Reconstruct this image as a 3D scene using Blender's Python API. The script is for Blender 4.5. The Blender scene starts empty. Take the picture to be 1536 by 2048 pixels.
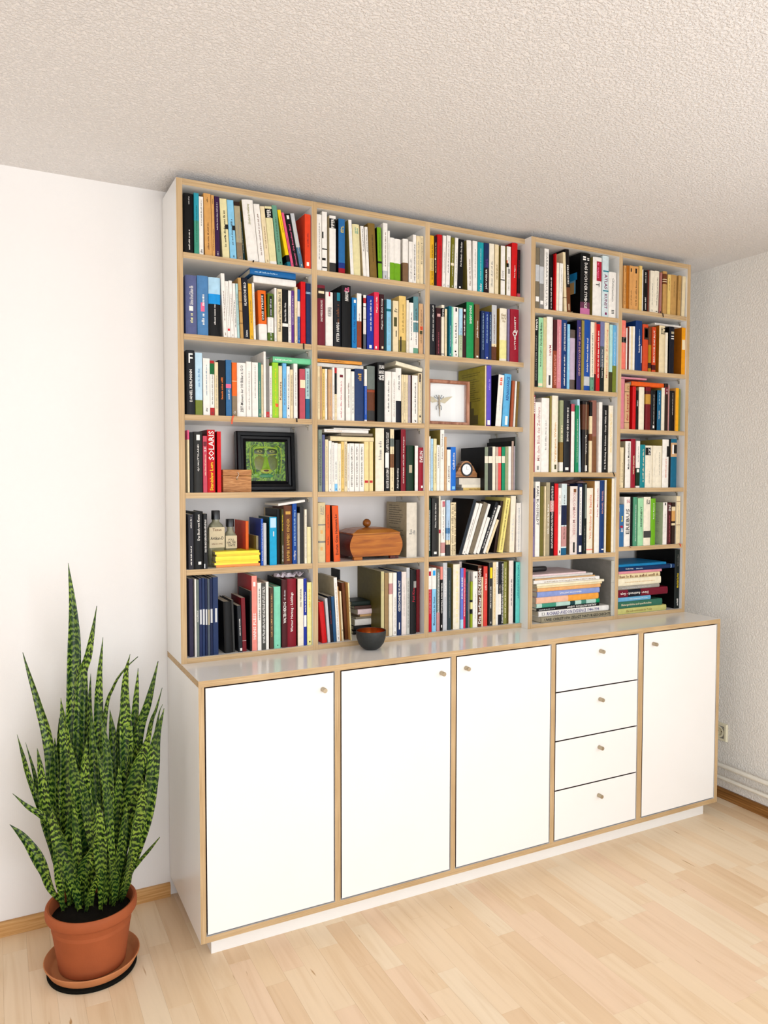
import bpy, math, random
from mathutils import Vector, Matrix
R = math.radians
scn = bpy.context.scene
col0 = scn.collection

# ------------------------------------------------------------------ camera
cam_d = bpy.data.cameras.new('camera')
cam = bpy.data.objects.new('camera', cam_d); col0.objects.link(cam)
yaw, pitch, roll = 0.472564568, -0.0443160436, 0.000903329
fw = Vector((math.sin(yaw)*math.cos(pitch), math.cos(yaw)*math.cos(pitch), math.sin(pitch)))
rt = Vector((math.cos(yaw), -math.sin(yaw), 0.0)); up = rt.cross(fw)
r2 = rt*math.cos(roll)+up*math.sin(roll); u2 = up*math.cos(roll)-rt*math.sin(roll)
mw = Matrix((( r2.x,u2.x,-fw.x,-0.52087), (r2.y,u2.y,-fw.y,-2.65952), (r2.z,u2.z,-fw.z,1.45495), (0,0,0,1)))
cam.matrix_world = mw
cam_d.sensor_fit = 'HORIZONTAL'; cam_d.sensor_width = 36.0
cam_d.lens = 1524.906/1536*36; cam_d.clip_start = .02
scn.camera = cam

# ------------------------------------------------------------------ daylight
W_ = bpy.data.worlds.new('sky'); scn.world = W_; W_.use_nodes = True
bg = W_.node_tree.nodes['Background']; bg.inputs[0].default_value = (.80,.90,1,1); bg.inputs[1].default_value = 1.0
def area(name, loc, rot, sx, sy, power, color):
    l = bpy.data.lights.new(name,'AREA'); l.shape='RECTANGLE'; l.size=sx; l.size_y=sy; l.energy=power; l.color=color
    o = bpy.data.objects.new(name,l); col0.objects.link(o); o.location=loc; o.rotation_euler=rot; return o
# daylight entering through the window in the right wall and through the balcony window behind
area('window_light', (2.385,-2.45,1.50), (0,R(90),0), 1.30, 1.9, 24, (.895,.94,1))
area('balcony_light', (0.35,-4.46,1.22), (R(90),0,0), 3.0, 2.15, 116, (.895,.94,1))
area('left_fill_light', (-2.57,-2.15,1.50), (0,R(-90),0), 1.25, 1.5, 17, (.895,.94,1))  # added fill lamp, brightens the right wall and left-facing sides
scn.view_settings.view_transform='Standard'; scn.view_settings.look='None'
scn.view_settings.gamma=1.0; scn.view_settings.use_curve_mapping=False
scn.view_settings.exposure = -0.28

# ------------------------------------------------------------------ colours
HEX = {}
def _h(s):
    for t in s.split():
        k,v = t.split('='); HEX[k]=v
_h("""white=f1ece4 ivory=efe6d2 ivory2=ddd5c6 cream=ead9b4 cream2=e6dcae cream3=eed8a0 cream4=d9c9a0 black=0d0c0c black2=1c1c1e
charcoal=23252a charcoal2=33322e dark_grey=3e3d3b dark_grey2=55534e grey=8f8c86 pale_grey=c9cacb pale_grey2=c3c0b6 slate_grey=5d6670
greige=b3a78a greige_brown=a58a62 taupe=95836a taupe2=857a66 taupe_brown=86694d grey_black=34323a grey_green=788079 grey_green2=8c9689 grey_white=c8c7bf grey_teal=6f989c
grey_brown=8e7f62 brown_grey=6f6059 tan=d9a868 tan2=c79f62 tan3=d3ad84 tan4=dca768 ochre=b9741c brown_ochre=a8671a mustard=b58a20 amber=eda614 amber2=f0b325
brown=6d4024 brown2=8a5f3c brown3=7b4a28 brown4=80603c brown5=6a4028 dark_brown=3a2419 dark_brown2=5b4635 dusty_brown=9a6a5c brown_maroon=561d20 red_brown=7a3320 sienna=9a4c2c sienna2=b0603c
olive=8a8330 olive2=7f7a1e olive3=8e8f4a olive4=7a7234 olive_brown=8a6f36 olive_green=5d7423 olive_yellow=b5a842 dark_olive=4a4722 khaki=a1924f pale_khaki=cfc596 dark_khaki=6d6234
yellow=f3d016 yellow2=e8b630 pale_yellow=ece5a0 pale_yellow2=efdf8c pale_gold=e8c97f gold=c99a45 gold2=a8832e
orange=e8741f orange2=e0662a orange_red=e4502a orange_red2=d4562c red=d4101a red2=b82a2c red3=c8101e red4=cf1618 dark_red=7d1220 dark_red2=7e2636 dark_red3=7a1f26 maroon=6e1a28 dark_maroon=42161c black_maroon=2e1018
crimson=a8142e crimson2=8c1028 crimson3=a01632 crimson4=c80f36 crimson5=99183c rose=c05a66 rose2=cc5468 rose_red=dd3558 pink=e2668c salmon=e08a72 salmon_pink=f09a8c coral=e0645c coral_red=dc4f42 coral_pink=ee8474 pinkish_white=e8dcd4
pinkish_grey=c9b5a6 pinkish_grey2=b9a294 dusty_rose=c99894 dusty_rose2=d99298 dusty_rose3=b57c74 orchid=c87aa4 plum=6e3a54 dark_magenta=7d1f52
purple=43204f purple2=6a3c8e violet=6a5cc0 indigo=3d3472 lilac=a292dc lilac_grey=b5a9b0 lilac_grey2=8c80a0 lilac_pale=c8b6c6 dark_violet=38304c slate_violet=666c92 slate_violet2=8084a8 periwinkle=7585d0
navy=22305c navy2=243a64 navy_blue=24408a navy_blue2=2c4470 navy_black=121628 deep_navy=14244c deep_blue=0f3f78 royal_blue=1f3aa0 blue=2a6fb4 blue2=2a62bc blue3=1a55a4 azure=1e9ee0 azure2=1c84bf azure3=1f78d0 cerulean=3276ac light_blue=6cb8e0
steel_blue=5c8cb8 steel_blue2=3f77a4 steel_blue3=2f5f86 slate_blue=5c7f96 sky_blue=7cbde6 sky_blue2=93cbe6 sky_blue3=74b4d8 pale_blue=b7d8ea pale_blue2=c2dcea pale_blue3=b4cde4 pale_ice=d6e2e2
teal=18798a teal_blue=1f6a8c teal_blue2=18708e teal_bright=108e96 dark_teal=12474c turquoise=36a0b0 turquoise2=1aa9d2 turquoise3=22a3ac aqua=74d2c8 pale_aqua=b8dcd6 pale_teal=b6d4d2 teal_green=4c9c84
green=12713a dark_green=123a22 dark_green2=24463c black_green=16221f emerald=1f9c5c emerald2=12976c emerald3=1a9064 sea_green=4f8a7a sea_green2=5a9c7c sage_green=74a48c sage_grey=8f9884 sage_grey2=a3a984 pale_sage=c3cfae mint=8fd6b8 mint2=a8d8ac
lime=a3d23a lime2=7cae22 lime3=a2b02c lime4=78b41c moss_green=7f8a36 dark_slate=2c343c dark_slate2=38484c dusty=998877 black_brown=1e1410 amber_pale=efab4e
white_lying=ece8e2 white_lying2=d8d5cf blue_lying=1d6ea8 mint_lying=7fd0a0 white_tilted=ece8e2 ivory_tilted=ece4cc orange_lying=e0a04c cream_lying=ead9b0 grey_brown_lying=958a78 orange_lying2=e56a24 pink_lying=dc98a4
greige_lying=a09780 black_lying=121112 pale_teal_lying=bcd8cc peach_lying=efc0a4 periwinkle_lying=94a4d4 apricot_lying=e8b47c ivory_lying=efe6cc tan_lying=d6b080 pinkish_lying=ead4d4 pale_olive_lying=ccc882 green_lying=3f7864
sky_blue_lying=78b4d4 crimson_lying=7c1230 grey_lying=a9a49a deep_blue_lying=0f3a68 azure_lying=1487b8 dark_green_lying=24302a brown_lying=5a4038""")
def lin(h):
    def f(c):
        c/=255; return c/12.92 if c<=.04045 else ((c+.055)/1.055)**2.4
    return (f(int(h[0:2],16)),f(int(h[2:4],16)),f(int(h[4:6],16)),1)
def new_mat(name):
    m = bpy.data.materials.new(name); m.use_nodes=True
    nt = m.node_tree; b = nt.nodes['Principled BSDF']; return m,nt,b
def N(nt,t,**kw):
    n = nt.nodes.new(t)
    for k,v in kw.items(): setattr(n,k,v)
    return n
def mapping(nt, scale, coord='Object', rot=(0,0,0)):
    tc=N(nt,'ShaderNodeTexCoord'); mp=N(nt,'ShaderNodeMapping'); mp.inputs['Scale'].default_value=scale; mp.inputs['Rotation'].default_value=rot
    nt.links.new(tc.outputs[coord],mp.inputs[0]); return mp.outputs[0]
def noise(nt, vec, scale, detail=3, rough=.5, dist=0):
    n=N(nt,'ShaderNodeTexNoise'); n.inputs['Scale'].default_value=scale; n.inputs['Detail'].default_value=detail
    n.inputs['Roughness'].default_value=rough; n.inputs['Distortion'].default_value=dist
    if vec is not None: nt.links.new(vec,n.inputs['Vector'])
    return n.outputs['Fac']
def ramp(nt, fac, stops):
    r=N(nt,'ShaderNodeValToRGB'); e=r.color_ramp.elements
    while len(e)<len(stops): e.new(.5)
    for i,(p,c) in enumerate(stops): e[i].position=p; e[i].color=c if len(c)==4 else (*c,1)
    nt.links.new(fac,r.inputs[0]); return r.outputs[0]
def bump(nt,b,h,strength,dist=.002):
    n=N(nt,'ShaderNodeBump'); n.inputs['Strength'].default_value=strength; n.inputs['Distance'].default_value=dist
    nt.links.new(h,n.inputs['Height']); nt.links.new(n.outputs[0],b.inputs['Normal'])
MATS={}
def cover_mat(c):
    k='cover_'+c
    if k in MATS: return MATS[k]
    m,nt,b=new_mat(k); h=tuple(x**1.16 for x in lin(HEX[c])[:3])+(1,)
    f=noise(nt,mapping(nt,(1,1,1)),55,2)
    d=tuple(x*.86 for x in h[:3]); nt.links.new(ramp(nt,f,[(.3,d),(.7,h[:3])]),b.inputs['Base Color'])
    b.inputs['Roughness'].default_value=.45; b.inputs['Specular IOR Level'].default_value=.2
    MATS[k]=m; return m
def ink(c):
    k='ink_'+c
    if k in MATS: return MATS[k]
    m,nt,b=new_mat(k); h=lin(HEX[c])
    f=noise(nt,mapping(nt,(1,1,1)),200,1)
    nt.links.new(ramp(nt,f,[(0,tuple(x*.92 for x in h[:3])),(1,h[:3])]),b.inputs['Base Color'])
    b.inputs['Roughness'].default_value=.5; b.inputs['Specular IOR Level'].default_value=.25
    MATS[k]=m; return m
def simple(k,hexs,rough=.5,metal=0,var=.1,scale=40,spec=.5,bmp=0,bscale=200):
    if k in MATS: return MATS[k]
    m,nt,b=new_mat(k); h=lin(hexs); v=mapping(nt,(1,1,1))
    f=noise(nt,v,scale,3)
    nt.links.new(ramp(nt,f,[(.25,tuple(x*(1-var) for x in h[:3])),(.75,h[:3])]),b.inputs['Base Color'])
    b.inputs['Roughness'].default_value=rough; b.inputs['Metallic'].default_value=metal; b.inputs['Specular IOR Level'].default_value=spec
    if bmp: bump(nt,b,noise(nt,v,bscale,3),bmp)
    MATS[k]=m; return m
def paper():
    if 'paper' in MATS: return MATS['paper']
    m,nt,b=new_mat('paper')
    f=noise(nt,mapping(nt,(1400,2,2)),1,2)
    nt.links.new(ramp(nt,f,[(.3,(.50,.42,.29)),(.7,(.80,.73,.59))]),b.inputs['Base Color'])
    b.inputs['Roughness'].default_value=.9; MATS['paper']=m; return m
def plaster(k,hexs,scale,strength,dist):
    m,nt,b=new_mat(k); v=mapping(nt,(1,1,1)); h=lin(hexs)
    a=noise(nt,v,scale,4,.55,.3); r=ramp(nt,a,[(.42,(0,0,0)),(.62,(1,1,1))])
    bump(nt,b,r,strength,dist)
    f=noise(nt,v,2.5,3); nt.links.new(ramp(nt,f,[(.2,tuple(x*.965 for x in h[:3])),(.8,h[:3])]),b.inputs['Base Color'])
    b.inputs['Roughness'].default_value=.9; b.inputs['Specular IOR Level'].default_value=.2
    MATS[k]=m; return m
M_WALL=plaster('wall_plaster','efebe7',240,.12,.001)
M_WALLR=plaster('rough_wall_plaster','f2eee7',130,.6,.003)
M_CEIL=plaster('ceiling_plaster','efebe8',150,.75,.0030)
def laminate():
    m,nt,b=new_mat('white_laminate'); v=mapping(nt,(1,1,1))
    f=noise(nt,v,6,2); nt.links.new(ramp(nt,f,[(.2,(.855,.832,.795)),(.8,(.87,.848,.815))]),b.inputs['Base Color'])
    b.inputs['Roughness'].default_value=.28; b.inputs['Specular IOR Level'].default_value=.45
    bump(nt,b,noise(nt,v,900,2),.02,.0004); return m
M_LAM=laminate()
M_TOP=M_LAM.copy(); M_TOP.name='worktop_laminate'; M_TOP.node_tree.nodes['Principled BSDF'].inputs['Roughness'].default_value=.17
def ply(k,axis):   # lengthwise grain of a plywood edge; layers vary across the thickness axis
    m,nt,b=new_mat(k)
    sc={'x':(700,40,5),'z':(5,40,700),'y':(5,700,5)}[axis]
    f=noise(nt,mapping(nt,sc),1,3,.6); g=noise(nt,mapping(nt,(2,2,2)),3,2)
    mx=N(nt,'ShaderNodeMath',operation='MULTIPLY_ADD'); mx.inputs[1].default_value=.75
    nt.links.new(f,mx.inputs[0]); sc2=N(nt,'ShaderNodeMath',operation='MULTIPLY'); sc2.inputs[1].default_value=.25; nt.links.new(g,sc2.inputs[0]); nt.links.new(sc2.outputs[0],mx.inputs[2])
    nt.links.new(ramp(nt,mx.outputs[0],[(.30,lin('967a54')),(.48,lin('bb9c72')),(.70,lin('d3b890'))]),b.inputs['Base Color'])
    b.inputs['Roughness'].default_value=.55; b.inputs['Specular IOR Level'].default_value=.3
    MATS[k]=m; return m
M_PX=ply('plywood_edge_upright','x'); M_PZ=ply('plywood_edge_level','z')
def wood(k,c1,c2,c3,sc,rough=.4,dist=1.5,coat=0):
    if k in MATS: return MATS[k]
    m,nt,b=new_mat(k); f=noise(nt,mapping(nt,sc),1,4,.55,dist)
    nt.links.new(ramp(nt,f,[(.3,lin(c1)),(.5,lin(c2)),(.7,lin(c3))]),b.inputs['Base Color'])
    b.inputs['Roughness'].default_value=rough; b.inputs['Specular IOR Level'].default_value=.3; MATS[k]=m; return m

# ------------------------------------------------------------------ mesh helpers
def mesh_obj(name, verts, faces, mats, parent=None, midx=None, smooth=False):
    me=bpy.data.meshes.new(name); me.from_pydata(verts,[],faces)
    for m in (mats if isinstance(mats,(list,tuple)) else [mats]): me.materials.append(m)
    if midx: me.polygons.foreach_set('material_index',midx)
    if smooth: me.polygons.foreach_set('use_smooth',[True]*len(me.polygons))
    me.update()
    o=bpy.data.objects.new(name,me); col0.objects.link(o)
    if parent: o.parent=parent
    return o
def box(name,x0,x1,y0,y1,z0,z1,mats,parent=None,midx=None):
    v=[(x,y,z) for x in(x0,x1) for y in(y0,y1) for z in(z0,z1)]
    # -x +x -y +y -z +z
    f=[(0,1,3,2),(4,6,7,5),(0,4,5,1),(2,3,7,6),(0,2,6,4),(1,5,7,3)]
    return mesh_obj(name,v,f,mats,parent,midx)
class MB:
    def __init__(s): s.v=[];s.f=[];s.m=[]
    def add(s,v,f,m=0):
        n=len(s.v); s.v+=v; s.f+=[tuple(i+n for i in q) for q in f]; s.m+=[m]*len(f)
    def box(s,x0,x1,y0,y1,z0,z1,m=0):
        s.add([(x,y,z) for x in(x0,x1) for y in(y0,y1) for z in(z0,z1)],[(0,1,3,2),(4,6,7,5),(0,4,5,1),(2,3,7,6),(0,2,6,4),(1,5,7,3)],m)
    def lathe(s,prof,seg=32,c=(0,0,0),m=0,axis='z'):
        v=[];f=[];n=len(prof)
        for i in range(seg):
            a=2*math.pi*i/seg
            for r,h in prof:
                if axis=='z': v.append((c[0]+r*math.cos(a),c[1]+r*math.sin(a),c[2]+h))
                elif axis=='y': v.append((c[0]+r*math.cos(a),c[1]+h,c[2]+r*math.sin(a)))
                else: v.append((c[0]+h,c[1]+r*math.cos(a),c[2]+r*math.sin(a)))
        for i in range(seg):
            j=(i+1)%seg
            for k in range(n-1): f.append((i*n+k,j*n+k,j*n+k+1,i*n+k+1))
        s.add(v,f,m)
    def tube(s,pts,rad,seg=8,m=0):
        pts=[Vector(p) for p in pts]; n=len(pts); v=[];f=[]
        rad=rad if isinstance(rad,(list,tuple)) else [rad]*n
        ref=Vector((.31,.22,.93)).normalized()
        for i,p in enumerate(pts):
            t=(pts[min(i+1,n-1)]-pts[max(i-1,0)]).normalized()
            if abs(t.dot(ref))>.97: ref=Vector((.93,.3,.1)).normalized()
            a=t.cross(ref).normalized(); b=t.cross(a)
            for k in range(seg):
                q=2*math.pi*k/seg; v.append(tuple(p+(a*math.cos(q)+b*math.sin(q))*rad[i]))
        for i in range(n-1):
            for k in range(seg):
                k2=(k+1)%seg; f.append((i*seg+k,i*seg+k2,(i+1)*seg+k2,(i+1)*seg+k))
        f.append(tuple(range(seg))[::-1]); f.append(tuple((n-1)*seg+k for k in range(seg)))
        s.add(v,f,m)
    def build(s,name,mats,parent=None,smooth=False):
        return mesh_obj(name,s.v,s.f,mats,parent,s.m,smooth)
def smooth_angle(o,deg=40):
    o.data.polygons.foreach_set('use_smooth',[True]*len(o.data.polygons))
    try: o.data.set_sharp_from_angle(angle=R(deg))
    except Exception: pass
    return o
def empty(name,loc,rot=(0,0,0)):
    o=bpy.data.objects.new(name,None); col0.objects.link(o); o.location=loc; o.rotation_euler=rot; o.empty_display_size=.02; return o
def tag(o,label=None,cat=None,group=None,kind=None):
    if label: o['label']=label
    if cat: o['category']=cat
    if group: o['group']=group
    if kind: o['kind']=kind
    return o
_TX={}
def text_data(s,off=.012):
    k=(s,off)
    if k in _TX: return _TX[k]
    cu=bpy.data.curves.new('lettering','FONT'); cu.body=s; cu.size=1; cu.resolution_u=1; cu.offset=off; cu.fill_mode='FRONT'
    o=bpy.data.objects.new('lettering',cu); col0.objects.link(o)
    dg=bpy.context.evaluated_depsgraph_get(); me=bpy.data.meshes.new_from_object(o.evaluated_get(dg))
    V=[(v.co.x,v.co.y) for v in me.vertices]; F=[tuple(p.vertices) for p in me.polygons]
    bpy.data.objects.remove(o); bpy.data.curves.remove(cu); bpy.data.meshes.remove(me)
    xs=[v[0] for v in V]; ys=[v[1] for v in V]; x0,x1,y0,y1=min(xs),max(xs),min(ys),max(ys)
    V=[((a-x0)/(x1-x0),(b-y0)/max(y1-y0,1e-6)) for a,b in V]
    _TX[k]=(V,F); return _TX[k]
def fake_print(rng,length,h):   # small strokes for print too small to read
    v=[];f=[];x=0
    while x<length-h*.5:
        for _ in range(rng.randint(3,9)):
            w=h*rng.choice((.22,.3,.42)); t=h*rng.choice((.62,.62,.7,1))
            if x+w>length: break
            n=len(v); v+=[(x,0),(x+w,0),(x+w,t),(x,t)]; f.append((n,n+1,n+2,n+3)); x+=w+h*.2
        x+=h*.55
    return v,f

# bay, shelf, left x, spine y, shelf z, thickness, height, depth, lean, colour, printing
BOOKS=[
(1,1,0.0254,-0.2119,2.162,0.0306,0.1854,0.1224,0.0,'black',{'G':[('white',0.06,0.4,0.18),('white',0.82,0.95,0.12)]}),
(1,1,0.0569,-0.2119,2.162,0.0154,0.1904,0.1257,0.0,'teal_green',{'B':[(0.55,1.0,'turquoise')],'G':[('dark_green',0.2,0.8,0.2)]}),
(1,1,0.0726,-0.2119,2.162,0.0137,0.1818,0.12,0.0,'white',{'T':[('dtv','black',0.03,0.1,0.5,'u')],'G':[('black',0.5,0.95,0.25)]}),
(1,1,0.0909,-0.2119,2.162,0.0228,0.1944,0.1283,-1.09,'tan',{'G':[('brown',0.1,0.55,0.25),('black',0.86,0.94,0.2)]}),
(1,1,0.1141,-0.2119,2.162,0.0094,0.1924,0.127,-0.83,'tan',{'G':[('brown',0.1,0.45,0.35),('black',0.86,0.94,0.3)]}),
(1,1,0.1238,-0.2119,2.162,0.0152,0.1906,0.1258,-0.56,'purple',{'G':[('white',0.45,0.9,0.25),('white',0.03,0.1,0.3)]}),
(1,1,0.1476,-0.2119,2.162,0.023,0.1867,0.1232,-2.84,'cream2',{'L':[(0.49,0.57,0.55,1.0,'black')]}),
(1,1,0.1725,-0.2119,2.162,0.0212,0.1864,0.123,-3.06,'sky_blue2',{'L':[(0.49,0.57,0.55,1.0,'black')]}),
(1,1,0.1957,-0.2119,2.162,0.0195,0.1842,0.1216,-3.3,'greige',{'B':[(0.93,1.0,'dark_brown'),(0.0,0.3,'taupe')]}),
(1,1,0.2209,-0.1949,2.162,0.0072,0.1626,0.1073,-4.91,'dark_teal',{}),
(1,1,0.2315,-0.2119,2.162,0.0368,0.1965,0.1297,-5.68,'white',{'T':[('Schönheit der Verwilderung','olive',0.6,0.93,0.3,'u')],'s':'khaki','R':('black',-5.0,6.0),'h':1}),  # khaki left board: shade painted onto the white cover's side
(1,1,0.2695,-0.2119,2.162,0.0199,0.1883,0.1243,-5.61,'white',{}),
(1,1,0.2906,-0.2119,2.162,0.0151,0.1842,0.1215,-5.55,'cream',{}),
(1,1,0.3064,-0.2119,2.162,0.0236,0.1865,0.1231,-5.39,'cream2',{'B':[(0.8,0.96,'black'),(0.0,0.05,'white')],'T':[('PIPER','white',0.81,0.95,0.55,'u')]}),
(1,1,0.3335,-0.2119,2.162,0.017,0.1937,0.1278,-6.06,'sage_green',{}),
(1,1,0.3677,-0.2119,2.162,0.0119,0.184,0.1214,-11.14,'yellow',{'B':[(0.0,0.08,'teal'),(0.08,0.2,'black')],'G':[('black',0.6,0.9,0.2)]}),
(1,1,0.3815,-0.2119,2.162,0.0088,0.1772,0.117,-11.31,'pink',{}),
(1,1,0.3909,-0.2119,2.162,0.0195,0.1748,0.1154,-11.04,'black',{'L':[(0.9,0.97,0.3,0.7,'white')],'T':[('Simonetti - Die Bewohner Band','pink',0.03,0.8,0.32,'u')]}),
(1,1,0.4111,-0.2119,2.162,0.0138,0.1793,0.1184,-10.76,'slate_blue',{'B':[(0.38,1.0,'pale_grey')]}),
(1,1,0.427,-0.2179,2.162,0.0212,0.1805,0.1191,0.0,'orange_red',{'L':[(0.05,0.12,0.3,0.7,'white')],'G':[('maroon',0.4,0.65,0.25)]}),
(1,2,0.0282,-0.2119,1.909,0.0348,0.1858,0.1227,0.0,'slate_violet',{'L':[(0.4,0.48,0.3,0.65,'white')],'T':[('Schönes Ich und Zuhause Elle','white',0.5,0.82,0.34,'u')],'G':[('pale_yellow',0.2,0.38,0.3)],'h':1}),
(1,2,0.0651,-0.2119,1.909,0.0343,0.1882,0.1242,0.0,'steel_blue',{'L':[(0.4,0.55,0.3,0.65,'pink')],'G':[('white',0.5,0.7,0.3),('white',0.18,0.38,0.3)],'h':1}),
(1,2,0.101,-0.2119,1.909,0.0379,0.1872,0.1236,0.0,'black',{'B':[(0.72,1.0,'pale_blue'),(0.55,0.72,'azure')],'G':[('white',0.2,0.55,0.15)],'h':1}),
(1,2,0.1477,-0.2149,1.909,0.0121,0.2024,0.1336,-2.31,'white',{}),
(1,2,0.1613,-0.2119,1.909,0.0113,0.1801,0.1188,-2.4,'white',{'L':[(0.12,0.16,0.2,0.8,'red')]}),
(1,2,0.1732,-0.2119,1.909,0.0107,0.183,0.1208,-2.22,'white',{}),
(1,2,0.1846,-0.2119,1.909,0.0091,0.1756,0.1159,-2.04,'white',{'G':[('black',0.2,0.7,0.4)]}),
(1,2,0.1943,-0.2119,1.909,0.0078,0.1762,0.1163,-1.86,'pale_teal',{}),
(1,2,0.2044,-0.2119,1.909,0.0105,0.1959,0.1293,-2.21,'tan2',{'B':[(0.6,0.61,'brown'),(0.45,0.46,'brown'),(0.78,0.79,'brown'),(0.25,0.26,'brown')],'n':1}),
(1,2,0.2155,-0.2119,1.909,0.02,0.1973,0.1302,-2.05,'navy_black',{'T':[('KLASSISCHE BILD','white',0.55,0.93,0.4,'u'),('Lituma','white',0.04,0.15,0.35,'u')]}),
(1,2,0.2362,-0.2119,1.909,0.0126,0.181,0.1194,-1.88,'yellow2',{}),
(1,2,0.2494,-0.2119,1.909,0.0073,0.1844,0.1217,-1.66,'white',{}),
(1,2,0.2687,-0.2119,1.909,0.0275,0.1635,0.1079,-1.72,'orange',{'B':[(0.0,0.33,'white')],'L':[(0.4,0.93,0.38,0.72,'black')],'T':[('DREI STREIFE','white',0.42,0.9,0.22,'u')]}),
(1,2,0.2973,-0.2119,1.909,0.02,0.1569,0.1036,0.0,'olive_green',{'B':[(0.18,0.5,'white')],'L':[(0.52,0.95,0.3,0.75,'black')]}),
(1,2,0.3207,-0.2119,1.909,0.0078,0.1768,0.1167,0.0,'white',{}),
(1,2,0.3302,-0.2119,1.909,0.0171,0.175,0.1155,0.0,'cream',{'T':[('Rilke:Leben und Werk im Bild it 35','black',0.2,0.95,0.55,'u')]}),
(1,2,0.3483,-0.2119,1.909,0.02,0.1754,0.1158,0.0,'black',{'B':[(0.3,0.36,'white')],'T':[('Rainer Maria Rilke - Werke','white',0.4,0.75,0.3,'u')]}),
(1,2,0.3694,-0.2119,1.909,0.0104,0.1739,0.1148,0.0,'white',{}),
(1,2,0.3801,-0.2119,1.909,0.0094,0.1751,0.1156,0.0,'purple2',{'G':[('white',0.35,0.9,0.4)]}),
(1,2,0.3916,-0.2119,1.909,0.0105,0.1882,0.1335,0.0,'cream',{}),
(1,2,0.4028,-0.2119,1.909,0.0088,0.1816,0.1198,0.0,'blue',{'B':[(0.5,0.78,'white')]}),
(1,2,0.4119,-0.2179,1.909,0.0168,0.2071,0.1367,0.0,'red',{'R':('black',0.0,20.0),'n':1}),
(1,2,0.4328,-0.2119,1.909,0.017,0.2052,0.1354,0.0,'navy2',{'B':[(0.83,0.84,'pale_blue'),(0.85,0.86,'pale_blue')],'n':1}),
(1,3,0.0277,-0.2159,1.656,0.0256,0.2031,0.1341,0.0,'charcoal',{'T':[('DANIEL KEHLMANN','white',0.2,0.7,0.32,'u'),('F','white',0.8,0.95,0.5,'x')],'h':1}),
(1,3,0.0555,-0.2119,1.656,0.0228,0.1972,0.1302,0.0,'pale_blue2',{'B':[(0.0,0.24,'moss_green')],'G':[('steel_blue',0.45,0.75,0.3)]}),
(1,3,0.0805,-0.2119,1.656,0.022,0.1815,0.1198,0.0,'white',{'T':[('dtv','black',0.06,0.13,0.3,'u')],'G':[('slate_blue',0.35,0.9,0.2)]}),
(1,3,0.1031,-0.2119,1.656,0.0136,0.1753,0.1157,0.0,'white',{'B':[(0.95,1.0,'red2'),(0.75,0.95,'green'),(0.0,0.14,'red2')]}),
(1,3,0.1177,-0.2119,1.656,0.0118,0.1717,0.1133,0.0,'cream',{}),
(1,3,0.1304,-0.2119,1.656,0.0224,0.1788,0.118,0.0,'black',{'G':[('orange',0.3,0.7,0.3)],'s':'black'}),
(1,3,0.1545,-0.2119,1.656,0.0187,0.1815,0.1198,0.0,'steel_blue2',{'L':[(0.5,0.57,0.0,0.9,'pink')],'G':[('white',0.3,0.5,0.3)]}),
(1,3,0.1748,-0.2119,1.656,0.0163,0.1741,0.1149,0.0,'orange',{'B':[(0.0,0.38,'taupe'),(0.65,0.66,'cream')],'T':[('Co','white',0.05,0.1,0.4,'u')],'R':('orange_red',-13.0,26.0),'n':1}),
(1,3,0.1924,-0.2119,1.656,0.0299,0.1747,0.1153,0.0,'white',{'T':[('ZEIT-Museum der 100 Bilder it 1213','black',0.08,0.95,0.3,'u')]}),
(1,3,0.2229,-0.2119,1.656,0.0176,0.1806,0.1192,0.0,'white',{}),
(1,3,0.2422,-0.2119,1.656,0.0204,0.1794,0.1184,0.0,'white',{'G':[('black',0.35,0.95,0.15)]}),
(1,3,0.2629,-0.2119,1.656,0.0101,0.1796,0.1185,0.0,'sea_green',{}),
(1,3,0.2736,-0.2119,1.656,0.0067,0.1739,0.1148,0.0,'cream',{}),
(1,3,0.2806,-0.2159,1.656,0.0078,0.2166,0.143,0.0,'white',{'n':1}),
(1,3,0.2898,-0.2119,1.656,0.0112,0.1933,0.1276,0.0,'grey',{'L':[(0.01,0.1,0.0,1.0,'red2')]}),
(1,3,0.3016,-0.2119,1.656,0.0095,0.1716,0.1133,0.0,'white',{}),
(1,3,0.3119,-0.2119,1.656,0.0212,0.1836,0.1212,0.0,'lime',{'L':[(0.2,0.26,0.45,0.95,'orange_red')],'G':[('yellow',0.05,0.9,0.25)]}),
(1,3,0.3338,-0.2119,1.656,0.0127,0.1738,0.1147,0.0,'cream',{'T':[('Kamera','brown',0.35,0.7,0.5,'u')]}),
(1,3,0.3479,-0.2119,1.656,0.0138,0.1835,0.1211,0.0,'sky_blue',{}),
(1,3,0.3624,-0.2119,1.656,0.0115,0.1741,0.1149,0.0,'white',{'L':[(0.18,0.21,0.3,0.6,'navy')]}),
(1,3,0.3746,-0.2119,1.656,0.0105,0.1644,0.1085,0.0,'cream',{}),
(1,3,0.3872,-0.2119,1.656,0.014,0.1853,0.1235,0.0,'white',{'R':('black',0.0,12.0)}),
(1,3,0.4064,-0.2169,1.656,0.0201,0.1682,0.111,0.0,'rose',{'L':[(0.62,0.78,0.1,1.0,'cream')],'s':'maroon','n':1}),
(1,3,0.4295,-0.2119,1.656,0.0157,0.172,0.1135,0.0,'pale_teal',{'B':[(0.0,0.4,'teal_blue')],'G':[('navy',0.45,0.95,0.4)]}),
(1,4,0.0288,-0.2119,1.408,0.0059,0.1988,0.1312,0.0,'cream',{'B':[(0.85,1.0,'pink')],'n':1}),
(1,4,0.0353,-0.2119,1.408,0.0127,0.1928,0.1272,0.0,'black',{'n':1}),
(1,4,0.0483,-0.2169,1.408,0.0266,0.1944,0.1283,0.0,'charcoal2',{'L':[(0.86,0.95,0.3,0.7,'white')],'T':[('QUALITYLAND','white',0.35,0.8,0.22,'u')]}),
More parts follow.
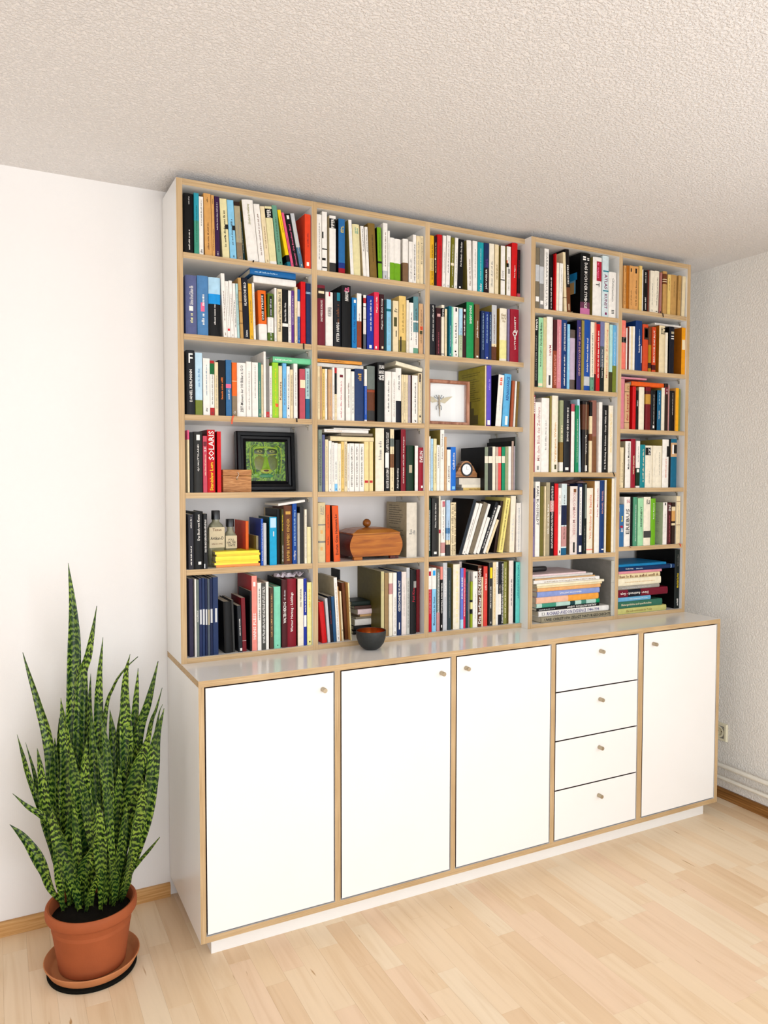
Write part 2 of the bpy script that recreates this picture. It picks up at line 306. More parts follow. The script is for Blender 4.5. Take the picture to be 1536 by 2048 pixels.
(1,4,0.0773,-0.2149,1.408,0.0132,0.1814,0.1197,0.0,'rose2',{'L':[(0.82,0.9,0.1,0.9,'maroon')],'T':[('23','white',0.72,0.8,0.5,'u')],'G':[('cream',0.3,0.68,0.3)]}),
(1,4,0.0909,-0.2179,1.408,0.0249,0.2018,0.1332,0.0,'red3',{'T':[('SOLARIS','white',0.52,0.98,0.72,'u'),('Stanislaw Lem','yellow',0.03,0.48,0.45,'u')],'s':'maroon','h':1}),
(1,4,0.1227,-0.2159,1.408,0.0131,0.1972,0.1302,0.0,'red',{'s':'maroon','n':1}),
(1,5,0.0278,-0.2159,1.162,0.0165,0.1771,0.1169,0.0,'grey_black',{'G':[('white',0.08,0.45,0.3),('white',0.75,0.95,0.3)]}),
(1,5,0.0453,-0.2159,1.162,0.0301,0.1855,0.1224,0.0,'black',{'L':[(0.08,0.13,0.45,0.75,'white')],'T':[('Das Buch von Kunst','white',0.5,0.95,0.25,'u')]}),
(1,5,0.076,-0.2159,1.162,0.0126,0.1777,0.1173,0.0,'black2',{'L':[(0.01,0.09,0.1,0.4,'pale_grey')],'G':[('white',0.3,0.9,0.5)]}),
(1,5,0.2297,-0.1699,1.162,0.0102,0.148,0.13,0.0,'orange',{'s':'orange_red','n':1}),
(1,5,0.2633,-0.1799,1.162,0.0075,0.0982,0.095,0.0,'greige',{'s':'khaki','n':1}),
(1,5,0.2711,-0.2059,1.162,0.008,0.157,0.13,0.0,'blue2',{'G':[('white',0.1,0.9,0.4)],'s':'navy_blue'}),
(1,5,0.2795,-0.2059,1.162,0.0109,0.142,0.11,0.0,'pale_grey',{'n':1}),
(1,5,0.3,-0.2099,1.162,0.0251,0.162,0.12,0.0,'turquoise2',{'L':[(0.78,0.98,0.1,0.9,'pale_blue')],'G':[('white',0.6,0.7,0.3)],'s':'dark_teal'}),
(1,5,0.3471,-0.0849,1.162,0.0214,0.1873,0.08,0.0,'crimson',{'s':'cream','n':1}),
(1,5,0.3311,-0.1949,1.162,0.0112,0.1881,0.1242,0.0,'black',{'n':1}),
(1,5,0.3425,-0.2079,1.162,0.0084,0.1885,0.12,0.0,'dark_olive',{'T':[('Georg Weide','yellow',0.6,0.9,0.5,'u')],'G':[('white',0.05,0.35,0.4)]}),
(1,5,0.3519,-0.2079,1.162,0.0288,0.1998,0.12,0.0,'brown',{'L':[(0.85,0.9,0.2,0.8,'gold')],'T':[('BAMBI & BAMBIS KINDER','gold',0.06,0.78,0.36,'u')]}),
(1,5,0.3829,-0.2059,1.162,0.0156,0.2059,0.1359,0.0,'blue3',{'T':[('wolfgang','white',0.06,0.22,0.5,'u')],'G':[('pale_blue',0.3,0.9,0.4)]}),
(1,5,0.3988,-0.2159,1.162,0.0069,0.1736,0.11,0.0,'pale_grey2',{'n':1}),
(1,5,0.4099,-0.2059,1.162,0.0139,0.1948,0.1286,0.0,'dark_grey',{'n':1}),
(1,5,0.4241,-0.2139,1.162,0.0081,0.1856,0.12,0.0,'ivory',{'G':[('grey',0.1,0.9,0.4)]}),
(1,5,0.4325,-0.2159,1.162,0.0136,0.1252,0.11,0.0,'cream2',{'n':1}),
(1,6,0.0296,-0.2059,0.878,0.0137,0.253,0.167,0.0,'dark_violet',{'n':1}),
(1,6,0.047,-0.2139,0.878,0.004,0.2519,0.1663,0.0,'white',{'n':1}),
(1,6,0.0516,-0.2119,0.878,0.0091,0.2496,0.1647,0.0,'grey_green',{'G':[('white',0.45,0.6,0.5)],'n':1}),
(1,6,0.0609,-0.2119,0.878,0.0091,0.2534,0.1673,0.0,'navy',{'L':[(0.41,0.6,0.2,0.9,'pale_grey')],'n':1}),
(1,6,0.0709,-0.2109,0.878,0.0088,0.2544,0.1679,0.0,'navy2',{'L':[(0.4,0.6,0.2,0.9,'pale_grey')],'n':1}),
(1,6,0.0801,-0.2119,0.878,0.0073,0.2524,0.1666,0.0,'deep_navy',{'L':[(0.4,0.6,0.2,0.9,'pale_grey')],'n':1}),
(1,6,0.0883,-0.2109,0.878,0.0076,0.25,0.165,0.0,'slate_grey',{'L':[(0.4,0.6,0.2,0.9,'greige')],'n':1}),
(1,6,0.0962,-0.2119,0.878,0.0087,0.2528,0.1668,0.0,'deep_navy',{'L':[(0.42,0.6,0.2,0.9,'pale_grey')],'n':1}),
(1,6,0.1055,-0.2119,0.878,0.0173,0.2545,0.168,0.0,'navy2',{'L':[(0.42,0.6,0.4,0.8,'pale_grey')],'n':1}),
(1,6,0.1453,-0.2059,0.878,0.027,0.1706,0.14,-1.37,'black',{'n':1,'h':1}),
(1,6,0.1744,-0.1999,0.878,0.0076,0.1738,0.1147,-1.65,'dark_grey',{'n':1}),
(1,6,0.1915,-0.2079,0.878,0.0132,0.1546,0.14,-1.77,'charcoal',{'L':[(0.02,0.08,0.4,0.9,'white')],'T':[('SIMONE BÜCHER','white',0.35,0.72,0.35,'u')],'n':1}),
(1,6,0.205,-0.2079,0.878,0.0136,0.1797,0.1186,-1.44,'dark_red',{'B':[(0.2,0.205,'white')],'n':1}),
(1,6,0.2294,-0.2119,0.878,0.0063,0.201,0.1326,0.0,'black',{'n':1}),
(1,6,0.2366,-0.2099,0.878,0.0181,0.2509,0.1656,0.0,'salmon_pink',{'L':[(0.86,0.92,0.3,0.7,'white')],'T':[('HANS PLESS','white',0.15,0.5,0.55,'u')],'s':'red2'}),
(1,6,0.2558,-0.2119,0.878,0.0132,0.227,0.1498,0.0,'white',{'T':[('HANS SCHLINCK','dark_grey',0.45,0.92,0.35,'u')]}),
(1,6,0.2693,-0.2119,0.878,0.0153,0.2245,0.1482,0.0,'dark_grey2',{'G':[('white',0.1,0.95,0.6)]}),
(1,6,0.2849,-0.2119,0.878,0.0099,0.2285,0.1508,0.0,'white',{'n':1}),
(1,6,0.2982,-0.2119,0.878,0.013,0.2078,0.1372,0.0,'dark_brown2',{'G':[('tan',0.2,0.9,0.4)]}),
(1,6,0.3136,-0.2119,0.878,0.0235,0.2101,0.1387,0.0,'mint',{'L':[(0.04,0.055,0.45,0.6,'black')],'n':1,'h':1}),
(1,6,0.3412,-0.2119,0.878,0.0202,0.2316,0.1529,0.0,'brown_maroon',{'T':[('WALTER HERZOG','white',0.36,0.67,0.5,'u')],'G':[('pale_grey',0.7,0.85,0.3)],'s':'black','h':1}),
(1,6,0.3621,-0.2119,0.878,0.0313,0.2337,0.1542,0.0,'crimson2',{'T':[('Werner Herzog - Lieblings','white',0.22,0.8,0.36,'u')],'h':1}),
(1,6,0.3984,-0.2119,0.878,0.0213,0.2315,0.1528,0.0,'ivory',{'T':[('Otto Ubbelohde','black',0.58,0.85,0.3,'u')],'s':'brown'}),
(1,6,0.42,-0.2119,0.878,0.0114,0.2319,0.1531,0.0,'royal_blue',{'L':[(0.28,0.45,0.1,0.9,'white')],'G':[('white',0.5,0.8,0.4)]}),
(1,6,0.4329,-0.2119,0.878,0.0169,0.2176,0.1436,0.0,'pale_yellow',{'L':[(0.04,0.06,0.4,0.7,'black')],'G':[('yellow2',0.6,0.9,0.4)]}),
(2,1,0.4726,-0.2119,2.162,0.018,0.1889,0.1247,0.0,'white',{'G':[('black',0.2,0.85,0.2)]}),
(2,1,0.4909,-0.2159,2.162,0.018,0.1995,0.1317,0.0,'white',{'L':[(0.55,0.66,0.0,0.25,'black'),(0.36,0.38,0.0,1.0,'black'),(0.18,0.22,0.0,0.7,'black'),(0.05,0.07,0.0,1.0,'black')],'n':1}),
(2,1,0.5194,-0.2119,2.162,0.024,0.192,0.1267,0.0,'white',{'B':[(0.78,0.95,'black'),(0.0,0.17,'dark_grey')],'T':[('PIPER','white',0.785,0.945,0.5,'u')],'s':'cream'}),
(2,1,0.5543,-0.2119,2.162,0.024,0.1871,0.1235,0.0,'cerulean',{'B':[(0.0,0.1,'crimson'),(0.1,0.2,'navy_blue')],'G':[('yellow',0.75,0.88,0.5)],'s':'navy_black','h':1}),
(2,1,0.5993,-0.2119,2.162,0.0123,0.1881,0.1242,-2.68,'white',{'G':[('pale_blue',0.3,0.85,0.3)],'s':'khaki'}),
(2,1,0.6122,-0.2119,2.162,0.0268,0.1765,0.1165,-2.05,'cream2',{'G':[('sage_green',0.82,0.95,0.6)],'n':1,'h':1}),
(2,1,0.6482,-0.2119,2.162,0.0122,0.1741,0.1149,-3.76,'white',{'G':[('black',0.5,0.95,0.3)],'s':'cream'}),
(2,1,0.6608,-0.2119,2.162,0.0113,0.1734,0.1145,-2.5,'white',{'G':[('black',0.5,0.95,0.3)]}),
(2,1,0.6764,-0.2119,2.162,0.0267,0.1887,0.1245,-3.02,'olive_brown',{'G':[('dark_brown',0.3,0.8,0.15)],'h':1}),
(2,1,0.7074,-0.2119,2.162,0.0158,0.179,0.1182,-1.96,'lime2',{'B':[(0.3,0.34,'black')],'G':[('dark_green',0.4,0.9,0.2)],'s':'black'}),
(2,1,0.7236,-0.2159,2.162,0.0179,0.1961,0.1294,0.0,'white',{'B':[(0.0,0.15,'pale_grey')]}),
(2,1,0.7446,-0.2119,2.162,0.0085,0.1731,0.1142,0.0,'white',{}),
(2,1,0.7538,-0.2119,2.162,0.0181,0.1511,0.0997,0.0,'white',{'B':[(0.0,0.42,'lime2')],'n':1,'h':1}),
(2,1,0.7726,-0.2119,2.162,0.0248,0.1493,0.0985,0.0,'white',{'B':[(0.0,0.42,'lime2')],'n':1,'h':1}),
(2,1,0.8065,-0.2119,2.162,0.0223,0.1541,0.1017,0.0,'white',{'B':[(0.0,0.45,'taupe_brown')],'n':1,'h':1}),
(2,1,0.8309,-0.2119,2.162,0.0161,0.1476,0.0974,0.0,'white',{'G':[('black',0.1,0.6,0.3)]}),
(2,1,0.8474,-0.2119,2.162,0.0134,0.174,0.1149,0.0,'white',{'T':[('UND MORGEN KASPAR ES IST AUS','black',0.05,0.8,0.4,'u')]}),
(2,1,0.8615,-0.2119,2.162,0.0152,0.1724,0.1138,0.0,'cream',{'G':[('grey',0.1,0.9,0.3)]}),
(2,1,0.8774,-0.2119,2.162,0.0142,0.1741,0.1149,0.0,'cream',{'T':[('Ein Schauspieler Boot','black',0.42,0.95,0.35,'u')]}),
(2,2,0.4755,-0.2119,1.909,0.0276,0.2056,0.1357,0.0,'dark_red2',{'B':[(0.78,0.95,'dark_brown')],'L':[(0.86,0.9,0.1,0.85,'cream')],'T':[('DAS WEISSE SCHLOSS','white',0.4,0.75,0.25,'u')],'h':1}),
(2,2,0.5056,-0.2119,1.909,0.0269,0.1853,0.1223,0.0,'white',{'L':[(0.92,1.0,0.4,0.6,'crimson')],'T':[('PETER HØEG DER PLAN','dark_grey',0.55,0.72,0.5,'d')],'h':1}),
(2,2,0.5356,-0.2119,1.909,0.0285,0.1866,0.1232,0.0,'charcoal',{'L':[(0.85,1.0,0.4,0.8,'teal')],'T':[('PETER HØEG','white',0.1,0.45,0.36,'u')],'G':[('brown',0.45,0.8,0.4)],'h':1}),
(2,2,0.5644,-0.2169,1.909,0.0339,0.2137,0.1411,0.0,'black',{'T':[('ROMAN','white',0.75,0.9,0.4,'d')],'G':[('pink',0.9,0.98,0.6)],'s':'black','n':1,'h':1}),
(2,2,0.6039,-0.2119,1.909,0.0186,0.1758,0.116,0.0,'azure2',{'L':[(0.9,0.96,0.4,0.8,'white')],'T':[('Consuelo Ute Grossner','navy',0.1,0.85,0.4,'u')]}),
(2,2,0.6235,-0.2119,1.909,0.0174,0.1925,0.1271,0.0,'white',{'B':[(0.02,0.5,'sienna')],'s':'cream'}),
(2,2,0.6482,-0.2119,1.909,0.0106,0.1893,0.125,0.0,'white',{'B':[(0.0,0.28,'slate_grey'),(0.85,0.95,'red2'),(0.55,0.56,'black'),(0.78,0.79,'black')],'s':'black'}),
(2,2,0.6637,-0.2119,1.909,0.026,0.1896,0.1251,0.0,'royal_blue',{'L':[(0.03,0.09,0.3,0.65,'white')],'G':[('white',0.35,0.95,0.25)],'h':1}),
(2,2,0.6915,-0.2119,1.909,0.0195,0.205,0.1353,0.0,'rose_red',{'L':[(0.03,0.07,0.2,0.5,'white')],'T':[('Magnus Mills','white',0.65,0.92,0.35,'u')],'h':1}),
(2,2,0.7133,-0.2119,1.909,0.0169,0.1994,0.1316,0.0,'dark_maroon',{'L':[(0.04,0.08,0.4,0.8,'cream')],'T':[('Magnus Mills Zum König','white',0.38,0.92,0.4,'u')]}),
(2,2,0.731,-0.2119,1.909,0.0089,0.182,0.1201,0.0,'dark_teal',{'n':1}),
(2,2,0.7405,-0.2119,1.909,0.0181,0.1845,0.1217,0.0,'sky_blue2',{'B':[(0.77,0.82,'teal')]}),
(2,2,0.7662,-0.2119,1.909,0.0224,0.1821,0.1202,0.0,'cream',{'L':[(0.5,0.68,0.15,0.7,'dark_olive'),(0.3,0.42,0.5,0.65,'black')],'T':[('Fr','black',0.78,0.86,0.5,'u')]}),
(2,2,0.7921,-0.2119,1.909,0.0279,0.2027,0.1338,0.0,'pale_gold',{'B':[(0.0,0.22,'khaki')],'L':[(0.02,0.28,0.15,0.3,'black')],'G':[('olive_brown',0.35,0.85,0.25)],'h':1}),
(2,2,0.8217,-0.2119,1.909,0.0098,0.1901,0.1254,0.0,'ivory',{}),
(2,2,0.8329,-0.2119,1.909,0.0169,0.1822,0.1202,0.0,'white',{}),
(2,2,0.8506,-0.2119,1.909,0.0206,0.2062,0.1361,0.0,'grey_teal',{'B':[(0.0,0.1,'sage_green'),(0.1,0.38,'white'),(0.55,0.58,'white')],'s':'dark_teal','h':1}),
(2,2,0.8729,-0.2119,1.909,0.0179,0.1833,0.121,0.0,'tan3',{'L':[(0.48,0.55,0.3,0.9,'orange_red'),(0.4,0.46,0.2,0.8,'dark_olive')]}),
(2,3,0.4741,-0.2119,1.656,0.0088,0.1822,0.1212,0.0,'cream',{}),
(2,3,0.4835,-0.2119,1.656,0.0069,0.1822,0.1207,0.0,'tan3',{}),
(2,3,0.4913,-0.2119,1.656,0.0104,0.1742,0.115,0.0,'pale_gold',{}),
(2,3,0.502,-0.2119,1.656,0.0082,0.1749,0.1154,0.0,'white',{}),
(2,3,0.5134,-0.2119,1.656,0.0149,0.1739,0.1148,0.0,'tan3',{'s':'tan'}),
(2,3,0.5293,-0.2119,1.656,0.0083,0.1822,0.1204,0.0,'white',{}),
(2,3,0.5379,-0.2119,1.656,0.0083,0.1807,0.1193,0.0,'cream',{'B':[(0.5,0.9,'black'),(0.9,1.0,'red2')]}),
(2,3,0.5469,-0.2119,1.656,0.0297,0.1822,0.1206,0.0,'white',{'L':[(0.82,0.87,0.35,0.75,'maroon')],'G':[('rose',0.05,0.75,0.2)]}),
(2,3,0.5808,-0.2119,1.656,0.0189,0.1806,0.1192,0.0,'white',{}),
(2,3,0.6013,-0.2119,1.656,0.0121,0.1726,0.1139,0.0,'white',{'L':[(0.22,0.25,0.4,0.6,'black')]}),
(2,3,0.6148,-0.2159,1.656,0.0336,0.1822,0.1239,0.0,'navy_blue2',{'G':[('gold',0.78,0.93,0.45)],'n':1,'h':1}),
(2,3,0.6524,-0.2119,1.656,0.01,0.1838,0.1213,0.0,'blue2',{'B':[(0.68,1.0,'white'),(0.0,0.03,'white')]}),
(2,3,0.6631,-0.2119,1.656,0.0312,0.1964,0.1296,0.0,'brown',{'B':[(0.58,1.0,'grey_green'),(0.53,0.57,'sienna'),(0.02,0.2,'dark_grey')],'n':1,'h':1}),
(2,3,0.7025,-0.2169,1.656,0.0282,0.2119,0.1398,0.0,'black_green',{'B':[(0.66,1.0,'black')],'T':[('JULIAN','white',0.87,0.95,0.75,'x'),('BARNES','white',0.8,0.86,0.75,'x')],'G':[('white',0.7,0.79,0.8)],'s':'black','h':1}),
(2,3,0.734,-0.2119,1.656,0.0275,0.1816,0.1199,0.0,'white',{}),
(2,3,0.7624,-0.2119,1.656,0.0159,0.1811,0.1195,0.0,'white',{}),
(2,3,0.7787,-0.2119,1.656,0.0226,0.1966,0.1298,0.0,'white',{'B':[(0.0,0.4,'navy_black')],'G':[('black',0.6,0.9,0.3)],'h':1}),
(2,3,0.802,-0.2119,1.656,0.0073,0.1738,0.1147,0.0,'cream',{}),
(2,3,0.8101,-0.2119,1.656,0.0088,0.1737,0.1147,0.0,'cream',{}),
(2,3,0.8192,-0.2119,1.656,0.0088,0.1743,0.115,0.0,'cream',{}),
(2,3,0.8287,-0.2119,1.656,0.0106,0.174,0.1148,0.0,'lilac_grey',{}),
(2,3,0.8464,-0.2119,1.656,0.0238,0.1741,0.1149,0.0,'white',{'s':'brown','h':1}),
(2,3,0.872,-0.2119,1.656,0.0143,0.1837,0.1213,0.0,'cream',{'L':[(0.82,0.98,0.2,0.7,'dark_brown'),(0.12,0.16,0.3,0.7,'black')]}),
(2,4,0.4764,-0.2119,1.408,0.0135,0.2133,0.1408,0.0,'grey_green2',{'G':[('black',0.1,0.85,0.5)]}),
(2,4,0.4905,-0.2119,1.408,0.0104,0.1963,0.1295,0.0,'slate_violet',{'G':[('purple2',0.2,0.9,0.4)]}),
(2,4,0.5016,-0.2119,1.408,0.012,0.1805,0.1191,0.0,'cream',{}),
(2,4,0.5152,-0.2119,1.408,0.0111,0.1763,0.1197,0.0,'white',{}),
(2,4,0.527,-0.2119,1.408,0.008,0.1709,0.1128,0.0,'white',{'G':[('navy',0.2,0.95,0.25)]}),
(2,4,0.5353,-0.2119,1.408,0.0135,0.1696,0.1119,0.0,'white',{'L':[(0.01,0.16,0.1,0.9,'sky_blue')]}),
(2,4,0.5491,-0.2119,1.408,0.0126,0.167,0.1102,0.0,'ivory',{}),
(2,4,0.5623,-0.2119,1.408,0.011,0.1746,0.1152,0.0,'pale_gold',{}),
(2,4,0.5739,-0.2119,1.408,0.011,0.1749,0.1154,0.0,'cream',{'G':[('dark_brown',0.1,0.95,0.5)]}),
(2,4,0.5856,-0.2119,1.408,0.0075,0.1677,0.1107,0.0,'white',{}),
(2,4,0.5937,-0.2119,1.408,0.0183,0.1694,0.1118,0.0,'white',{'T':[('HETTEN VANDEN GRUTTEN','black',0.1,0.93,0.28,'u')]}),
(2,4,0.6134,-0.2119,1.408,0.0181,0.1689,0.1115,0.0,'white',{'T':[('HETTEN VANDEN GRUTTEN','black',0.1,0.93,0.28,'u')]}),
(2,4,0.6325,-0.2119,1.408,0.0182,0.1687,0.1114,0.0,'white',{'T':[('HETTEN VANDEN GRUTTEN','black',0.1,0.93,0.28,'u')]}),
(2,4,0.6517,-0.2119,1.408,0.018,0.1763,0.1176,0.0,'cream3',{'L':[(0.17,0.22,0.1,0.85,'red2')],'n':1}),
(2,4,0.6714,-0.2119,1.408,0.0154,0.1763,0.1179,0.0,'cream3',{'L':[(0.17,0.22,0.1,0.85,'red2')],'n':1}),
(2,4,0.695,-0.2159,1.408,0.0346,0.2256,0.1489,0.0,'ivory',{'G':[('grey',0.5,0.8,0.4)],'s':'khaki','h':1}),
(2,4,0.7333,-0.2119,1.408,0.0206,0.2224,0.1468,0.0,'black',{'L':[(0.38,0.62,0.1,0.8,'white')],'G':[('white',0.05,0.95,0.5)]}),
(2,4,0.7556,-0.2119,1.408,0.0155,0.2237,0.1477,0.0,'cream',{'B':[(0.38,0.6,'brown2'),(0.72,0.85,'grey_green')]}),
(2,4,0.7802,-0.2079,1.408,0.0174,0.1858,0.1227,0.0,'black',{'T':[('Aubrey Beardsley','white',0.05,0.45,0.45,'u')],'s':'dark_grey'}),
(2,4,0.7979,-0.2159,1.408,0.0199,0.2241,0.1479,0.0,'crimson2',{'T':[('GOTTFRIED MÜLLER Schöpfungen','white',0.12,0.88,0.34,'u')],'s':'black','h':1}),
(2,4,0.829,-0.2019,1.408,0.0316,0.1672,0.1103,0.0,'dark_green',{'L':[(0.4,0.57,0.3,0.7,'greige')],'n':1}),
(2,4,0.861,-0.2059,1.408,0.0139,0.1661,0.1096,0.0,'white',{'s':'dark_brown','n':1}),
(2,4,0.8752,-0.2119,1.408,0.0178,0.1599,0.1055,0.0,'crimson3',{'L':[(0.07,0.12,0.5,0.9,'white')],'T':[('EVELIN','white',0.66,0.92,0.7,'u')],'h':1}),
(2,5,0.4748,-0.2139,1.162,0.0269,0.2082,0.1374,0.0,'cream4',{'B':[(0.62,0.64,'grey'),(0.33,0.36,'grey')],'L':[(0.2,0.26,0.3,0.6,'tan'),(0.48,0.54,0.3,0.6,'tan')],'G':[('grey',0.8,0.95,0.5)],'s':'cream','n':1,'h':1}),
(2,5,0.5032,-0.2119,1.162,0.0163,0.1996,0.1317,0.0,'orange2',{'G':[('black',0.6,0.85,0.25),('black',0.3,0.45,0.25)],'s':'dark_red'}),
(2,5,0.5346,-0.2119,1.162,0.0242,0.1958,0.1292,-2.22,'orange2',{'T':[('Dorian Grau Hermann Lo','black',0.12,0.85,0.4,'u')],'s':'dark_brown','h':1}),
(2,5,0.8331,-0.1979,1.162,0.0431,0.2028,0.165,0.0,'ivory2',{'G':[('grey',0.42,0.52,0.6)],'s':'greige','C':('dark_grey',0.08,0.93),'n':1,'h':1}),
(2,6,0.4908,-0.2099,0.878,0.0179,0.1458,0.15,-5.46,'red4',{'n':1,'h':1}),
(2,6,0.5113,-0.2099,0.878,0.01,0.1572,0.1038,-4.29,'pale_grey',{'n':1}),
(2,6,0.5233,-0.2059,0.878,0.0113,0.1631,0.1076,-3.71,'navy_black',{'G':[('dark_red',0.4,0.7,0.4)]}),
(2,6,0.5349,-0.2059,0.878,0.0113,0.161,0.1062,-3.4,'steel_blue3',{'n':1}),
(2,6,0.5465,-0.2079,0.878,0.0124,0.2278,0.1504,-3.08,'white',{'s':'greige'}),
(2,6,0.5618,-0.2019,0.878,0.0044,0.1951,0.1288,-3.57,'tan',{'n':1}),
(2,6,0.5938,-0.1149,0.878,0.0068,0.2424,0.07,0.0,'black',{'n':1}),
(2,6,0.5666,-0.2099,0.878,0.0051,0.1783,0.1177,-3.28,'cream',{'L':[(0.2,0.24,0.3,0.6,'black')],'n':1}),
(2,6,0.5868,-0.1899,0.878,0.0116,0.205,0.072,-3.88,'brown3',{'n':1}),
(2,6,0.5987,-0.2099,0.878,0.005,0.2069,0.092,-3.03,'cream2',{'T':[('KATZE','maroon',0.5,0.75,0.5,'u')],'s':'tan','n':1}),
(2,6,0.7218,-0.2059,0.878,0.0128,0.2387,0.2,0.0,'pale_khaki',{'G':[('greige',0.7,0.85,0.6)],'s':'dark_khaki','n':1}),
(2,6,0.7383,-0.2019,0.878,0.0159,0.2321,0.1532,0.0,'greige_brown',{'n':1}),
(2,6,0.7545,-0.2079,0.878,0.014,0.2326,0.1535,0.0,'ivory',{'B':[(0.66,0.83,'dusty_rose')],'n':1,'h':1}),
(2,6,0.7702,-0.2079,0.878,0.015,0.2315,0.1528,0.0,'white',{}),
(2,6,0.7872,-0.2079,0.878,0.0179,0.2352,0.1552,0.0,'navy2',{'L':[(0.09,0.2,0.4,0.6,'white')],'T':[('GEZEICHNETE KUNST','white',0.37,0.86,0.46,'u')]}),
(2,6,0.8058,-0.2079,0.878,0.0194,0.2326,0.1535,0.0,'pinkish_white',{'G':[('grey',0.3,0.8,0.2)]}),
(2,6,0.8258,-0.2079,0.878,0.0139,0.2471,0.1631,0.0,'grey_white',{'B':[(0.85,1.0,'pale_grey')],'G':[('dark_grey',0.1,0.8,0.3)]}),
(2,6,0.8411,-0.2119,0.878,0.0245,0.2389,0.1577,0.0,'black',{'L':[(0.72,0.82,0.5,0.95,'grey')],'T':[('Paul Klee','crimson',0.5,0.72,0.4,'u')],'h':1}),
(2,6,0.8784,-0.1899,0.878,0.0146,0.236,0.1558,0.0,'dark_red3',{'n':1}),
(3,1,0.9193,-0.2119,2.162,0.0173,0.1822,0.1203,0.0,'yellow2',{'B':[(0.3,0.55,'pale_gold')],'h':1}),
(3,1,0.9373,-0.2119,2.162,0.0114,0.1813,0.1197,0.0,'black_maroon',{'L':[(0.53,0.56,0.2,0.5,'white')]}),
(3,1,0.9493,-0.2119,2.162,0.0209,0.1901,0.1255,0.55,'red3',{'G':[('dark_red',0.3,0.8,0.3)],'h':1}),
(3,1,0.9719,-0.2119,2.162,0.0136,0.1895,0.125,0.88,'white',{}),
(3,1,0.9872,-0.2119,2.162,0.017,0.1922,0.1269,1.21,'white',{}),
(3,1,1.0076,-0.2119,2.162,0.0137,0.1874,0.1237,1.12,'olive2',{'L':[(0.45,0.5,0.0,0.9,'cream')]}),
(3,1,1.0231,-0.2119,2.162,0.0138,0.1888,0.1246,1.45,'white',{}),
(3,1,1.0386,-0.2119,2.162,0.0225,0.1855,0.1224,1.78,'black',{'L':[(0.03,0.06,0.3,0.6,'white')],'T':[('Der Kuckuck - Die Kinder','white',0.46,0.95,0.3,'u')]}),
(3,1,1.0845,-0.2119,2.162,0.0204,0.1875,0.1237,-1.67,'white',{'s':'khaki','h':1}),
(3,1,1.1067,-0.2119,2.162,0.0202,0.1887,0.1245,0.0,'white',{}),
(3,1,1.1297,-0.2119,2.162,0.0257,0.1871,0.1235,0.0,'turquoise3',{'T':[('JAN WEILER ANTONIO IM WUNDERLAND','pale_teal',0.25,0.88,0.22,'u'),('Kindler','white',0.02,0.18,0.35,'u')]}),
(3,1,1.1576,-0.2119,2.162,0.0223,0.1884,0.1243,0.0,'navy2',{'B':[(0.0,0.5,'black_maroon')],'T':[('JAN WEILER','white',0.08,0.48,0.4,'u')],'G':[('purple2',0.52,0.7,0.5)]}),
(3,1,1.1817,-0.2119,2.162,0.0229,0.1894,0.125,0.0,'ivory',{'G':[('grey',0.15,0.65,0.4)]}),
(3,1,1.2079,-0.2119,2.162,0.0175,0.1892,0.1249,0.0,'cream',{'G':[('olive_brown',0.3,0.6,0.5)]}),
(3,1,1.2357,-0.2119,2.162,0.0203,0.1883,0.1243,0.0,'white',{'L':[(0.3,0.32,0.0,0.9,'black')],'G':[('grey',0.35,0.5,0.5)],'s':'khaki'}),
(3,1,1.2634,-0.2119,2.162,0.0193,0.1893,0.1249,0.0,'white',{'L':[(0.58,0.66,0.0,0.5,'black'),(0.62,0.72,0.0,0.2,'orange_red'),(0.45,0.55,0.3,0.8,'grey')],'s':'khaki'}),
(3,1,1.283,-0.2169,2.162,0.0259,0.2051,0.1354,0.97,'red4',{'T':[('Dave Eggers','white',0.35,0.58,0.25,'u')],'h':1}),
(3,1,1.3149,-0.2119,2.162,0.0136,0.1834,0.121,0.0,'black_maroon',{'B':[(0.0,0.08,'rose')],'G':[('crimson',0.4,0.8,0.3)]}),
(3,2,0.9193,-0.2119,1.909,0.0261,0.1864,0.123,0.0,'charcoal',{'G':[('white',0.28,0.98,0.2)],'h':1}),
(3,2,0.9468,-0.2119,1.909,0.0196,0.1749,0.1155,0.0,'dark_maroon',{'L':[(0.82,0.88,0.2,0.9,'dusty_rose')],'G':[('rose',0.05,0.5,0.2)]}),
(3,2,0.9698,-0.2119,1.909,0.0119,0.1881,0.1242,0.0,'ivory',{'B':[(0.77,0.94,'black'),(0.03,0.05,'grey')],'T':[('PIPER','white',0.78,0.93,0.5,'u')]}),
(3,2,0.9837,-0.2119,1.909,0.0099,0.1752,0.1157,0.0,'cream',{'s':'dark_olive'}),
(3,2,1.0022,-0.2119,1.909,0.0113,0.1872,0.1235,0.0,'teal',{}),
(3,2,1.0139,-0.2119,1.909,0.0069,0.1855,0.1224,0.0,'mint',{}),
(3,2,1.0211,-0.2119,1.909,0.0225,0.1862,0.1229,0.0,'white',{'L':[(0.91,0.98,0.4,0.7,'navy_black'),(0.1,0.13,0.3,0.6,'black')]}),
(3,2,1.0471,-0.2119,1.909,0.0153,0.186,0.1227,0.0,'pale_sage',{'B':[(0.45,0.98,'pale_blue')]}),
(3,2,1.0628,-0.2119,1.909,0.0151,0.1861,0.1228,0.0,'dark_maroon',{'L':[(0.93,0.98,0.3,0.8,'white')],'G':[('white',0.45,0.9,0.4)]}),
(3,2,1.0781,-0.2169,1.909,0.0324,0.2099,0.1385,0.0,'emerald',{'T':[('RODDY DOYLE','white',0.62,0.94,0.33,'u')],'G':[('mint',0.62,0.9,0.12)],'s':'dark_green','h':1}),
(3,2,1.1192,-0.2119,1.909,0.0203,0.2065,0.1363,0.0,'brown4',{'L':[(0.03,0.06,0.3,0.7,'white')],'T':[('Julian Barnes','white',0.39,0.7,0.4,'u')],'h':1}),
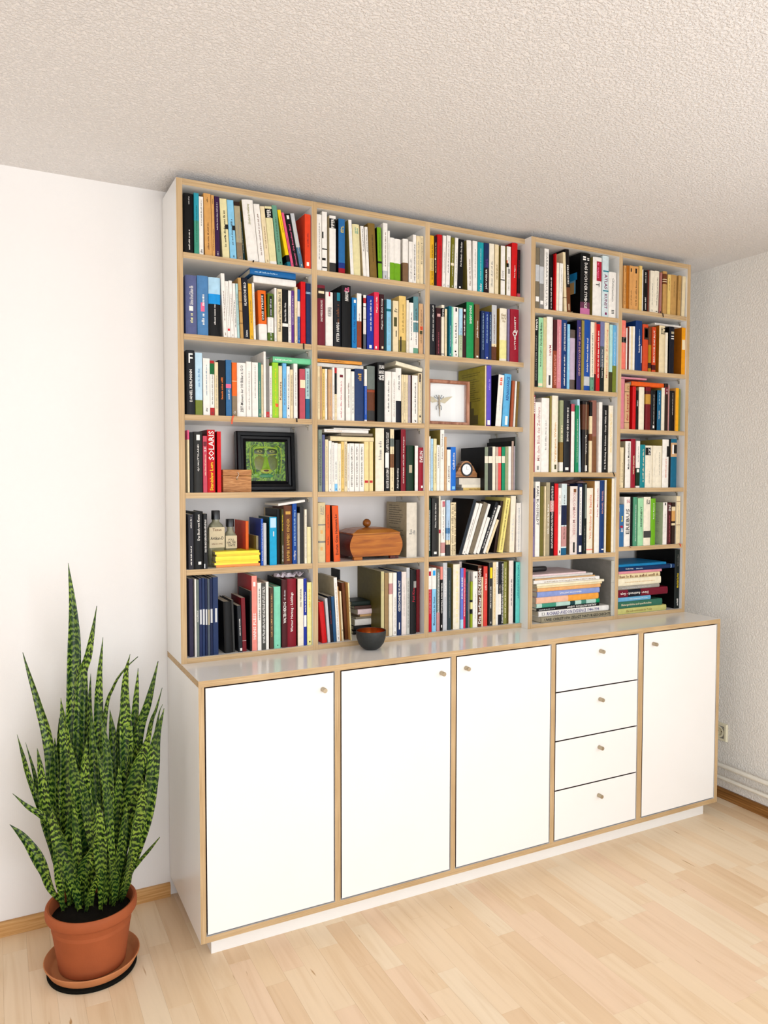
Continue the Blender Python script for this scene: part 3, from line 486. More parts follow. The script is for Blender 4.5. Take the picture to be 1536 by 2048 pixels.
(3,2,1.1471,-0.2119,1.909,0.0155,0.1843,0.1216,0.0,'navy2',{'G':[('pale_blue',0.2,0.95,0.3)]}),
(3,2,1.164,-0.2119,1.909,0.0181,0.183,0.1208,0.0,'navy_blue',{'L':[(0.03,0.06,0.4,0.7,'white')],'G':[('pale_blue',0.35,0.95,0.25)]}),
(3,2,1.1828,-0.2119,1.909,0.0116,0.1834,0.1211,0.0,'navy2',{'G':[('pale_blue',0.4,0.95,0.3)]}),
(3,2,1.1952,-0.2119,1.909,0.0227,0.2114,0.1395,0.0,'pale_grey',{'B':[(0.0,0.25,'brown5'),(0.25,0.3,'cream')],'s':'khaki'}),
(3,2,1.234,-0.2119,1.909,0.0333,0.2034,0.1343,0.0,'ivory',{'B':[(0.05,0.4,'pale_yellow')],'T':[('Kunst','olive_brown',0.85,0.9,0.6,'x'),('Das Tal','olive_brown',0.79,0.84,0.6,'x')],'G':[('olive_brown',0.74,0.78,0.5)],'s':'mustard','h':1}),
(3,2,1.2703,-0.2119,1.909,0.0097,0.2026,0.1337,0.0,'lilac_grey2',{'n':1}),
(3,2,1.2803,-0.2179,1.909,0.04,0.2036,0.1344,0.0,'crimson3',{'T':[('LUTHER BLISSETT','white',0.24,0.86,0.2,'u'),('Q','white',0.46,0.62,0.6,'u')],'h':1}),
(3,3,1.1716,-0.2039,1.656,0.0058,0.233,0.19,0.0,'cream',{'K':[(0.04,0.2,0.15,0.75,'dark_khaki'),(0.2,0.32,0.3,0.6,'dark_khaki'),(0.32,0.44,0.4,0.5,'dark_khaki')],'s':'olive_yellow','C':('dark_olive',0.42,0.9),'n':1}),
(3,3,1.1777,-0.2079,1.656,0.021,0.233,0.1538,0.0,'violet',{'B':[(0.0,0.03,'purple2')],'L':[(0.02,0.1,0.15,0.7,'white')],'G':[('lilac',0.6,0.8,0.4)],'h':1}),
(3,3,1.2167,-0.2099,1.656,0.0258,0.2001,0.16,4.23,'white',{'T':[('B','orange_red',0.88,0.96,0.4,'u'),('B','orange_red',0.8,0.87,0.4,'u')],'G':[('pale_grey',0.3,0.6,0.3)],'s':'black'}),
(3,3,1.25,-0.2099,1.656,0.0317,0.2048,0.1352,3.3,'light_blue',{'L':[(0.03,0.2,0.35,0.7,'white')],'T':[('RENAISSANCE','navy_blue',0.5,0.95,0.4,'u')],'h':1}),
(3,3,1.286,-0.2119,1.656,0.0113,0.1812,0.1196,3.16,'sienna2',{'n':1}),
(3,3,1.301,-0.2119,1.656,0.0076,0.1803,0.119,2.85,'white',{'n':1}),
(3,3,1.3093,-0.2119,1.656,0.0106,0.1792,0.1183,3.51,'olive_brown',{'n':1}),
(3,4,0.9175,-0.2099,1.408,0.0084,0.2018,0.1332,0.0,'white',{}),
(3,4,0.9262,-0.2119,1.408,0.0097,0.1933,0.1276,0.0,'pale_blue',{}),
(3,4,0.9372,-0.2119,1.408,0.0136,0.1936,0.1277,0.0,'cream2',{}),
(3,4,0.9518,-0.2119,1.408,0.0133,0.1707,0.1127,0.0,'white',{'G':[('black',0.5,0.95,0.3)]}),
(3,4,0.9654,-0.2139,1.408,0.017,0.2275,0.1502,0.0,'white',{'T':[('Kunst in Nürnberg','grey',0.52,0.93,0.5,'u')],'s':'khaki'}),
(3,4,0.9846,-0.2119,1.408,0.01,0.202,0.1333,0.0,'tan3',{'n':1}),
(3,4,0.996,-0.2119,1.408,0.0166,0.1541,0.1017,0.0,'white',{'T':[('A LESSING','dark_grey',0.2,0.6,0.4,'u')],'s':'black'}),
(3,4,1.014,-0.2119,1.408,0.0223,0.1646,0.1087,0.0,'azure3',{'L':[(0.03,0.1,0.2,0.8,'sky_blue')],'T':[('Caillebotte','white',0.48,0.87,0.4,'u')],'h':1}),
(3,4,1.1687,-0.2099,1.408,0.0153,0.1677,0.17,0.0,'sage_grey',{'B':[(0.63,0.79,'ivory')],'s':'black','n':1}),
(3,4,1.1859,-0.2099,1.408,0.0183,0.168,0.1109,0.0,'charcoal2',{'B':[(0.63,0.79,'ivory')],'L':[(0.8,0.98,0.2,0.9,'black')],'s':'black','n':1}),
(3,4,1.2046,-0.2099,1.408,0.0133,0.1699,0.1121,0.0,'ivory',{'n':1}),
(3,4,1.2201,-0.2099,1.408,0.0115,0.1687,0.1113,0.0,'pinkish_grey',{'B':[(0.63,0.79,'ivory')],'n':1}),
(3,4,1.2319,-0.2099,1.408,0.0138,0.1689,0.1115,0.0,'coral',{'B':[(0.63,0.79,'ivory')],'s':'pinkish_grey','n':1}),
(3,4,1.2487,-0.2099,1.408,0.0153,0.1693,0.1117,0.0,'emerald2',{'B':[(0.63,0.79,'ivory')],'s':'black','n':1}),
(3,4,1.2655,-0.2099,1.408,0.0147,0.1711,0.1129,0.0,'sage_grey2',{'n':1}),
(3,4,1.2805,-0.2099,1.408,0.0136,0.172,0.1135,0.0,'white',{'n':1}),
(3,4,1.2944,-0.2119,1.408,0.0096,0.193,0.17,0.0,'pinkish_grey2',{'s':'black','n':1}),
(3,4,1.3062,-0.2099,1.408,0.0061,0.1734,0.1145,0.0,'lilac_grey',{'n':1}),
(3,4,1.3172,-0.2039,1.408,0.0042,0.2108,0.18,0.0,'grey_green',{'s':'dark_grey2','n':1}),
(3,5,0.9179,-0.2079,1.162,0.0103,0.2184,0.1441,0.0,'dark_green2',{'G':[('white',0.1,0.8,0.5)]}),
(3,5,0.9337,-0.2099,1.162,0.028,0.2182,0.144,0.0,'charcoal2',{'L':[(0.04,0.08,0.3,0.7,'white')],'T':[('Neue Welt der Bilder','white',0.5,0.92,0.2,'u')],'s':'black','h':1}),
(3,5,0.9669,-0.2039,1.162,0.0067,0.226,0.1492,0.0,'ivory',{'L':[(0.38,0.44,0.0,1.0,'crimson')],'n':1}),
(3,5,0.974,-0.2079,1.162,0.0179,0.2104,0.1389,0.0,'white',{'B':[(0.05,0.24,'dusty_rose')],'L':[(0.88,0.98,0.3,0.9,'rose')],'G':[('grey',0.3,0.95,0.4)]}),
(3,5,0.997,-0.2079,1.162,0.0167,0.2101,0.1387,0.0,'pale_blue3',{'B':[(0.0,0.2,'dark_grey'),(0.2,0.28,'cream'),(0.4,0.5,'steel_blue')]}),
(3,5,1.0165,-0.2099,1.162,0.0233,0.201,0.1327,0.0,'cream',{'G':[('grey_brown',0.02,0.98,0.9)],'h':1}),
(3,5,1.0514,-0.2079,1.162,0.0132,0.2201,0.15,17.95,'dark_slate',{'s':'black_brown','n':1}),
(3,5,1.0673,-0.2079,1.162,0.0145,0.2046,0.135,18.14,'white',{}),
(3,5,1.0833,-0.2079,1.162,0.0119,0.2037,0.1344,18.71,'white',{'n':1}),
(3,5,1.0973,-0.2079,1.162,0.0186,0.2074,0.1369,19.1,'taupe2',{'n':1}),
(3,5,1.1173,-0.2099,1.162,0.0111,0.2026,0.1337,19.77,'white',{'n':1}),
(3,5,1.1298,-0.2099,1.162,0.0139,0.1475,0.0974,20.54,'white',{'n':1}),
(3,5,1.1467,-0.2079,1.162,0.014,0.21,0.1386,20.82,'charcoal',{'G':[('white',0.1,0.9,0.4)]}),
(3,5,1.162,-0.2099,1.162,0.0105,0.198,0.1307,21.5,'white',{'n':1}),
(3,5,1.174,-0.2099,1.162,0.0106,0.139,0.0917,22.3,'cream',{'n':1}),
(3,5,1.2199,-0.1999,1.162,0.0137,0.2052,0.1354,8.73,'dark_brown',{'s':'black_brown','n':1}),
(3,5,1.2341,-0.2119,1.162,0.021,0.2173,0.1434,9.43,'pale_yellow2',{'T':[('DIE FRÜHZEIT DES MODERNEN HOLZSCHNITTS','black',0.05,0.95,0.3,'d')]}),
(3,5,1.3024,-0.1599,1.162,0.0127,0.2067,0.1,0.0,'gold2',{'n':1}),
(3,5,1.2868,-0.2119,1.162,0.0235,0.2235,0.049,1.71,'ivory',{'G':[('pale_grey',0.2,0.6,0.4)],'s':'cream'}),
(3,5,1.3189,-0.2139,1.162,0.0226,0.1954,0.1289,0.0,'white',{'G':[('slate_blue',0.05,0.9,0.2)],'s':'pinkish_white'}),
(3,6,0.9168,-0.2099,0.878,0.0158,0.2406,0.1588,0.0,'crimson4',{'B':[(0.67,1.0,'white')],'L':[(0.88,0.95,0.2,0.8,'crimson')]}),
(3,6,0.9339,-0.2099,0.878,0.0185,0.2406,0.1588,0.0,'sky_blue2',{'B':[(0.67,1.0,'white')],'L':[(0.88,0.96,0.2,0.8,'azure')],'T':[('Meisterwerke der Kunst','navy',0.1,0.55,0.4,'u')]}),
(3,6,0.9566,-0.2059,0.878,0.0144,0.235,0.1551,0.0,'grey_green',{'B':[(0.0,0.3,'dusty_rose')],'G':[('white',0.3,0.95,0.5)]}),
(3,6,0.9725,-0.2079,0.878,0.0099,0.2432,0.1605,0.0,'black',{'B':[(0.8,1.0,'salmon_pink')],'L':[(0.05,0.09,0.3,0.7,'white')],'T':[('CHAGALL DREI WERK','white',0.27,0.75,0.5,'u')]}),
(3,6,0.9834,-0.2079,0.878,0.0185,0.2575,0.1699,0.0,'pale_grey',{'G':[('white',0.5,0.9,0.5)]}),
(3,6,1.0045,-0.2079,0.878,0.016,0.237,0.1564,0.0,'dark_slate2',{'G':[('grey',0.2,0.8,0.2)]}),
(3,6,1.0293,-0.2099,0.878,0.0295,0.2493,0.1645,0.0,'ivory',{'G':[('pale_yellow2',0.1,0.9,0.3)],'s':'khaki','h':1}),
(3,6,1.1061,-0.1299,0.878,0.0117,0.2484,0.06,0.0,'pinkish_white',{'n':1}),
(3,6,1.0627,-0.2079,0.878,0.0129,0.2323,0.1533,0.0,'periwinkle',{'B':[(0.0,0.15,'pale_blue')],'T':[('PAUL KLEE','white',0.5,0.85,0.5,'u')]}),
(3,6,1.0759,-0.2079,0.878,0.0095,0.2315,0.1528,0.0,'rose_red',{'G':[('white',0.2,0.85,0.4)]}),
(3,6,1.0881,-0.2059,0.878,0.0096,0.2185,0.1442,0.0,'dark_teal',{'G':[('purple2',0.3,0.8,0.4)]}),
(3,6,1.1008,-0.2019,0.878,0.0075,0.2174,0.069,0.0,'grey',{'n':1}),
(3,6,1.1087,-0.2079,0.878,0.009,0.1784,0.075,0.0,'lime3',{'B':[(0.3,0.6,'black'),(0.4,0.55,'pale_yellow')],'n':1}),
(3,6,1.1186,-0.2079,0.878,0.0218,0.217,0.1432,0.0,'white',{'L':[(0.88,0.92,0.4,0.7,'grey')],'G':[('grey',0.15,0.6,0.2)]}),
(3,6,1.1414,-0.2079,0.878,0.017,0.2385,0.1574,0.0,'brown5',{'T':[('Die Berliner SECESSION','white',0.05,0.95,0.8,'u')],'s':'black'}),
(3,6,1.1592,-0.2079,0.878,0.007,0.1933,0.1276,0.0,'cream',{'n':1}),
(3,6,1.1676,-0.2099,0.878,0.0182,0.2342,0.1546,0.0,'coral_red',{'G':[('white',0.6,0.88,0.4)],'s':'dark_red','h':1}),
(3,6,1.1928,-0.2079,0.878,0.0177,0.248,0.1637,0.0,'dark_grey',{'L':[(0.75,0.92,0.3,0.9,'yellow')],'s':'black'}),
(3,6,1.2119,-0.2079,0.878,0.0149,0.2485,0.164,0.0,'cream',{'G':[('tan',0.1,0.9,0.4)]}),
(3,6,1.2275,-0.2079,0.878,0.01,0.2492,0.1645,0.0,'white',{'T':[('KANDINSKY','dark_grey',0.65,0.92,0.6,'u')]}),
(3,6,1.2383,-0.2079,0.878,0.0136,0.2487,0.1641,0.0,'navy_black',{'B':[(0.16,0.49,'white')]}),
(3,6,1.2526,-0.2079,0.878,0.0101,0.2479,0.1636,0.0,'black',{'G':[('white',0.02,0.98,0.8)]}),
(3,6,1.2634,-0.2079,0.878,0.0159,0.2474,0.1633,0.0,'olive3',{'G':[('cream',0.1,0.9,0.4)],'s':'khaki'}),
(3,6,1.2873,-0.2119,0.878,0.0218,0.2512,0.1658,0.0,'pinkish_white',{'s':'khaki','h':1}),
(3,6,1.3205,-0.2119,0.878,0.021,0.2433,0.1606,0.0,'aqua',{'T':[('NATUR LANDSCHAFT','teal',0.4,0.95,0.35,'d')],'s':'dark_teal','h':1}),
(4,1,1.3736,-0.2501,2.117,0.0185,0.2353,0.1553,0.0,'taupe2',{'B':[(0.45,0.72,'pale_grey')],'L':[(0.12,0.2,0.05,0.9,'white')],'n':1}),
(4,1,1.3934,-0.2501,2.117,0.0199,0.2356,0.1555,0.0,'grey',{'B':[(0.42,0.7,'pale_grey')],'L':[(0.08,0.14,0.2,0.9,'white')],'n':1}),
(4,1,1.4135,-0.2541,2.117,0.021,0.2353,0.1553,0.0,'white',{'T':[('CARRARA SKULPTUR','grey',0.05,0.95,0.4,'d')]}),
(4,1,1.4475,-0.2401,2.117,0.0212,0.2203,0.1454,0.0,'black',{'G':[('white',0.05,0.6,0.3)]}),
(4,1,1.4691,-0.2521,2.117,0.0048,0.2234,0.1474,0.0,'red',{'n':1}),
(4,1,1.4742,-0.2541,2.117,0.0118,0.1887,0.1245,0.12,'ivory',{'n':1}),
(4,1,1.4873,-0.2541,2.117,0.0175,0.1883,0.1243,0.57,'white',{'G':[('grey',0.4,0.9,0.2)]}),
(4,1,1.518,-0.2501,2.117,0.0133,0.2351,0.1552,-2.63,'cream',{'B':[(0.24,0.25,'brown')],'n':1}),
(4,1,1.5347,-0.2481,2.117,0.0184,0.2496,0.1648,-3.16,'black_brown',{'B':[(0.0,0.4,'brown3')],'L':[(0.04,0.14,0.4,0.6,'cream')],'T':[('PERSISCHES','white',0.45,0.75,0.4,'d')]}),
(4,1,1.5967,-0.2561,2.117,0.0495,0.2447,0.1615,0.0,'black',{'B':[(0.0,0.1,'orchid'),(0.1,0.2,'plum')],'T':[('DAS BUCH DER SYMBOLE','white',0.1,0.84,0.3,'d')],'G':[('white',0.88,0.95,0.7)],'K':[(0.58,0.7,0.3,0.85,'azure2'),(0.36,0.58,0.15,0.8,'sky_blue3'),(0.36,0.55,0.25,0.75,'tan'),(0.02,0.08,0.1,0.7,'cream'),(0.42,0.5,0.45,0.55,'dark_red')],'s':'black','h':1}),
(4,1,1.6644,-0.2521,2.117,0.0464,0.2376,0.1568,0.0,'white',{'L':[(0.6,0.93,0.38,0.92,'crimson')],'T':[('T','black',0.5,0.57,0.4,'d')],'G':[('pink',0.65,0.92,0.3)],'s':'khaki','h':1}),
(4,1,1.7153,-0.2521,2.117,0.0339,0.2487,0.1641,0.0,'pale_ice',{'L':[(0.42,0.44,0.1,0.9,'teal'),(0.74,0.76,0.1,0.9,'teal'),(0.04,0.08,0.4,0.7,'dark_magenta')],'T':[('ATLAS','dark_magenta',0.46,0.7,0.45,'d'),('KUNST','dark_magenta',0.14,0.38,0.45,'d')]}),
(4,1,1.7495,-0.2541,2.117,0.0392,0.1871,0.101,0.0,'white',{'T':[('Christentum','grey',0.36,0.87,0.3,'d'),('III','black',0.09,0.17,0.35,'d')]}),
(4,1,1.7559,-0.1501,2.117,0.0391,0.2505,0.09,0.0,'greige',{'n':1}),
(4,2,1.3678,-0.2521,1.812,0.0207,0.269,0.1775,0.0,'black',{'T':[('twen','white',0.82,0.98,0.5,'u'),('MADISON PETER LINDSAY','grey',0.1,0.75,0.3,'u')]}),
(4,2,1.3891,-0.2521,1.812,0.0225,0.2717,0.1793,0.0,'mint2',{'L':[(0.02,0.06,0.0,0.9,'cream')],'T':[('Robert Hughes','black',0.3,0.58,0.35,'u'),('Der Schock der Moderne','black',0.6,0.93,0.5,'u')]}),
(4,2,1.4125,-0.2521,1.812,0.0165,0.2739,0.1808,0.0,'pale_khaki',{'n':1}),
(4,2,1.4293,-0.2561,1.812,0.0286,0.2784,0.1837,0.0,'white',{'L':[(0.04,0.18,0.3,0.6,'dark_grey')],'T':[('MARC','crimson',0.45,0.6,0.35,'d')],'G':[('pale_grey',0.2,0.42,0.2)]}),
(4,2,1.4622,-0.2521,1.812,0.0187,0.27,0.1782,0.0,'sienna',{'B':[(0.55,1.0,'brown_maroon')],'G':[('salmon_pink',0.05,0.5,0.5)]}),
(4,2,1.4815,-0.2521,1.812,0.0214,0.2724,0.1798,0.0,'dusty_rose2',{'G':[('white',0.1,0.9,0.15)]}),
(4,2,1.5049,-0.2521,1.812,0.0289,0.274,0.1808,0.0,'deep_blue',{'T':[('DIE ENTDECKUNG DER KUNST','white',0.55,0.95,0.3,'d')],'G':[('white',0.05,0.5,0.25)]}),
(4,2,1.5341,-0.2521,1.812,0.0127,0.2593,0.1711,0.0,'sky_blue2',{'G':[('white',0.3,0.95,0.3)]}),
(4,2,1.5527,-0.2461,1.812,0.0283,0.2406,0.1588,0.0,'lilac_pale',{'B':[(0.0,0.17,'brown_grey'),(0.86,1.0,'brown_grey')],'n':1}),
(4,2,1.5846,-0.2521,1.812,0.0224,0.28,0.1848,0.0,'indigo',{'T':[('KUNST IN DEUTSCHLAND','dusty_rose',0.2,0.9,0.4,'d')],'s':'black','h':1}),
(4,2,1.6084,-0.2521,1.812,0.013,0.2812,0.185,0.0,'khaki',{'n':1}),
(4,2,1.6235,-0.2521,1.812,0.031,0.285,0.185,0.0,'blue3',{'B':[(0.07,0.2,'pale_grey')],'T':[('Adolph Menzel radikal real','white',0.26,0.74,0.35,'u')]}),
(4,2,1.6555,-0.2521,1.812,0.0194,0.2789,0.1841,0.0,'ivory',{'B':[(0.0,0.2,'sage_green')]}),
(4,2,1.6756,-0.2521,1.812,0.0094,0.2793,0.1844,0.0,'salmon',{'B':[(0.0,0.25,'brown_maroon')]}),
(4,2,1.6854,-0.2521,1.812,0.02,0.2738,0.1807,0.0,'red3',{'G':[('white',0.2,0.9,0.4)]}),
(4,2,1.7068,-0.2521,1.812,0.0226,0.285,0.185,0.0,'slate_violet2',{'B':[(0.0,0.35,'black_green'),(0.35,0.65,'slate_grey')],'T':[('Kaspar Kosleck & der Tod','white',0.2,0.6,0.3,'u')]}),
(4,2,1.73,-0.2521,1.812,0.0263,0.2845,0.185,0.0,'cream',{'T':[('Meister der Zeichnung','salmon',0.2,0.9,0.4,'u')]}),
(4,2,1.7581,-0.2521,1.812,0.0154,0.2779,0.1834,0.0,'pale_aqua',{'B':[(0.0,0.3,'dark_olive')],'n':1}),
(4,2,1.7749,-0.2521,1.812,0.0201,0.2769,0.1828,0.0,'sky_blue3',{'B':[(0.0,0.4,'moss_green')],'G':[('white',0.4,0.9,0.2)]}),
(4,3,1.3655,-0.2521,1.479,0.0111,0.3015,0.185,0.0,'crimson5',{'T':[('VERMEER','white',0.75,0.98,0.6,'d')]}),
(4,3,1.3782,-0.2521,1.479,0.0303,0.2749,0.1814,0.0,'white',{'L':[(0.03,0.09,0.3,0.6,'grey')],'T':[('Mit dem Blick des Zeichners','dusty_rose',0.16,0.93,0.45,'u')]}),
(4,3,1.4087,-0.2541,1.479,0.0374,0.2932,0.185,0.0,'white',{'G':[('grey',0.3,0.7,0.2)]}),
(4,3,1.4537,-0.2481,1.479,0.0072,0.3024,0.185,0.0,'khaki',{'n':1}),
(4,3,1.4612,-0.2541,1.479,0.0297,0.3045,0.185,0.0,'ivory',{'L':[(0.04,0.1,0.4,0.7,'dark_olive')],'T':[('Vergangene Welten','tan',0.13,0.65,0.4,'u')]}),
(4,3,1.5006,-0.2521,1.479,0.0173,0.2874,0.185,0.0,'sage_grey2',{'B':[(0.14,0.42,'olive_brown'),(0.02,0.14,'white')],'T':[('SIEMEN','cream',0.42,0.65,0.5,'u')]}),
(4,3,1.5233,-0.2521,1.479,0.0326,0.2885,0.185,0.0,'charcoal',{'L':[(0.03,0.07,0.2,0.7,'white')],'T':[('DIE MAGIE DER DINGE','white',0.43,0.9,0.25,'d')]}),
(4,3,1.5593,-0.2521,1.479,0.0176,0.2759,0.1821,0.0,'white',{'B':[(0.89,1.0,'rose')],'s':'maroon','n':1,'h':1}),
(4,3,1.5796,-0.2541,1.479,0.0177,0.2709,0.1788,0.0,'emerald3',{'G':[('white',0.15,0.8,0.2)]}),
(4,3,1.6086,-0.2421,1.479,0.0124,0.2971,0.185,-2.13,'pale_blue2',{'n':1}),
(4,3,1.6213,-0.2501,1.479,0.0334,0.2917,0.185,0.0,'black_brown',{'B':[(0.6,0.95,'brown5')],'L':[(0.0,0.98,0.45,0.5,'greige'),(0.02,0.1,0.4,0.7,'white')],'T':[('Egon Schiele','white',0.26,0.52,0.25,'d')],'h':1}),
(4,3,1.655,-0.2521,1.479,0.0143,0.2879,0.185,0.0,'cream',{'B':[(0.45,0.55,'brown3'),(0.8,1.0,'black')],'n':1}),
(4,3,1.6755,-0.2461,1.479,0.0274,0.2961,0.185,-0.9,'brown2',{'B':[(0.5,1.0,'dusty_brown')],'n':1}),
(4,3,1.7032,-0.2541,1.479,0.0174,0.2893,0.185,0.0,'white',{'G':[('pale_grey',0.3,0.9,0.2)]}),
(4,3,1.722,-0.2541,1.479,0.0339,0.2782,0.1836,0.0,'black',{'T':[('Die Erfindung des Schönen - Oscar Wilde und','white',0.05,0.92,0.3,'u')]}),
(4,3,1.7585,-0.2521,1.479,0.0234,0.278,0.1835,0.0,'ivory',{'G':[('pale_gold',0.3,0.9,0.5)],'R':('black',14.0,16.0)}),
(4,4,1.3655,-0.2521,1.1445,0.0144,0.2715,0.1792,0.0,'lilac_grey2',{'B':[(0.85,1.0,'dark_violet')],'G':[('dark_violet',0.3,0.8,0.5)]}),
(4,4,1.3812,-0.2521,1.1445,0.0225,0.2971,0.185,0.0,'white',{'T':[('KARL BLOSSFELDT','dark_grey',0.42,0.94,0.5,'d')]}),
(4,4,1.4098,-0.2461,1.1445,0.0175,0.2789,0.1841,0.0,'olive4',{'n':1}),
(4,4,1.4276,-0.2521,1.1445,0.0066,0.2789,0.1841,0.0,'cream',{'n':1}),
(4,4,1.4404,-0.2461,1.1445,0.0184,0.2944,0.185,0.0,'greige',{'G':[('white',0.3,0.7,0.4)]}),
(4,4,1.46,-0.2461,1.1445,0.0198,0.2943,0.185,0.0,'black',{'B':[(0.6,0.75,'dusty_rose')],'G':[('white',0.1,0.95,0.5)]}),
(4,4,1.4801,-0.2501,1.1445,0.0179,0.2891,0.185,0.0,'red',{'n':1}),
(4,4,1.5004,-0.2481,1.1445,0.0153,0.2721,0.1796,0.0,'white',{'L':[(0.03,0.07,0.4,0.7,'black')],'T':[('Caspar D','grey',0.6,0.9,0.5,'u')]}),
(4,4,1.516,-0.2501,1.1445,0.0259,0.2885,0.185,0.0,'pale_ice',{'B':[(0.0,0.1,'teal_blue'),(0.12,0.4,'dusty_rose'),(0.42,0.7,'deep_navy')]}),
(4,4,1.5598,-0.2521,1.1445,0.0381,0.2784,0.1837,0.0,'pinkish_white',{'L':[(0.03,0.18,0.4,0.62,'black'),(0.91,0.96,0.4,0.75,'brown3')],'T':[('KOLOMAN MOSER','dusty_rose',0.28,0.9,0.36,'d')],'s':'taupe','h':1}),
(4,4,1.602,-0.2481,1.1445,0.0262,0.2888,0.185,0.0,'deep_navy',{'L':[(0.27,0.95,0.3,0.75,'white'),(0.03,0.12,0.3,0.75,'white')],'G':[('deep_navy',0.3,0.9,0.2)]}),
(4,4,1.6307,-0.2461,1.1445,0.0205,0.2914,0.185,0.0,'black_green',{'L':[(0.5,0.98,0.5,0.9,'grey_green')],'G':[('grey',0.05,0.4,0.2)]}),
(4,4,1.6514,-0.2481,1.1445,0.0332,0.2705,0.1785,0.0,'ivory',{'B':[(0.05,0.07,'salmon_pink')],'T':[('Von Kirchner bis Baselitz','salmon',0.22,0.9,0.36,'u')]}),
(4,4,1.6931,-0.2481,1.1445,0.0269,0.2993,0.185,0.0,'white',{'T':[('Paula Modersohn','rose',0.5,0.9,0.25,'u')],'s':'tan'}),
(4,4,1.7213,-0.2481,1.1445,0.0242,0.302,0.185,0.0,'deep_blue',{'L':[(0.04,0.055,0.4,0.9,'white')],'T':[('MICHAEL TRIEGEL','dusty_rose',0.54,0.86,0.35,'u')],'h':1}),
(4,4,1.747,-0.2481,1.1445,0.0086,0.3034,0.185,0.0,'ivory',{'n':1}),
(4,4,1.7805,-0.2521,1.1445,0.0145,0.3102,0.19,0.0,'ivory',{'s':'mustard','n':1}),
(5,1,1.8303,-0.2521,2.162,0.0136,0.1782,0.1176,0.0,'tan4',{'G':[('black',0.1,0.6,0.3),('black',0.85,0.95,0.3)]}),
(5,1,1.8492,-0.2481,2.162,0.0131,0.1817,0.1199,0.0,'ochre',{'n':1}),
(5,1,1.8626,-0.2521,2.162,0.0187,0.182,0.1201,0.0,'tan4',{'L':[(0.86,0.94,0.3,0.6,'black')],'G':[('black',0.1,0.45,0.25)]}),
(5,1,1.8833,-0.2521,2.162,0.0324,0.1821,0.1202,0.0,'tan4',{'L':[(0.84,0.95,0.35,0.6,'black')],'G':[('black',0.1,0.7,0.2)]}),
(5,1,1.9183,-0.2521,2.162,0.0157,0.1882,0.1242,0.0,'pale_gold',{'n':1}),
(5,1,1.935,-0.2521,2.162,0.0047,0.1741,0.1149,0.0,'white',{'n':1}),
(5,1,1.9407,-0.2521,2.162,0.0252,0.1722,0.1136,0.0,'black',{'G':[('white',0.05,0.35,0.3),('white',0.7,0.95,0.25)]}),
(5,1,1.9724,-0.2461,2.162,0.0081,0.1789,0.1181,0.0,'red_brown',{'n':1}),
(5,1,1.9808,-0.2521,2.162,0.023,0.1756,0.1159,0.65,'ivory',{}),
(5,1,2.0055,-0.2521,2.162,0.027,0.178,0.1175,1.01,'ivory',{}),
(5,1,2.036,-0.2521,2.162,0.0117,0.1744,0.1151,1.17,'dusty_rose3',{'L':[(0.02,0.06,0.3,0.7,'black')],'R':('black',8.0,16.0)}),
(5,1,2.0559,-0.2541,2.162,0.0236,0.1822,0.1203,0.0,'tan2',{'B':[(0.7,0.94,'brown3'),(0.8,0.82,'cream'),(0.75,0.77,'cream')],'n':1,'h':1}),
(5,1,2.0831,-0.2521,2.162,0.0175,0.1719,0.1135,0.54,'pale_gold',{'G':[('black',0.6,0.9,0.25)]}),
(5,1,2.1023,-0.2521,2.162,0.0362,0.1736,0.1146,0.89,'tan2',{'G':[('olive_brown',0.45,0.85,0.15)]}),
(5,1,2.1456,-0.2521,2.162,0.016,0.1754,0.1158,1.47,'tan2',{'G':[('olive_brown',0.4,0.9,0.25)]}),
(5,1,2.1691,-0.2521,2.162,0.0193,0.1744,0.1151,1.36,'cream',{'n':1}),
(5,2,1.8216,-0.2521,1.91,0.0267,0.204,0.1347,0.0,'coral_pink',{'L':[(0.55,0.66,0.05,0.95,'black'),(0.57,0.63,0.5,0.85,'cream')],'G':[('white',0.35,0.9,0.12)]}),
(5,2,1.85,-0.2521,1.91,0.0049,0.1745,0.1152,0.0,'white',{'n':1}),
(5,2,1.8552,-0.2521,1.91,0.0102,0.1798,0.1187,0.0,'red_brown',{'G':[('dark_brown',0.1,0.9,0.4)]}),
(5,2,1.8664,-0.2521,1.91,0.0095,0.1826,0.1205,0.0,'white',{'n':1}),
(5,2,1.8763,-0.2521,1.91,0.0096,0.1835,0.1211,0.0,'cream',{'n':1}),
(5,2,1.8865,-0.2521,1.91,0.0113,0.1844,0.1217,0.0,'white',{'n':1}),
(5,2,1.9014,-0.2551,1.91,0.0367,0.2098,0.1385,0.0,'deep_blue',{'L':[(0.16,0.5,0.8,0.9,'lilac_pale')],'T':[('Landpartie','white',0.37,0.7,0.3,'u')],'G':[('pale_blue',0.55,0.83,0.08)],'h':1}),
(5,2,1.9452,-0.2521,1.91,0.0318,0.1991,0.1314,0.0,'orange_red2',{'L':[(0.68,0.93,0.2,1.0,'dark_brown'),(0.72,0.9,0.3,0.8,'tan')],'n':1}),
(5,2,1.9783,-0.2511,1.91,0.0153,0.1912,0.1262,0.0,'mustard',{'B':[(0.6,1.0,'brown3'),(0.08,0.2,'dark_brown')],'n':1}),
(5,2,1.9981,-0.2521,1.91,0.0212,0.1916,0.1264,0.0,'orange_red2',{'B':[(0.05,0.16,'brown_maroon')],'T':[('BEAUVOIR DAS BLUT','white',0.22,0.93,0.4,'u')]}),
(5,2,2.0396,-0.2541,1.91,0.0329,0.202,0.1333,0.0,'cream',{'G':[('black',0.82,0.97,0.8)],'s':'ochre','n':1,'h':1}),
(5,2,2.0728,-0.2561,1.91,0.0132,0.1738,0.1147,0.0,'ivory',{'n':1}),
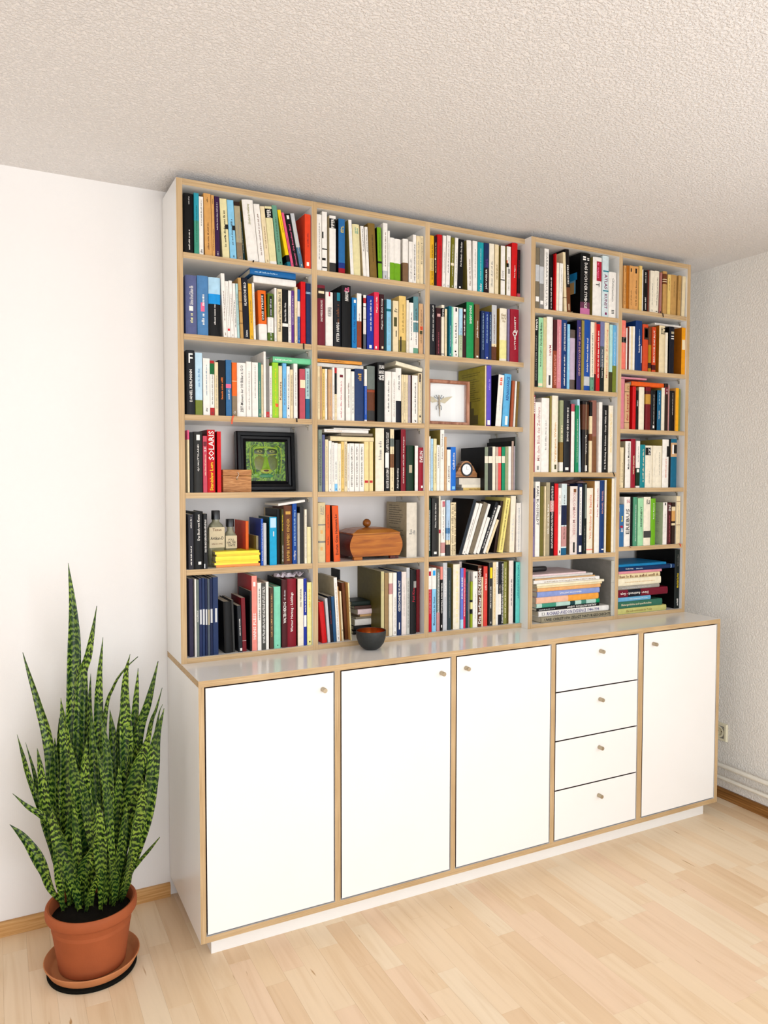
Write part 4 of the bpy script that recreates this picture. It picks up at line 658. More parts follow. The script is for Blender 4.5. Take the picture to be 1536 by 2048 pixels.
(5,2,2.0987,-0.2541,1.91,0.0307,0.2016,0.1331,0.0,'navy_black',{'L':[(0.74,0.76,0.3,0.8,'white'),(0.79,0.81,0.3,0.8,'white'),(0.85,0.9,0.3,0.8,'greige')],'s':'black','n':1,'h':1}),
(5,2,2.1699,-0.2561,1.91,0.0226,0.204,0.17,0.0,'amber',{'L':[(0.53,0.74,0.1,0.9,'cream')],'s':'brown_ochre','n':1}),
(5,3,1.819,-0.2521,1.662,0.0273,0.2103,0.1388,0.0,'dusty_rose2',{'G':[('pink',0.2,0.9,0.2)]}),
(5,3,1.8486,-0.2521,1.662,0.0265,0.1923,0.1269,0.0,'tan3',{'B':[(0.14,0.15,'black'),(0.81,0.82,'black')],'T':[('der Leopard','crimson',0.18,0.75,0.55,'u')],'G':[('olive_brown',0.86,0.95,0.5)],'h':1}),
(5,3,1.8891,-0.2551,1.662,0.0181,0.1808,0.1193,0.0,'red',{'s':'red4','n':1,'h':1}),
(5,3,1.9109,-0.2521,1.662,0.0121,0.1651,0.109,0.0,'black_brown',{'G':[('white',0.6,0.75,0.5)]}),
(5,3,1.9267,-0.2541,1.662,0.0309,0.1805,0.1192,0.0,'ivory',{'s':'greige','n':1,'h':1}),
(5,3,1.9679,-0.2521,1.662,0.0292,0.1843,0.1216,0.0,'dark_red',{'B':[(0.6,0.83,'gold'),(0.84,0.9,'brown_maroon')],'n':1,'h':1}),
(5,3,1.9987,-0.2521,1.662,0.0277,0.171,0.1128,0.0,'black',{'L':[(0.05,0.12,0.35,0.65,'white')],'G':[('white',0.15,0.9,0.15)]}),
(5,3,2.0333,-0.2521,1.662,0.023,0.1728,0.114,0.0,'teal_blue',{'T':[('THURBER','white',0.28,0.5,0.25,'u')],'G':[('pale_blue',0.65,0.95,0.25)],'s':'black'}),
(5,3,2.0567,-0.2541,1.662,0.0183,0.1845,0.123,0.0,'ivory',{'s':'khaki','n':1}),
(5,3,2.076,-0.2541,1.662,0.0201,0.2039,0.1345,0.0,'dark_brown',{'B':[(0.77,0.92,'dark_red2')],'G':[('white',0.78,0.9,0.4)],'h':1}),
(5,3,2.0986,-0.2521,1.662,0.0071,0.1978,0.1305,0.0,'dusty_rose',{'n':1}),
(5,3,2.1089,-0.2521,1.662,0.0321,0.1743,0.115,0.0,'black',{'G':[('white',0.4,0.95,0.12)],'s':'black'}),
(5,3,2.1413,-0.2551,1.662,0.0179,0.1883,0.1242,0.0,'amber2',{'s':'tan','n':1}),
(5,3,2.1633,-0.2521,1.662,0.0101,0.1848,0.122,0.0,'olive3',{'n':1}),
(5,4,1.8169,-0.2541,1.415,0.0099,0.1703,0.1124,0.0,'cream',{}),
(5,4,1.8291,-0.2521,1.415,0.0149,0.1701,0.1123,0.0,'cream',{}),
(5,4,1.8529,-0.2551,1.415,0.031,0.1968,0.1299,0.0,'white',{'T':[('Malbuch Musikstücke','black',0.4,0.97,0.3,'u')],'s':'greige'}),
(5,4,1.8859,-0.2541,1.415,0.0249,0.2075,0.137,0.0,'crimson3',{'T':[('MARTIN GARDNER','cream',0.28,0.66,0.3,'u')],'h':1}),
(5,4,1.9164,-0.2511,1.415,0.0217,0.1996,0.1318,0.0,'white',{'B':[(0.0,0.03,'white'),(0.04,0.42,'dark_green')],'L':[(0.33,0.4,0.2,0.8,'white')],'G':[('grey',0.55,0.9,0.3)]}),
(5,4,1.9408,-0.2521,1.415,0.0297,0.184,0.1214,0.0,'teal_bright',{'h':1}),
(5,4,1.9712,-0.2521,1.415,0.0417,0.1808,0.1194,0.0,'ivory',{'L':[(0.77,0.95,0.0,0.7,'black')],'T':[('SZ','white',0.78,0.94,0.3,'u')],'G':[('grey',0.1,0.4,0.1)]}),
(5,4,2.0136,-0.2521,1.415,0.0174,0.1809,0.1194,0.0,'ivory',{'G':[('grey',0.3,0.5,0.15)]}),
(5,4,2.0321,-0.2521,1.415,0.0371,0.1808,0.1193,0.0,'ivory',{'G':[('grey',0.3,0.85,0.15)]}),
(5,4,2.0695,-0.2541,1.415,0.0386,0.2094,0.1382,0.0,'white',{'L':[(0.64,0.86,0.6,0.9,'black')],'T':[('A STUDY BIGGER','salmon',0.2,0.6,0.2,'d')],'s':'khaki'}),
(5,4,2.115,-0.2481,1.415,0.0096,0.212,0.1399,0.0,'black',{'n':1}),
(5,4,2.125,-0.2501,1.415,0.037,0.2134,0.1409,0.0,'teal_blue2',{'B':[(0.63,0.92,'tan3')],'L':[(0.7,0.88,0.4,0.9,'black'),(0.69,0.88,0.15,0.5,'white')],'n':1,'h':1}),
(5,5,1.8168,-0.2561,1.166,0.004,0.1653,0.1091,0.0,'white',{'B':[(0.45,0.9,'rose')],'n':1}),
(5,5,1.8237,-0.2541,1.166,0.0278,0.1786,0.1179,0.0,'steel_blue2',{'L':[(0.45,0.5,0.2,0.7,'crimson')],'G':[('white',0.35,0.44,0.5),('yellow',0.6,0.75,0.4)]}),
(5,5,1.8518,-0.2551,1.166,0.0341,0.2104,0.1389,0.0,'white',{'T':[('EREBUS','dark_grey',0.25,0.76,0.55,'u')],'G':[('rose',0.88,0.95,0.6)],'R':('red_brown',12.0,5.0)}),
(5,5,1.8936,-0.2481,1.166,0.0101,0.2111,0.1393,0.0,'black',{'n':1}),
(5,5,1.904,-0.2541,1.166,0.0221,0.2092,0.138,0.0,'sea_green2',{'G':[('white',0.1,0.85,0.2)],'h':1}),
(5,5,1.9312,-0.2541,1.166,0.0321,0.2046,0.135,0.0,'mint2',{'T':[('KONTINENT','dark_green',0.4,0.82,0.3,'u')],'G':[('sage_green',0.3,0.6,0.3)]}),
(5,5,1.9639,-0.2551,1.166,0.0403,0.2093,0.1381,0.0,'ivory',{'L':[(0.16,0.3,0.0,1.0,'dark_grey')],'G':[('dark_grey',0.85,0.95,0.6)],'n':1}),
(5,5,2.0067,-0.2541,1.166,0.0275,0.2019,0.1333,0.0,'lime4',{'T':[('Berger Raymond','white',0.56,0.9,0.3,'u')]}),
(5,5,2.0771,-0.2541,1.166,0.0241,0.1843,0.1216,0.0,'white',{'L':[(0.93,0.99,0.4,0.7,'dark_grey')],'G':[('grey',0.3,0.75,0.2)],'s':'pale_sage','C':('grey',0.3,0.9)}),
(5,5,2.1049,-0.2521,1.166,0.0272,0.182,0.1201,0.0,'brown_maroon',{'T':[('SPAT','white',0.8,0.96,0.5,'u')],'G':[('rose',0.05,0.7,0.2)],'h':1}),
(5,5,2.1346,-0.2511,1.166,0.0202,0.1829,0.1207,0.0,'dark_brown',{'B':[(0.55,0.8,'tan'),(0.8,0.9,'cream'),(0.45,0.5,'cream')],'n':1}),
(5,5,2.1587,-0.2541,1.166,0.0232,0.2111,0.1393,0.0,'cream',{'B':[(0.88,0.89,'red_brown'),(0.39,0.4,'red_brown')],'G':[('grey',0.1,0.8,0.15)],'s':'ivory','R':('red',8.0,12.0)}),
(4,5,1.7783,-0.2581,0.877,0.0167,0.232,0.24,0.0,'pale_grey2',{'B':[(0.6,0.605,'grey')],'s':'grey','n':1}),
(5,6,2.1617,-0.2501,0.877,0.0308,0.2626,0.23,0.0,'black_green',{'T':[('Alfred Kubin Das Werk','yellow',0.35,0.6,0.35,'u')],'G':[('white',0.05,0.18,0.3),('grey',0.72,0.92,0.15)],'s':'black','n':1}),
]
LYING=[
(1,2,'~',0.2498,0.3976,-0.2099,2.0975,2.1196,0.13,0.0,'white_lying',{}),
(1,2,'~',0.2385,0.397,-0.2099,2.1231,2.1425,0.14,0.0,'blue_lying',{'G': [('pale_blue',0.1,0.6,0.3)]}),
(1,3,'~',0.3153,0.4503,-0.2099,1.8416,1.861,0.13,0.0,'mint_lying',{'G': [('white',0.05,0.5,0.3)]}),
(1,5,'/',0.3315,0.4281,-0.2099,1.3606,1.3688,0.15,7.47,'white_tilted',{}),
(2,3,'~',0.4748,0.6491,-0.2099,1.8385,1.8514,0.13,0.0,'white_lying2',{}),
(2,3,'~',0.4749,0.6431,-0.2099,1.8541,1.8651,0.12,0.0,'orange_lying',{'G': [('brown',0.05,0.6,0.3)]}),
(2,3,'/',0.777,0.8886,-0.2099,1.864,1.8785,0.15,-10.12,'ivory_tilted',{}),
(2,4,'~',0.522,0.6899,-0.2099,1.5846,1.6007,0.12,0.0,'cream_lying',{}),
(2,4,'~',0.5622,0.6858,-0.2099,1.6036,1.6136,0.12,0.0,'grey_brown_lying',{}),
(2,4,'~',0.4999,0.669,-0.2099,1.6139,1.6253,0.11,0.0,'white_lying',{'G': [('gold',0.05,0.4,0.25)]}),
(2,4,'~',0.5349,0.6751,-0.2099,1.6256,1.6303,0.11,0.0,'white_lying2',{}),
(5,2,'~',2.014,2.1714,-0.2501,2.1143,2.1218,0.12,0.0,'white_lying',{'G': [('dark_grey',0.05,0.7,0.3)]}),
(5,3,'~',1.8857,2.0731,-0.2501,1.8468,1.8657,0.11,0.0,'orange_lying2',{}),
(5,3,'~',1.8234,1.9704,-0.2501,1.8738,1.8811,0.12,0.0,'pink_lying',{}),
(2,6,'=',0.6496,0.7173,-0.1249,0.878,0.8922,0.09,0.0,'black_lying',{}),
(2,6,'=',0.6513,0.7562,-0.1249,0.8924,0.9097,0.09,0.0,'black_lying',{}),
(2,6,'=',0.6548,0.7687,-0.1249,0.9099,0.9335,0.09,0.0,'white_lying',{}),
(2,6,'=',0.6582,0.7438,-0.1249,0.9337,0.9415,0.09,0.0,'grey_brown_lying',{}),
(2,6,'=',0.6755,0.742,-0.1249,0.9417,0.9512,0.09,0.0,'tan_lying',{}),
(2,6,'=',0.6645,0.7494,-0.1299,0.9514,0.9703,0.095,0.0,'pinkish_lying',{}),
(2,6,'=',0.6548,0.7279,-0.1249,0.9705,0.983,0.09,0.0,'brown_lying',{}),
(2,6,'=',0.6428,0.7173,-0.1249,0.9832,1.0005,0.09,0.0,'dark_green_lying',{}),
(4,5,'=',1.4133,1.7955,-0.2561,0.877,0.8993,0.23,0.0,'greige_lying',{'T': [('UWE CHRISTOPH ZELIGT NATURGESCHICHTE','black',0.04,0.96,0.5,'x')]}),
(4,5,'=',1.408,1.7835,-0.2461,0.8995,0.9218,0.2,0.0,'white_lying',{'T': [('RICHARD AVEDON EVIDENCE 1944-1994','indigo',0.11,0.84,0.62,'x'),('[]','grey',0.04,0.08,0.5,'x')]}),
(4,5,'=',1.4027,1.729,-0.2421,0.922,0.9351,0.2,0.0,'black_lying',{'T': [('ANDY GOLDSWORTHY','white',0.47,0.95,0.6,'x')],'G': [('pale_grey',0.03,0.28,0.4)]}),
(4,5,'=',1.4009,1.7305,-0.2421,0.9353,0.9523,0.2,0.0,'pale_teal_lying',{'B': [(0.08,0.3,'teal_green'),(0.52,0.6,'dark_teal'),(0.7,0.78,'sea_green'),(0.94,1.0,'emerald2')]}),
(4,5,'=',1.399,1.7248,-0.2421,0.9525,0.9774,0.2,0.0,'peach_lying',{'B': [(0.5,1.0,'amber_pale')]}),
(4,5,'=',1.4036,1.7297,-0.2421,0.9776,0.9999,0.19,0.0,'periwinkle_lying',{'T': [('VINCENT IN SUMMER','white',0.35,0.7,0.25,'x')]}),
(4,5,'=',1.4031,1.7337,-0.2431,1.0001,1.0145,0.19,0.0,'apricot_lying',{}),
(4,5,'=',1.4021,1.7423,-0.2421,1.0147,1.0225,0.19,0.0,'cream_lying',{}),
(4,5,'=',1.4004,1.754,-0.2421,1.0227,1.0324,0.19,0.0,'ivory_lying',{}),
(4,5,'=',1.3866,1.7305,-0.2401,1.0326,1.0469,0.18,0.0,'white_lying',{'G': [('olive_brown',0.15,0.95,0.35)]}),
(4,5,'=',1.3944,1.7071,-0.2381,1.0471,1.0524,0.17,0.0,'tan_lying',{}),
(4,5,'=',1.3796,1.6981,-0.2341,1.0526,1.0617,0.17,0.0,'white_lying2',{}),
(4,5,'=',1.3779,1.6609,-0.2341,1.0619,1.0692,0.18,0.0,'pinkish_lying',{}),
(5,6,'=',1.818,2.1049,-0.2551,0.877,0.9008,0.2,0.0,'pale_olive_lying',{'T': [('Ein Lebensmosaik für Tobin','olive_brown',0.18,0.7,0.4,'x')]}),
(5,6,'=',1.8201,2.0804,-0.2541,0.901,0.9297,0.19,0.0,'green_lying',{'T': [('Naturgedichte und unerforschte','cream',0.08,0.75,0.4,'x')]}),
(5,6,'=',1.8248,2.0133,-0.2521,0.9299,0.9484,0.18,0.0,'sky_blue_lying',{'T': [('Hieronymus Frosch','white',0.35,0.9,0.3,'x')]}),
(5,6,'=',1.8218,2.1141,-0.2531,0.9486,0.9798,0.19,0.0,'crimson_lying',{'B': [(0.2,0.45,'navy_black')],'T': [('Dürer - Rembrandt - Goya','white',0.05,0.6,0.45,'f')]}),
(5,6,'=',1.824,2.0668,-0.2501,0.98,0.9968,0.18,0.0,'grey_lying',{'G': [('pale_grey',0.1,0.8,0.3)]}),
(5,6,'=',1.8244,2.0741,-0.2511,0.997,1.0282,0.18,0.0,'ivory_lying',{'G': [('tan',0.15,0.85,0.15)]}),
(5,6,'=',1.8299,2.0712,-0.2481,1.0284,1.0483,0.17,0.0,'cream_lying',{'G': [('brown',0.02,0.98,0.7)]}),
(5,6,'=',1.8275,2.0792,-0.2501,1.0485,1.0593,0.17,0.0,'pink_lying',{}),
(5,6,'=',1.8292,2.1599,-0.2481,1.0595,1.0774,0.19,0.0,'deep_blue_lying',{'B': [(0.93,0.94,'pale_blue')],'T': [('Radierung','white',0.12,0.25,0.35,'x')],'G': [('pale_blue',0.3,0.42,0.25)]}),
(5,6,'=',1.8308,2.1095,-0.2461,1.0776,1.0886,0.19,0.0,'azure_lying',{}),
]

# ------------------------------------------------------------------ room shell
XW,YB,XL,HC = 2.4147,-4.5,-2.6,2.4155
def st(o,label=None): tag(o,label,None,None,'structure'); return o
st(box('wall_back',XL-.1,XW+.1,0,.1,-.05,HC+.1,M_WALL),'white plaster wall behind the bookcase')
wl=MB()
wl.box(XL-.14,XL,-1.35,0,-.05,HC+.1); wl.box(XL-.14,XL,YB-.1,-2.95,-.05,HC+.1); wl.box(XL-.14,XL,-2.95,-1.35,-.05,.85); wl.box(XL-.14,XL,-2.95,-1.35,2.18,HC+.1)
st(wl.build('wall_left',M_WALL),'white plaster wall on the left')
wr=MB()
wr.box(XW,XW+.14,-1.45,0,-.05,HC+.1); wr.box(XW,XW+.14,YB-.1,-3.45,-.05,HC+.1)
wr.box(XW,XW+.14,-3.45,-1.45,-.05,.85); wr.box(XW,XW+.14,-3.45,-1.45,2.18,HC+.1)
st(wr.build('wall_right',M_WALLR),'rough white plaster wall on the right')
wb=MB()
wb.box(XL-.1,-1.2,YB-.14,YB,-.05,HC+.1); wb.box(1.9,XW+.14,YB-.14,YB,-.05,HC+.1)
wb.box(-1.2,1.9,YB-.14,YB,2.32,HC+.1); wb.box(-1.2,1.9,YB-.14,YB,-.05,.12)
st(wb.build('wall_front',M_WALL),'white wall behind the viewer')
st(box('ceiling',XL-.1,XW+.14,YB-.14,.1,HC,HC+.1,M_CEIL),'white rough plaster ceiling')
M_FR=simple('window_paint','ece9e2',.4)
mg,ng,bgm=new_mat('window_glass')
tr=N(ng,'ShaderNodeBsdfTransparent'); gl=N(ng,'ShaderNodeBsdfGlossy'); gl.inputs['Roughness'].default_value=.02; mxs=N(ng,'ShaderNodeMixShader')
fr=N(ng,'ShaderNodeFresnel'); fr.inputs[0].default_value=1.45
ng.links.new(fr.outputs[0],mxs.inputs[0]); ng.links.new(tr.outputs[0],mxs.inputs[1]); ng.links.new(gl.outputs[0],mxs.inputs[2])
ng.links.new(mxs.outputs[0],ng.nodes['Material Output'].inputs[0]); M_GLASS=mg
def window(name,axis,a0,a1,z0,z1,p,label):
    m=MB(); t=.06
    def bx(u0,u1,w0,w1):
        if axis=='x': m.box(p+.05,p+.11,u0,u1,w0,w1)
        else: m.box(u0,u1,p-.11,p-.05,w0,w1)
    bx(a0,a1,z0,z0+t); bx(a0,a1,z1-t,z1); bx(a0,a0+t,z0+t,z1-t); bx(a1-t,a1,z0+t,z1-t); c=(a0+a1)/2; bx(c-t/2,c+t/2,z0+t,z1-t)
    o=st(m.build(name,M_FR),label)
    for b0,b1 in((a0+t,c-t/2),(c+t/2,a1-t)):
        if axis=='x': box('pane',p+.078,p+.082,b0,b1,z0+t,z1-t,M_GLASS,o)
        else: box('pane',b0,b1,p-.082,p-.078,z0+t,z1-t,M_GLASS,o)
window('window_1','x',-3.45,-1.45,.85,2.18,XW,'white framed window in the right wall')
window('window_2','y',-1.2,1.9,.12,2.32,YB,'white framed balcony window behind the viewer')

window('fill_window_left','x',-2.95,-1.35,.85,2.18,XL-.19,'white framed window added in the left wall for fill light')  # unseen window, added as an opening for the left fill lamp

# floor: beech strip parquet, strips run towards the back wall
def parquet(i,c):
    m,nt,b=new_mat('beech_strip_%d'%i)
    geo=N(nt,'ShaderNodeNewGeometry'); oi=N(nt,'ShaderNodeObjectInfo')
    mp=N(nt,'ShaderNodeMapping'); mp.inputs['Scale'].default_value=(34,2.2,20); nt.links.new(geo.outputs['Position'],mp.inputs[0])
    cm=N(nt,'ShaderNodeCombineXYZ'); mu=N(nt,'ShaderNodeMath',operation='MULTIPLY'); mu.inputs[1].default_value=90; nt.links.new(oi.outputs['Random'],mu.inputs[0]); nt.links.new(mu.outputs[0],cm.inputs[1]); nt.links.new(cm.outputs[0],mp.inputs['Location'])
    f=noise(nt,mp.outputs[0],1,4,.55,.9)
    h=lin(c)[:3]; d=tuple(x*y for x,y in zip(h,(.94,.905,.86)))
    base=ramp(nt,f,[(.33,d),(.5,h),(.68,tuple(min(1,x*1.03) for x in h))])
    mp2=N(nt,'ShaderNodeMapping'); mp2.inputs['Scale'].default_value=(75,7,20); nt.links.new(geo.outputs['Position'],mp2.inputs[0])
    k=noise(nt,mp2.outputs[0],1,2,.4); kr=ramp(nt,k,[(.735,(0,0,0)),(.78,(1,1,1))])
    mx=N(nt,'ShaderNodeMix',data_type='RGBA'); nt.links.new(kr,mx.inputs[0]); nt.links.new(base,mx.inputs[6]); mx.inputs[7].default_value=lin('b48a58')
    nt.links.new(mx.outputs[2],b.inputs['Base Color'])
    b.inputs['Roughness'].default_value=.38; b.inputs['Specular IOR Level'].default_value=.4
    return m
M_FL=[parquet(i,c) for i,c in enumerate(('ead0ae','e7cba7','e2c39e','ecd6b7','e9cbab'))]
floor=st(box('floor',XL,XW,YB,0,-.05,-.008,simple('floor_base','b98f5c',.6)),'beech strip parquet floor')
rng=random.Random(11)
LENS=(.24,.31,.37,.44,.50); SW=.0668
SM={}
def strip_mesh(li,ti,L):
    k=(round(L,3),ti)
    if k not in SM:
        me=bpy.data.meshes.new('floor_strip'); e=.0002; w=SW/2-.0001; l=L/2-.00015
        v=[(-w,-l,-.008),(w,-l,-.008),(w,l,-.008),(-w,l,-.008),(-w,-l,-e),(w,-l,-e),(w,l,-e),(-w,l,-e),(-w+e,-l+e,0),(w-e,-l+e,0),(w-e,l-e,0),(-w+e,l-e,0)]
        f=[(0,1,5,4),(1,2,6,5),(2,3,7,6),(3,0,4,7),(4,5,9,8),(5,6,10,9),(6,7,11,10),(7,4,8,11),(8,9,10,11)]
        me.from_pydata(v,[],f); me.materials.append(M_FL[ti]); me.update(); SM[k]=me
    return SM[k]
rest=MB(); nstrip=0
nx=int((XW-XL)/SW)+1
for i in range(nx):
    x=XW-SW/2-i*SW
    if x<XL: break
    y=rng.uniform(0,.2)
    while y>YB:
        L=rng.choice(LENS); y1=y-L; a=min(y,0); L2=a-max(y1,YB)
        ti=rng.choice((0,0,0,1,1,2,3,3,4))
        yc=a-L2/2
        # in view: nearer than the frame's lower edge and right of its left edge
        vis = x>-.62 and yc>-1.45 and (yc> -.52-.50*(x+.5)-.25)
        if L2>.01:
            if vis and nstrip<300:
                o=bpy.data.objects.new('floor_strip',strip_mesh(0,ti,L2)); col0.objects.link(o); o.location=(x,yc,rng.uniform(-.0002,0)); o.parent=floor; nstrip+=1
            else: rest.box(x-SW/2+.0001,x+SW/2-.0001,yc-L2/2,yc+L2/2,-.008,0,ti)
        y=y1
tag(rest.build('floor_strip_rest',M_FL,floor),kind='stuff')
# skirting
M_SK=wood('beech_skirting','a8773c','c4935a','d8ab74',(4,4,160),.45,.5)
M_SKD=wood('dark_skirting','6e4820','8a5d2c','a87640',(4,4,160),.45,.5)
def skirt(name,pts,mat,label):  # profile box with a chamfered top
    (x0,x1,y0,y1)=pts; v=[];h=.0455
    if y1-y0<x1-x0: v=[(x,y,z) for x in(x0,x1) for y,z in((y1,0),(y0,0),(y0,h-.006),(y0+.006,h),(y1,h))]
    else: v=[(x,y,z) for y in(y1,y0) for x,z in((x1,0),(x0,0),(x0,h-.006),(x0+.006,h),(x1,h))]
    f=[(0,1,2,3,4),(9,8,7,6,5)]+[(i,5+i,5+(i+1)%5,(i+1)%5) for i in range(5)]
    return st(mesh_obj(name,v,f,mat),label)
skirt('baseboard_back',(XL,-.001,-.015,0),M_SK,'beech skirting board along the back wall')
skirt('baseboard_right',(XW-.015,XW,YB,-.002),M_SKD,'beech skirting board along the right wall')
# heating pipes on the right wall
M_PIPE=simple('pipe_paint','efeadd',.3)
for z,r,w in((.158,.010,'upper'),(.102,.0085,'lower')):
    m=MB(); m.tube([(XW-.03,-.003,z),(XW-.03,-.5,z),(XW-.03,-1.6,z),(XW-.03,YB+.05,z)],r,14)
    root=empty('heating_pipe',(0,0,0)); tag(root,'%s of the two white heating pipes along the right wall'%w,'pipe','heating pipes')
    smooth_angle(m.build('pipe',M_PIPE,root))
    for yy in(-1.1,-2.3):
        c=MB(); c.lathe([(r+.0005,-.008),(r+.003,-.008),(r+.003,.008),(r+.0005,.008)],16,(XW-.03,yy,z),0,'y'); c.box(XW-.03,XW-.0005,yy-.004,yy+.004,z-r-.008,z-r-.002); c.build('bracket',M_PIPE,root)
# socket on the right wall
so=empty('wall_socket',(XW,-.298,.302)); tag(so,'cream wall socket low on the right wall beside the sideboard','socket')
M_SO=simple('socket_plastic','e9e2c4',.35); M_SOD=simple('socket_shadow','5a4a30',.5)
m=MB(); h=.0405; t=.011
m.add([(-.0005,-h,-h),(-.0005,h,-h),(-.0005,h,h),(-.0005,-h,h),(-t,-h+.003,-h+.003),(-t,h-.003,-h+.003),(-t,h-.003,h-.003),(-t,-h+.003,h-.003),(-t,-.028,-.028),(-t,.028,-.028),(-t,.028,.028),(-t,-.028,.028)],
 [(0,4,5,1),(1,5,6,2),(2,6,7,3),(3,7,4,0),(4,8,9,5),(5,9,10,6),(6,10,11,7),(7,11,8,4)]); m.build('frame',M_SO,so)
m=MB(); m.lathe([(.0275,-.0125),(.0195,-.0125),(.0185,-.004),(0,-.004)],28,(0,0,0),0,'x'); m.add([(-.0122,-.0278,-.0278),(-.0122,.0278,-.0278),(-.0122,.0278,.0278),(-.0122,-.0278,.0278)],[]); smooth_angle(m.build('insert',M_SO,so))
for yy in(-.0095,.0095):
    m=MB(); m.lathe([(.0026,-.0046),(0,-.0046)],12,(0,yy,0),0,'x'); m.build('contact_hole',M_SOD,so)

# ------------------------------------------------------------------ sideboard
HW=.86; YC=-.449; XR=2.213
PT=.019
D_L=[.0190,.4553,.8919,1.3285,1.7725]; D_R=[.4309,.8682,1.3046,1.7430,2.1930]
wt=empty('worktop',(0,0,HW-PT)); tag(wt,'long white worktop with plywood edge on the sideboard','worktop')
box('slab',0,XR,YC,-.002,0,PT,[M_TOP,M_PZ],wt,[1,1,1,1,0,0])
sb=empty('sideboard',(0,0,0)); tag(sb,'white sideboard with four doors, four drawers and plywood edges','sideboard')
ZT=HW-PT-.0003; ZB=.0694
mi_v=[0,0,1,1,1,1]
def vpanel(name,x0,x1,y0,y1,z0,z1,par): return box(name,x0,x1,y0,y1,z0,z1,[M_LAM,M_PX],par,mi_v)
def hpanel(name,x0,x1,y0,y1,z0,z1,par): return box(name,x0,x1,y0,y1,z0,z1,[M_LAM,M_PZ],par,[1,1,1,1,0,0])
vpanel('side_panel',0,.0166,YC,-.002,ZB,ZT,sb); vpanel('side_panel',2.1955,XR,YC,-.002,ZB,ZT,sb)
for i in range(4):
    c0=D_R[i]+.0025; c1=D_L[i+1]-.0025; vpanel('divider',c0,c1,YC,-.002,ZB+PT,ZT,sb)
hpanel('bottom_panel',.0166,2.1955,YC,-.002,ZB,ZB+PT,sb)
box('back_panel',.0166,2.1955,-.0075,-.0025,ZB+PT,ZT,M_LAM,sb)
M_PLI=simple('plinth_white','eeebe6',.4,0,.02)
box('plinth',.0437,2.1935,-.3965,-.3785,.0,ZB,M_PLI,sb)
box('plinth_end',.0437,.062,-.3785,-.03,.0,ZB,M_PLI,sb); box('plinth_end',2.1755,2.1935,-.3785,-.03,.0,ZB,M_PLI,sb)
M_KN=simple('brushed_knob','b9ab93',.38,.85,.08,300)
M_SH=simple('door_gap_shade','3a2018',.7)  # gap shade around doors and drawers, painted onto their edges
def knob(x,z,par):
    m=MB(); m.lathe([(0,0),(.0075,0),(.0075,-.0205),(.0068,-.0215),(0,-.0215)],20,(x,YC-.0002,z),0,'y'); return smooth_angle(m.build('knob',M_KN,par))
DZ0,DZ1=.0925,.8405
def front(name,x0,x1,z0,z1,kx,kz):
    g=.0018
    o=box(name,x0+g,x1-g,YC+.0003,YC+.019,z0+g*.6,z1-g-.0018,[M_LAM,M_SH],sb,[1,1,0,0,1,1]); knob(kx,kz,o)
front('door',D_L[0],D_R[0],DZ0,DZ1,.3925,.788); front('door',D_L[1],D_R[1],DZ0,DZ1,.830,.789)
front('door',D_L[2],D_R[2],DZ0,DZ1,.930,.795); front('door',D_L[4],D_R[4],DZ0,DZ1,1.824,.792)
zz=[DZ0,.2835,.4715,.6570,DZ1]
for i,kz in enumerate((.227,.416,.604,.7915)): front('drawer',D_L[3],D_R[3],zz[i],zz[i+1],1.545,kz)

# ------------------------------------------------------------------ bookcases
ZS=2.388; YS=-.2199; YD=-.2601
bc1=empty('bookcase',(0,0,HW)); tag(bc1,'three-bay shallow white bookcase with plywood edges, left part of the wall unit','bookcase','bookcase wall unit')
bc2=empty('bookcase',(0,0,HW)); tag(bc2,'two-bay deeper white bookcase with plywood edges, right part of the wall unit','bookcase','bookcase wall unit')
def vp(par,x0,x1,y): vpanel('side_panel',x0,x1,y,-.002,.0002,ZS-HW,par)
vp(bc1,0,.019,YS); vp(bc1,.4512,.4700,YS); vp(bc1,.8944,.9135,YS)
vp(bc2,1.3430,1.3642,YD); vp(bc2,1.7965,1.8155,YD); vp(bc2,2.1938,2.2128,YD)
BAYS=[(.019,.4512),(.4700,.8944),(.9135,1.3430),(1.3642,1.7965),(1.8155,2.1938)]
SROW=[2.162,1.909,1.656,1.408,1.162]
ROWS={0:SROW,1:SROW,2:SROW,3:[2.117,1.812,1.479,1.1445],4:[2.162,1.910,1.662,1.415,1.166]}
M_PIN=simple('shelf_pin_metal','cfc8b8',.3,.7)
for b,(x0,x1) in enumerate(BAYS):
    par=bc1 if b<3 else bc2; yf=YS if b<3 else YD; g=.0002
    hpanel('top_panel',x0+g,x1-g,yf,-.002,ZS-PT-HW,ZS-HW,par); hpanel('bottom_panel',x0+g,x1-g,yf,-.002,.0002,.0175 if b<3 else .0165,par)
    for z in ROWS[b]:
        s=hpanel('shelf',x0+.0008,x1-.0008,yf+.0008,-.003,z-.018-HW,z-HW,par)
        lim=[k for k in BOOKS if k[0]==b+1 and k[4]<z-.05 and k[4]+k[6]>z-.039 and k[4]>z-.36 and k[2]+k[5]+max(0,k[6]*math.sin(R(k[8])))>x1-.0105]
        for yy in(yf+.035,-.045):
            if any(k[3]-.006<yy<k[3]+k[7]+.006 for k in lim): continue
            m=MB(); m.lathe([(0,-.0005),(.0035,-.0005),(.0035,-.009),(0,-.009)],10,(x1,yy,z-.0222-HW),0,'x'); m.box(x1-.003,x1-.0009,yy-.0035,yy+.0035,z-.036-HW,z-.0185-HW)
            m.build('shelf_pin',M_PIN,s)

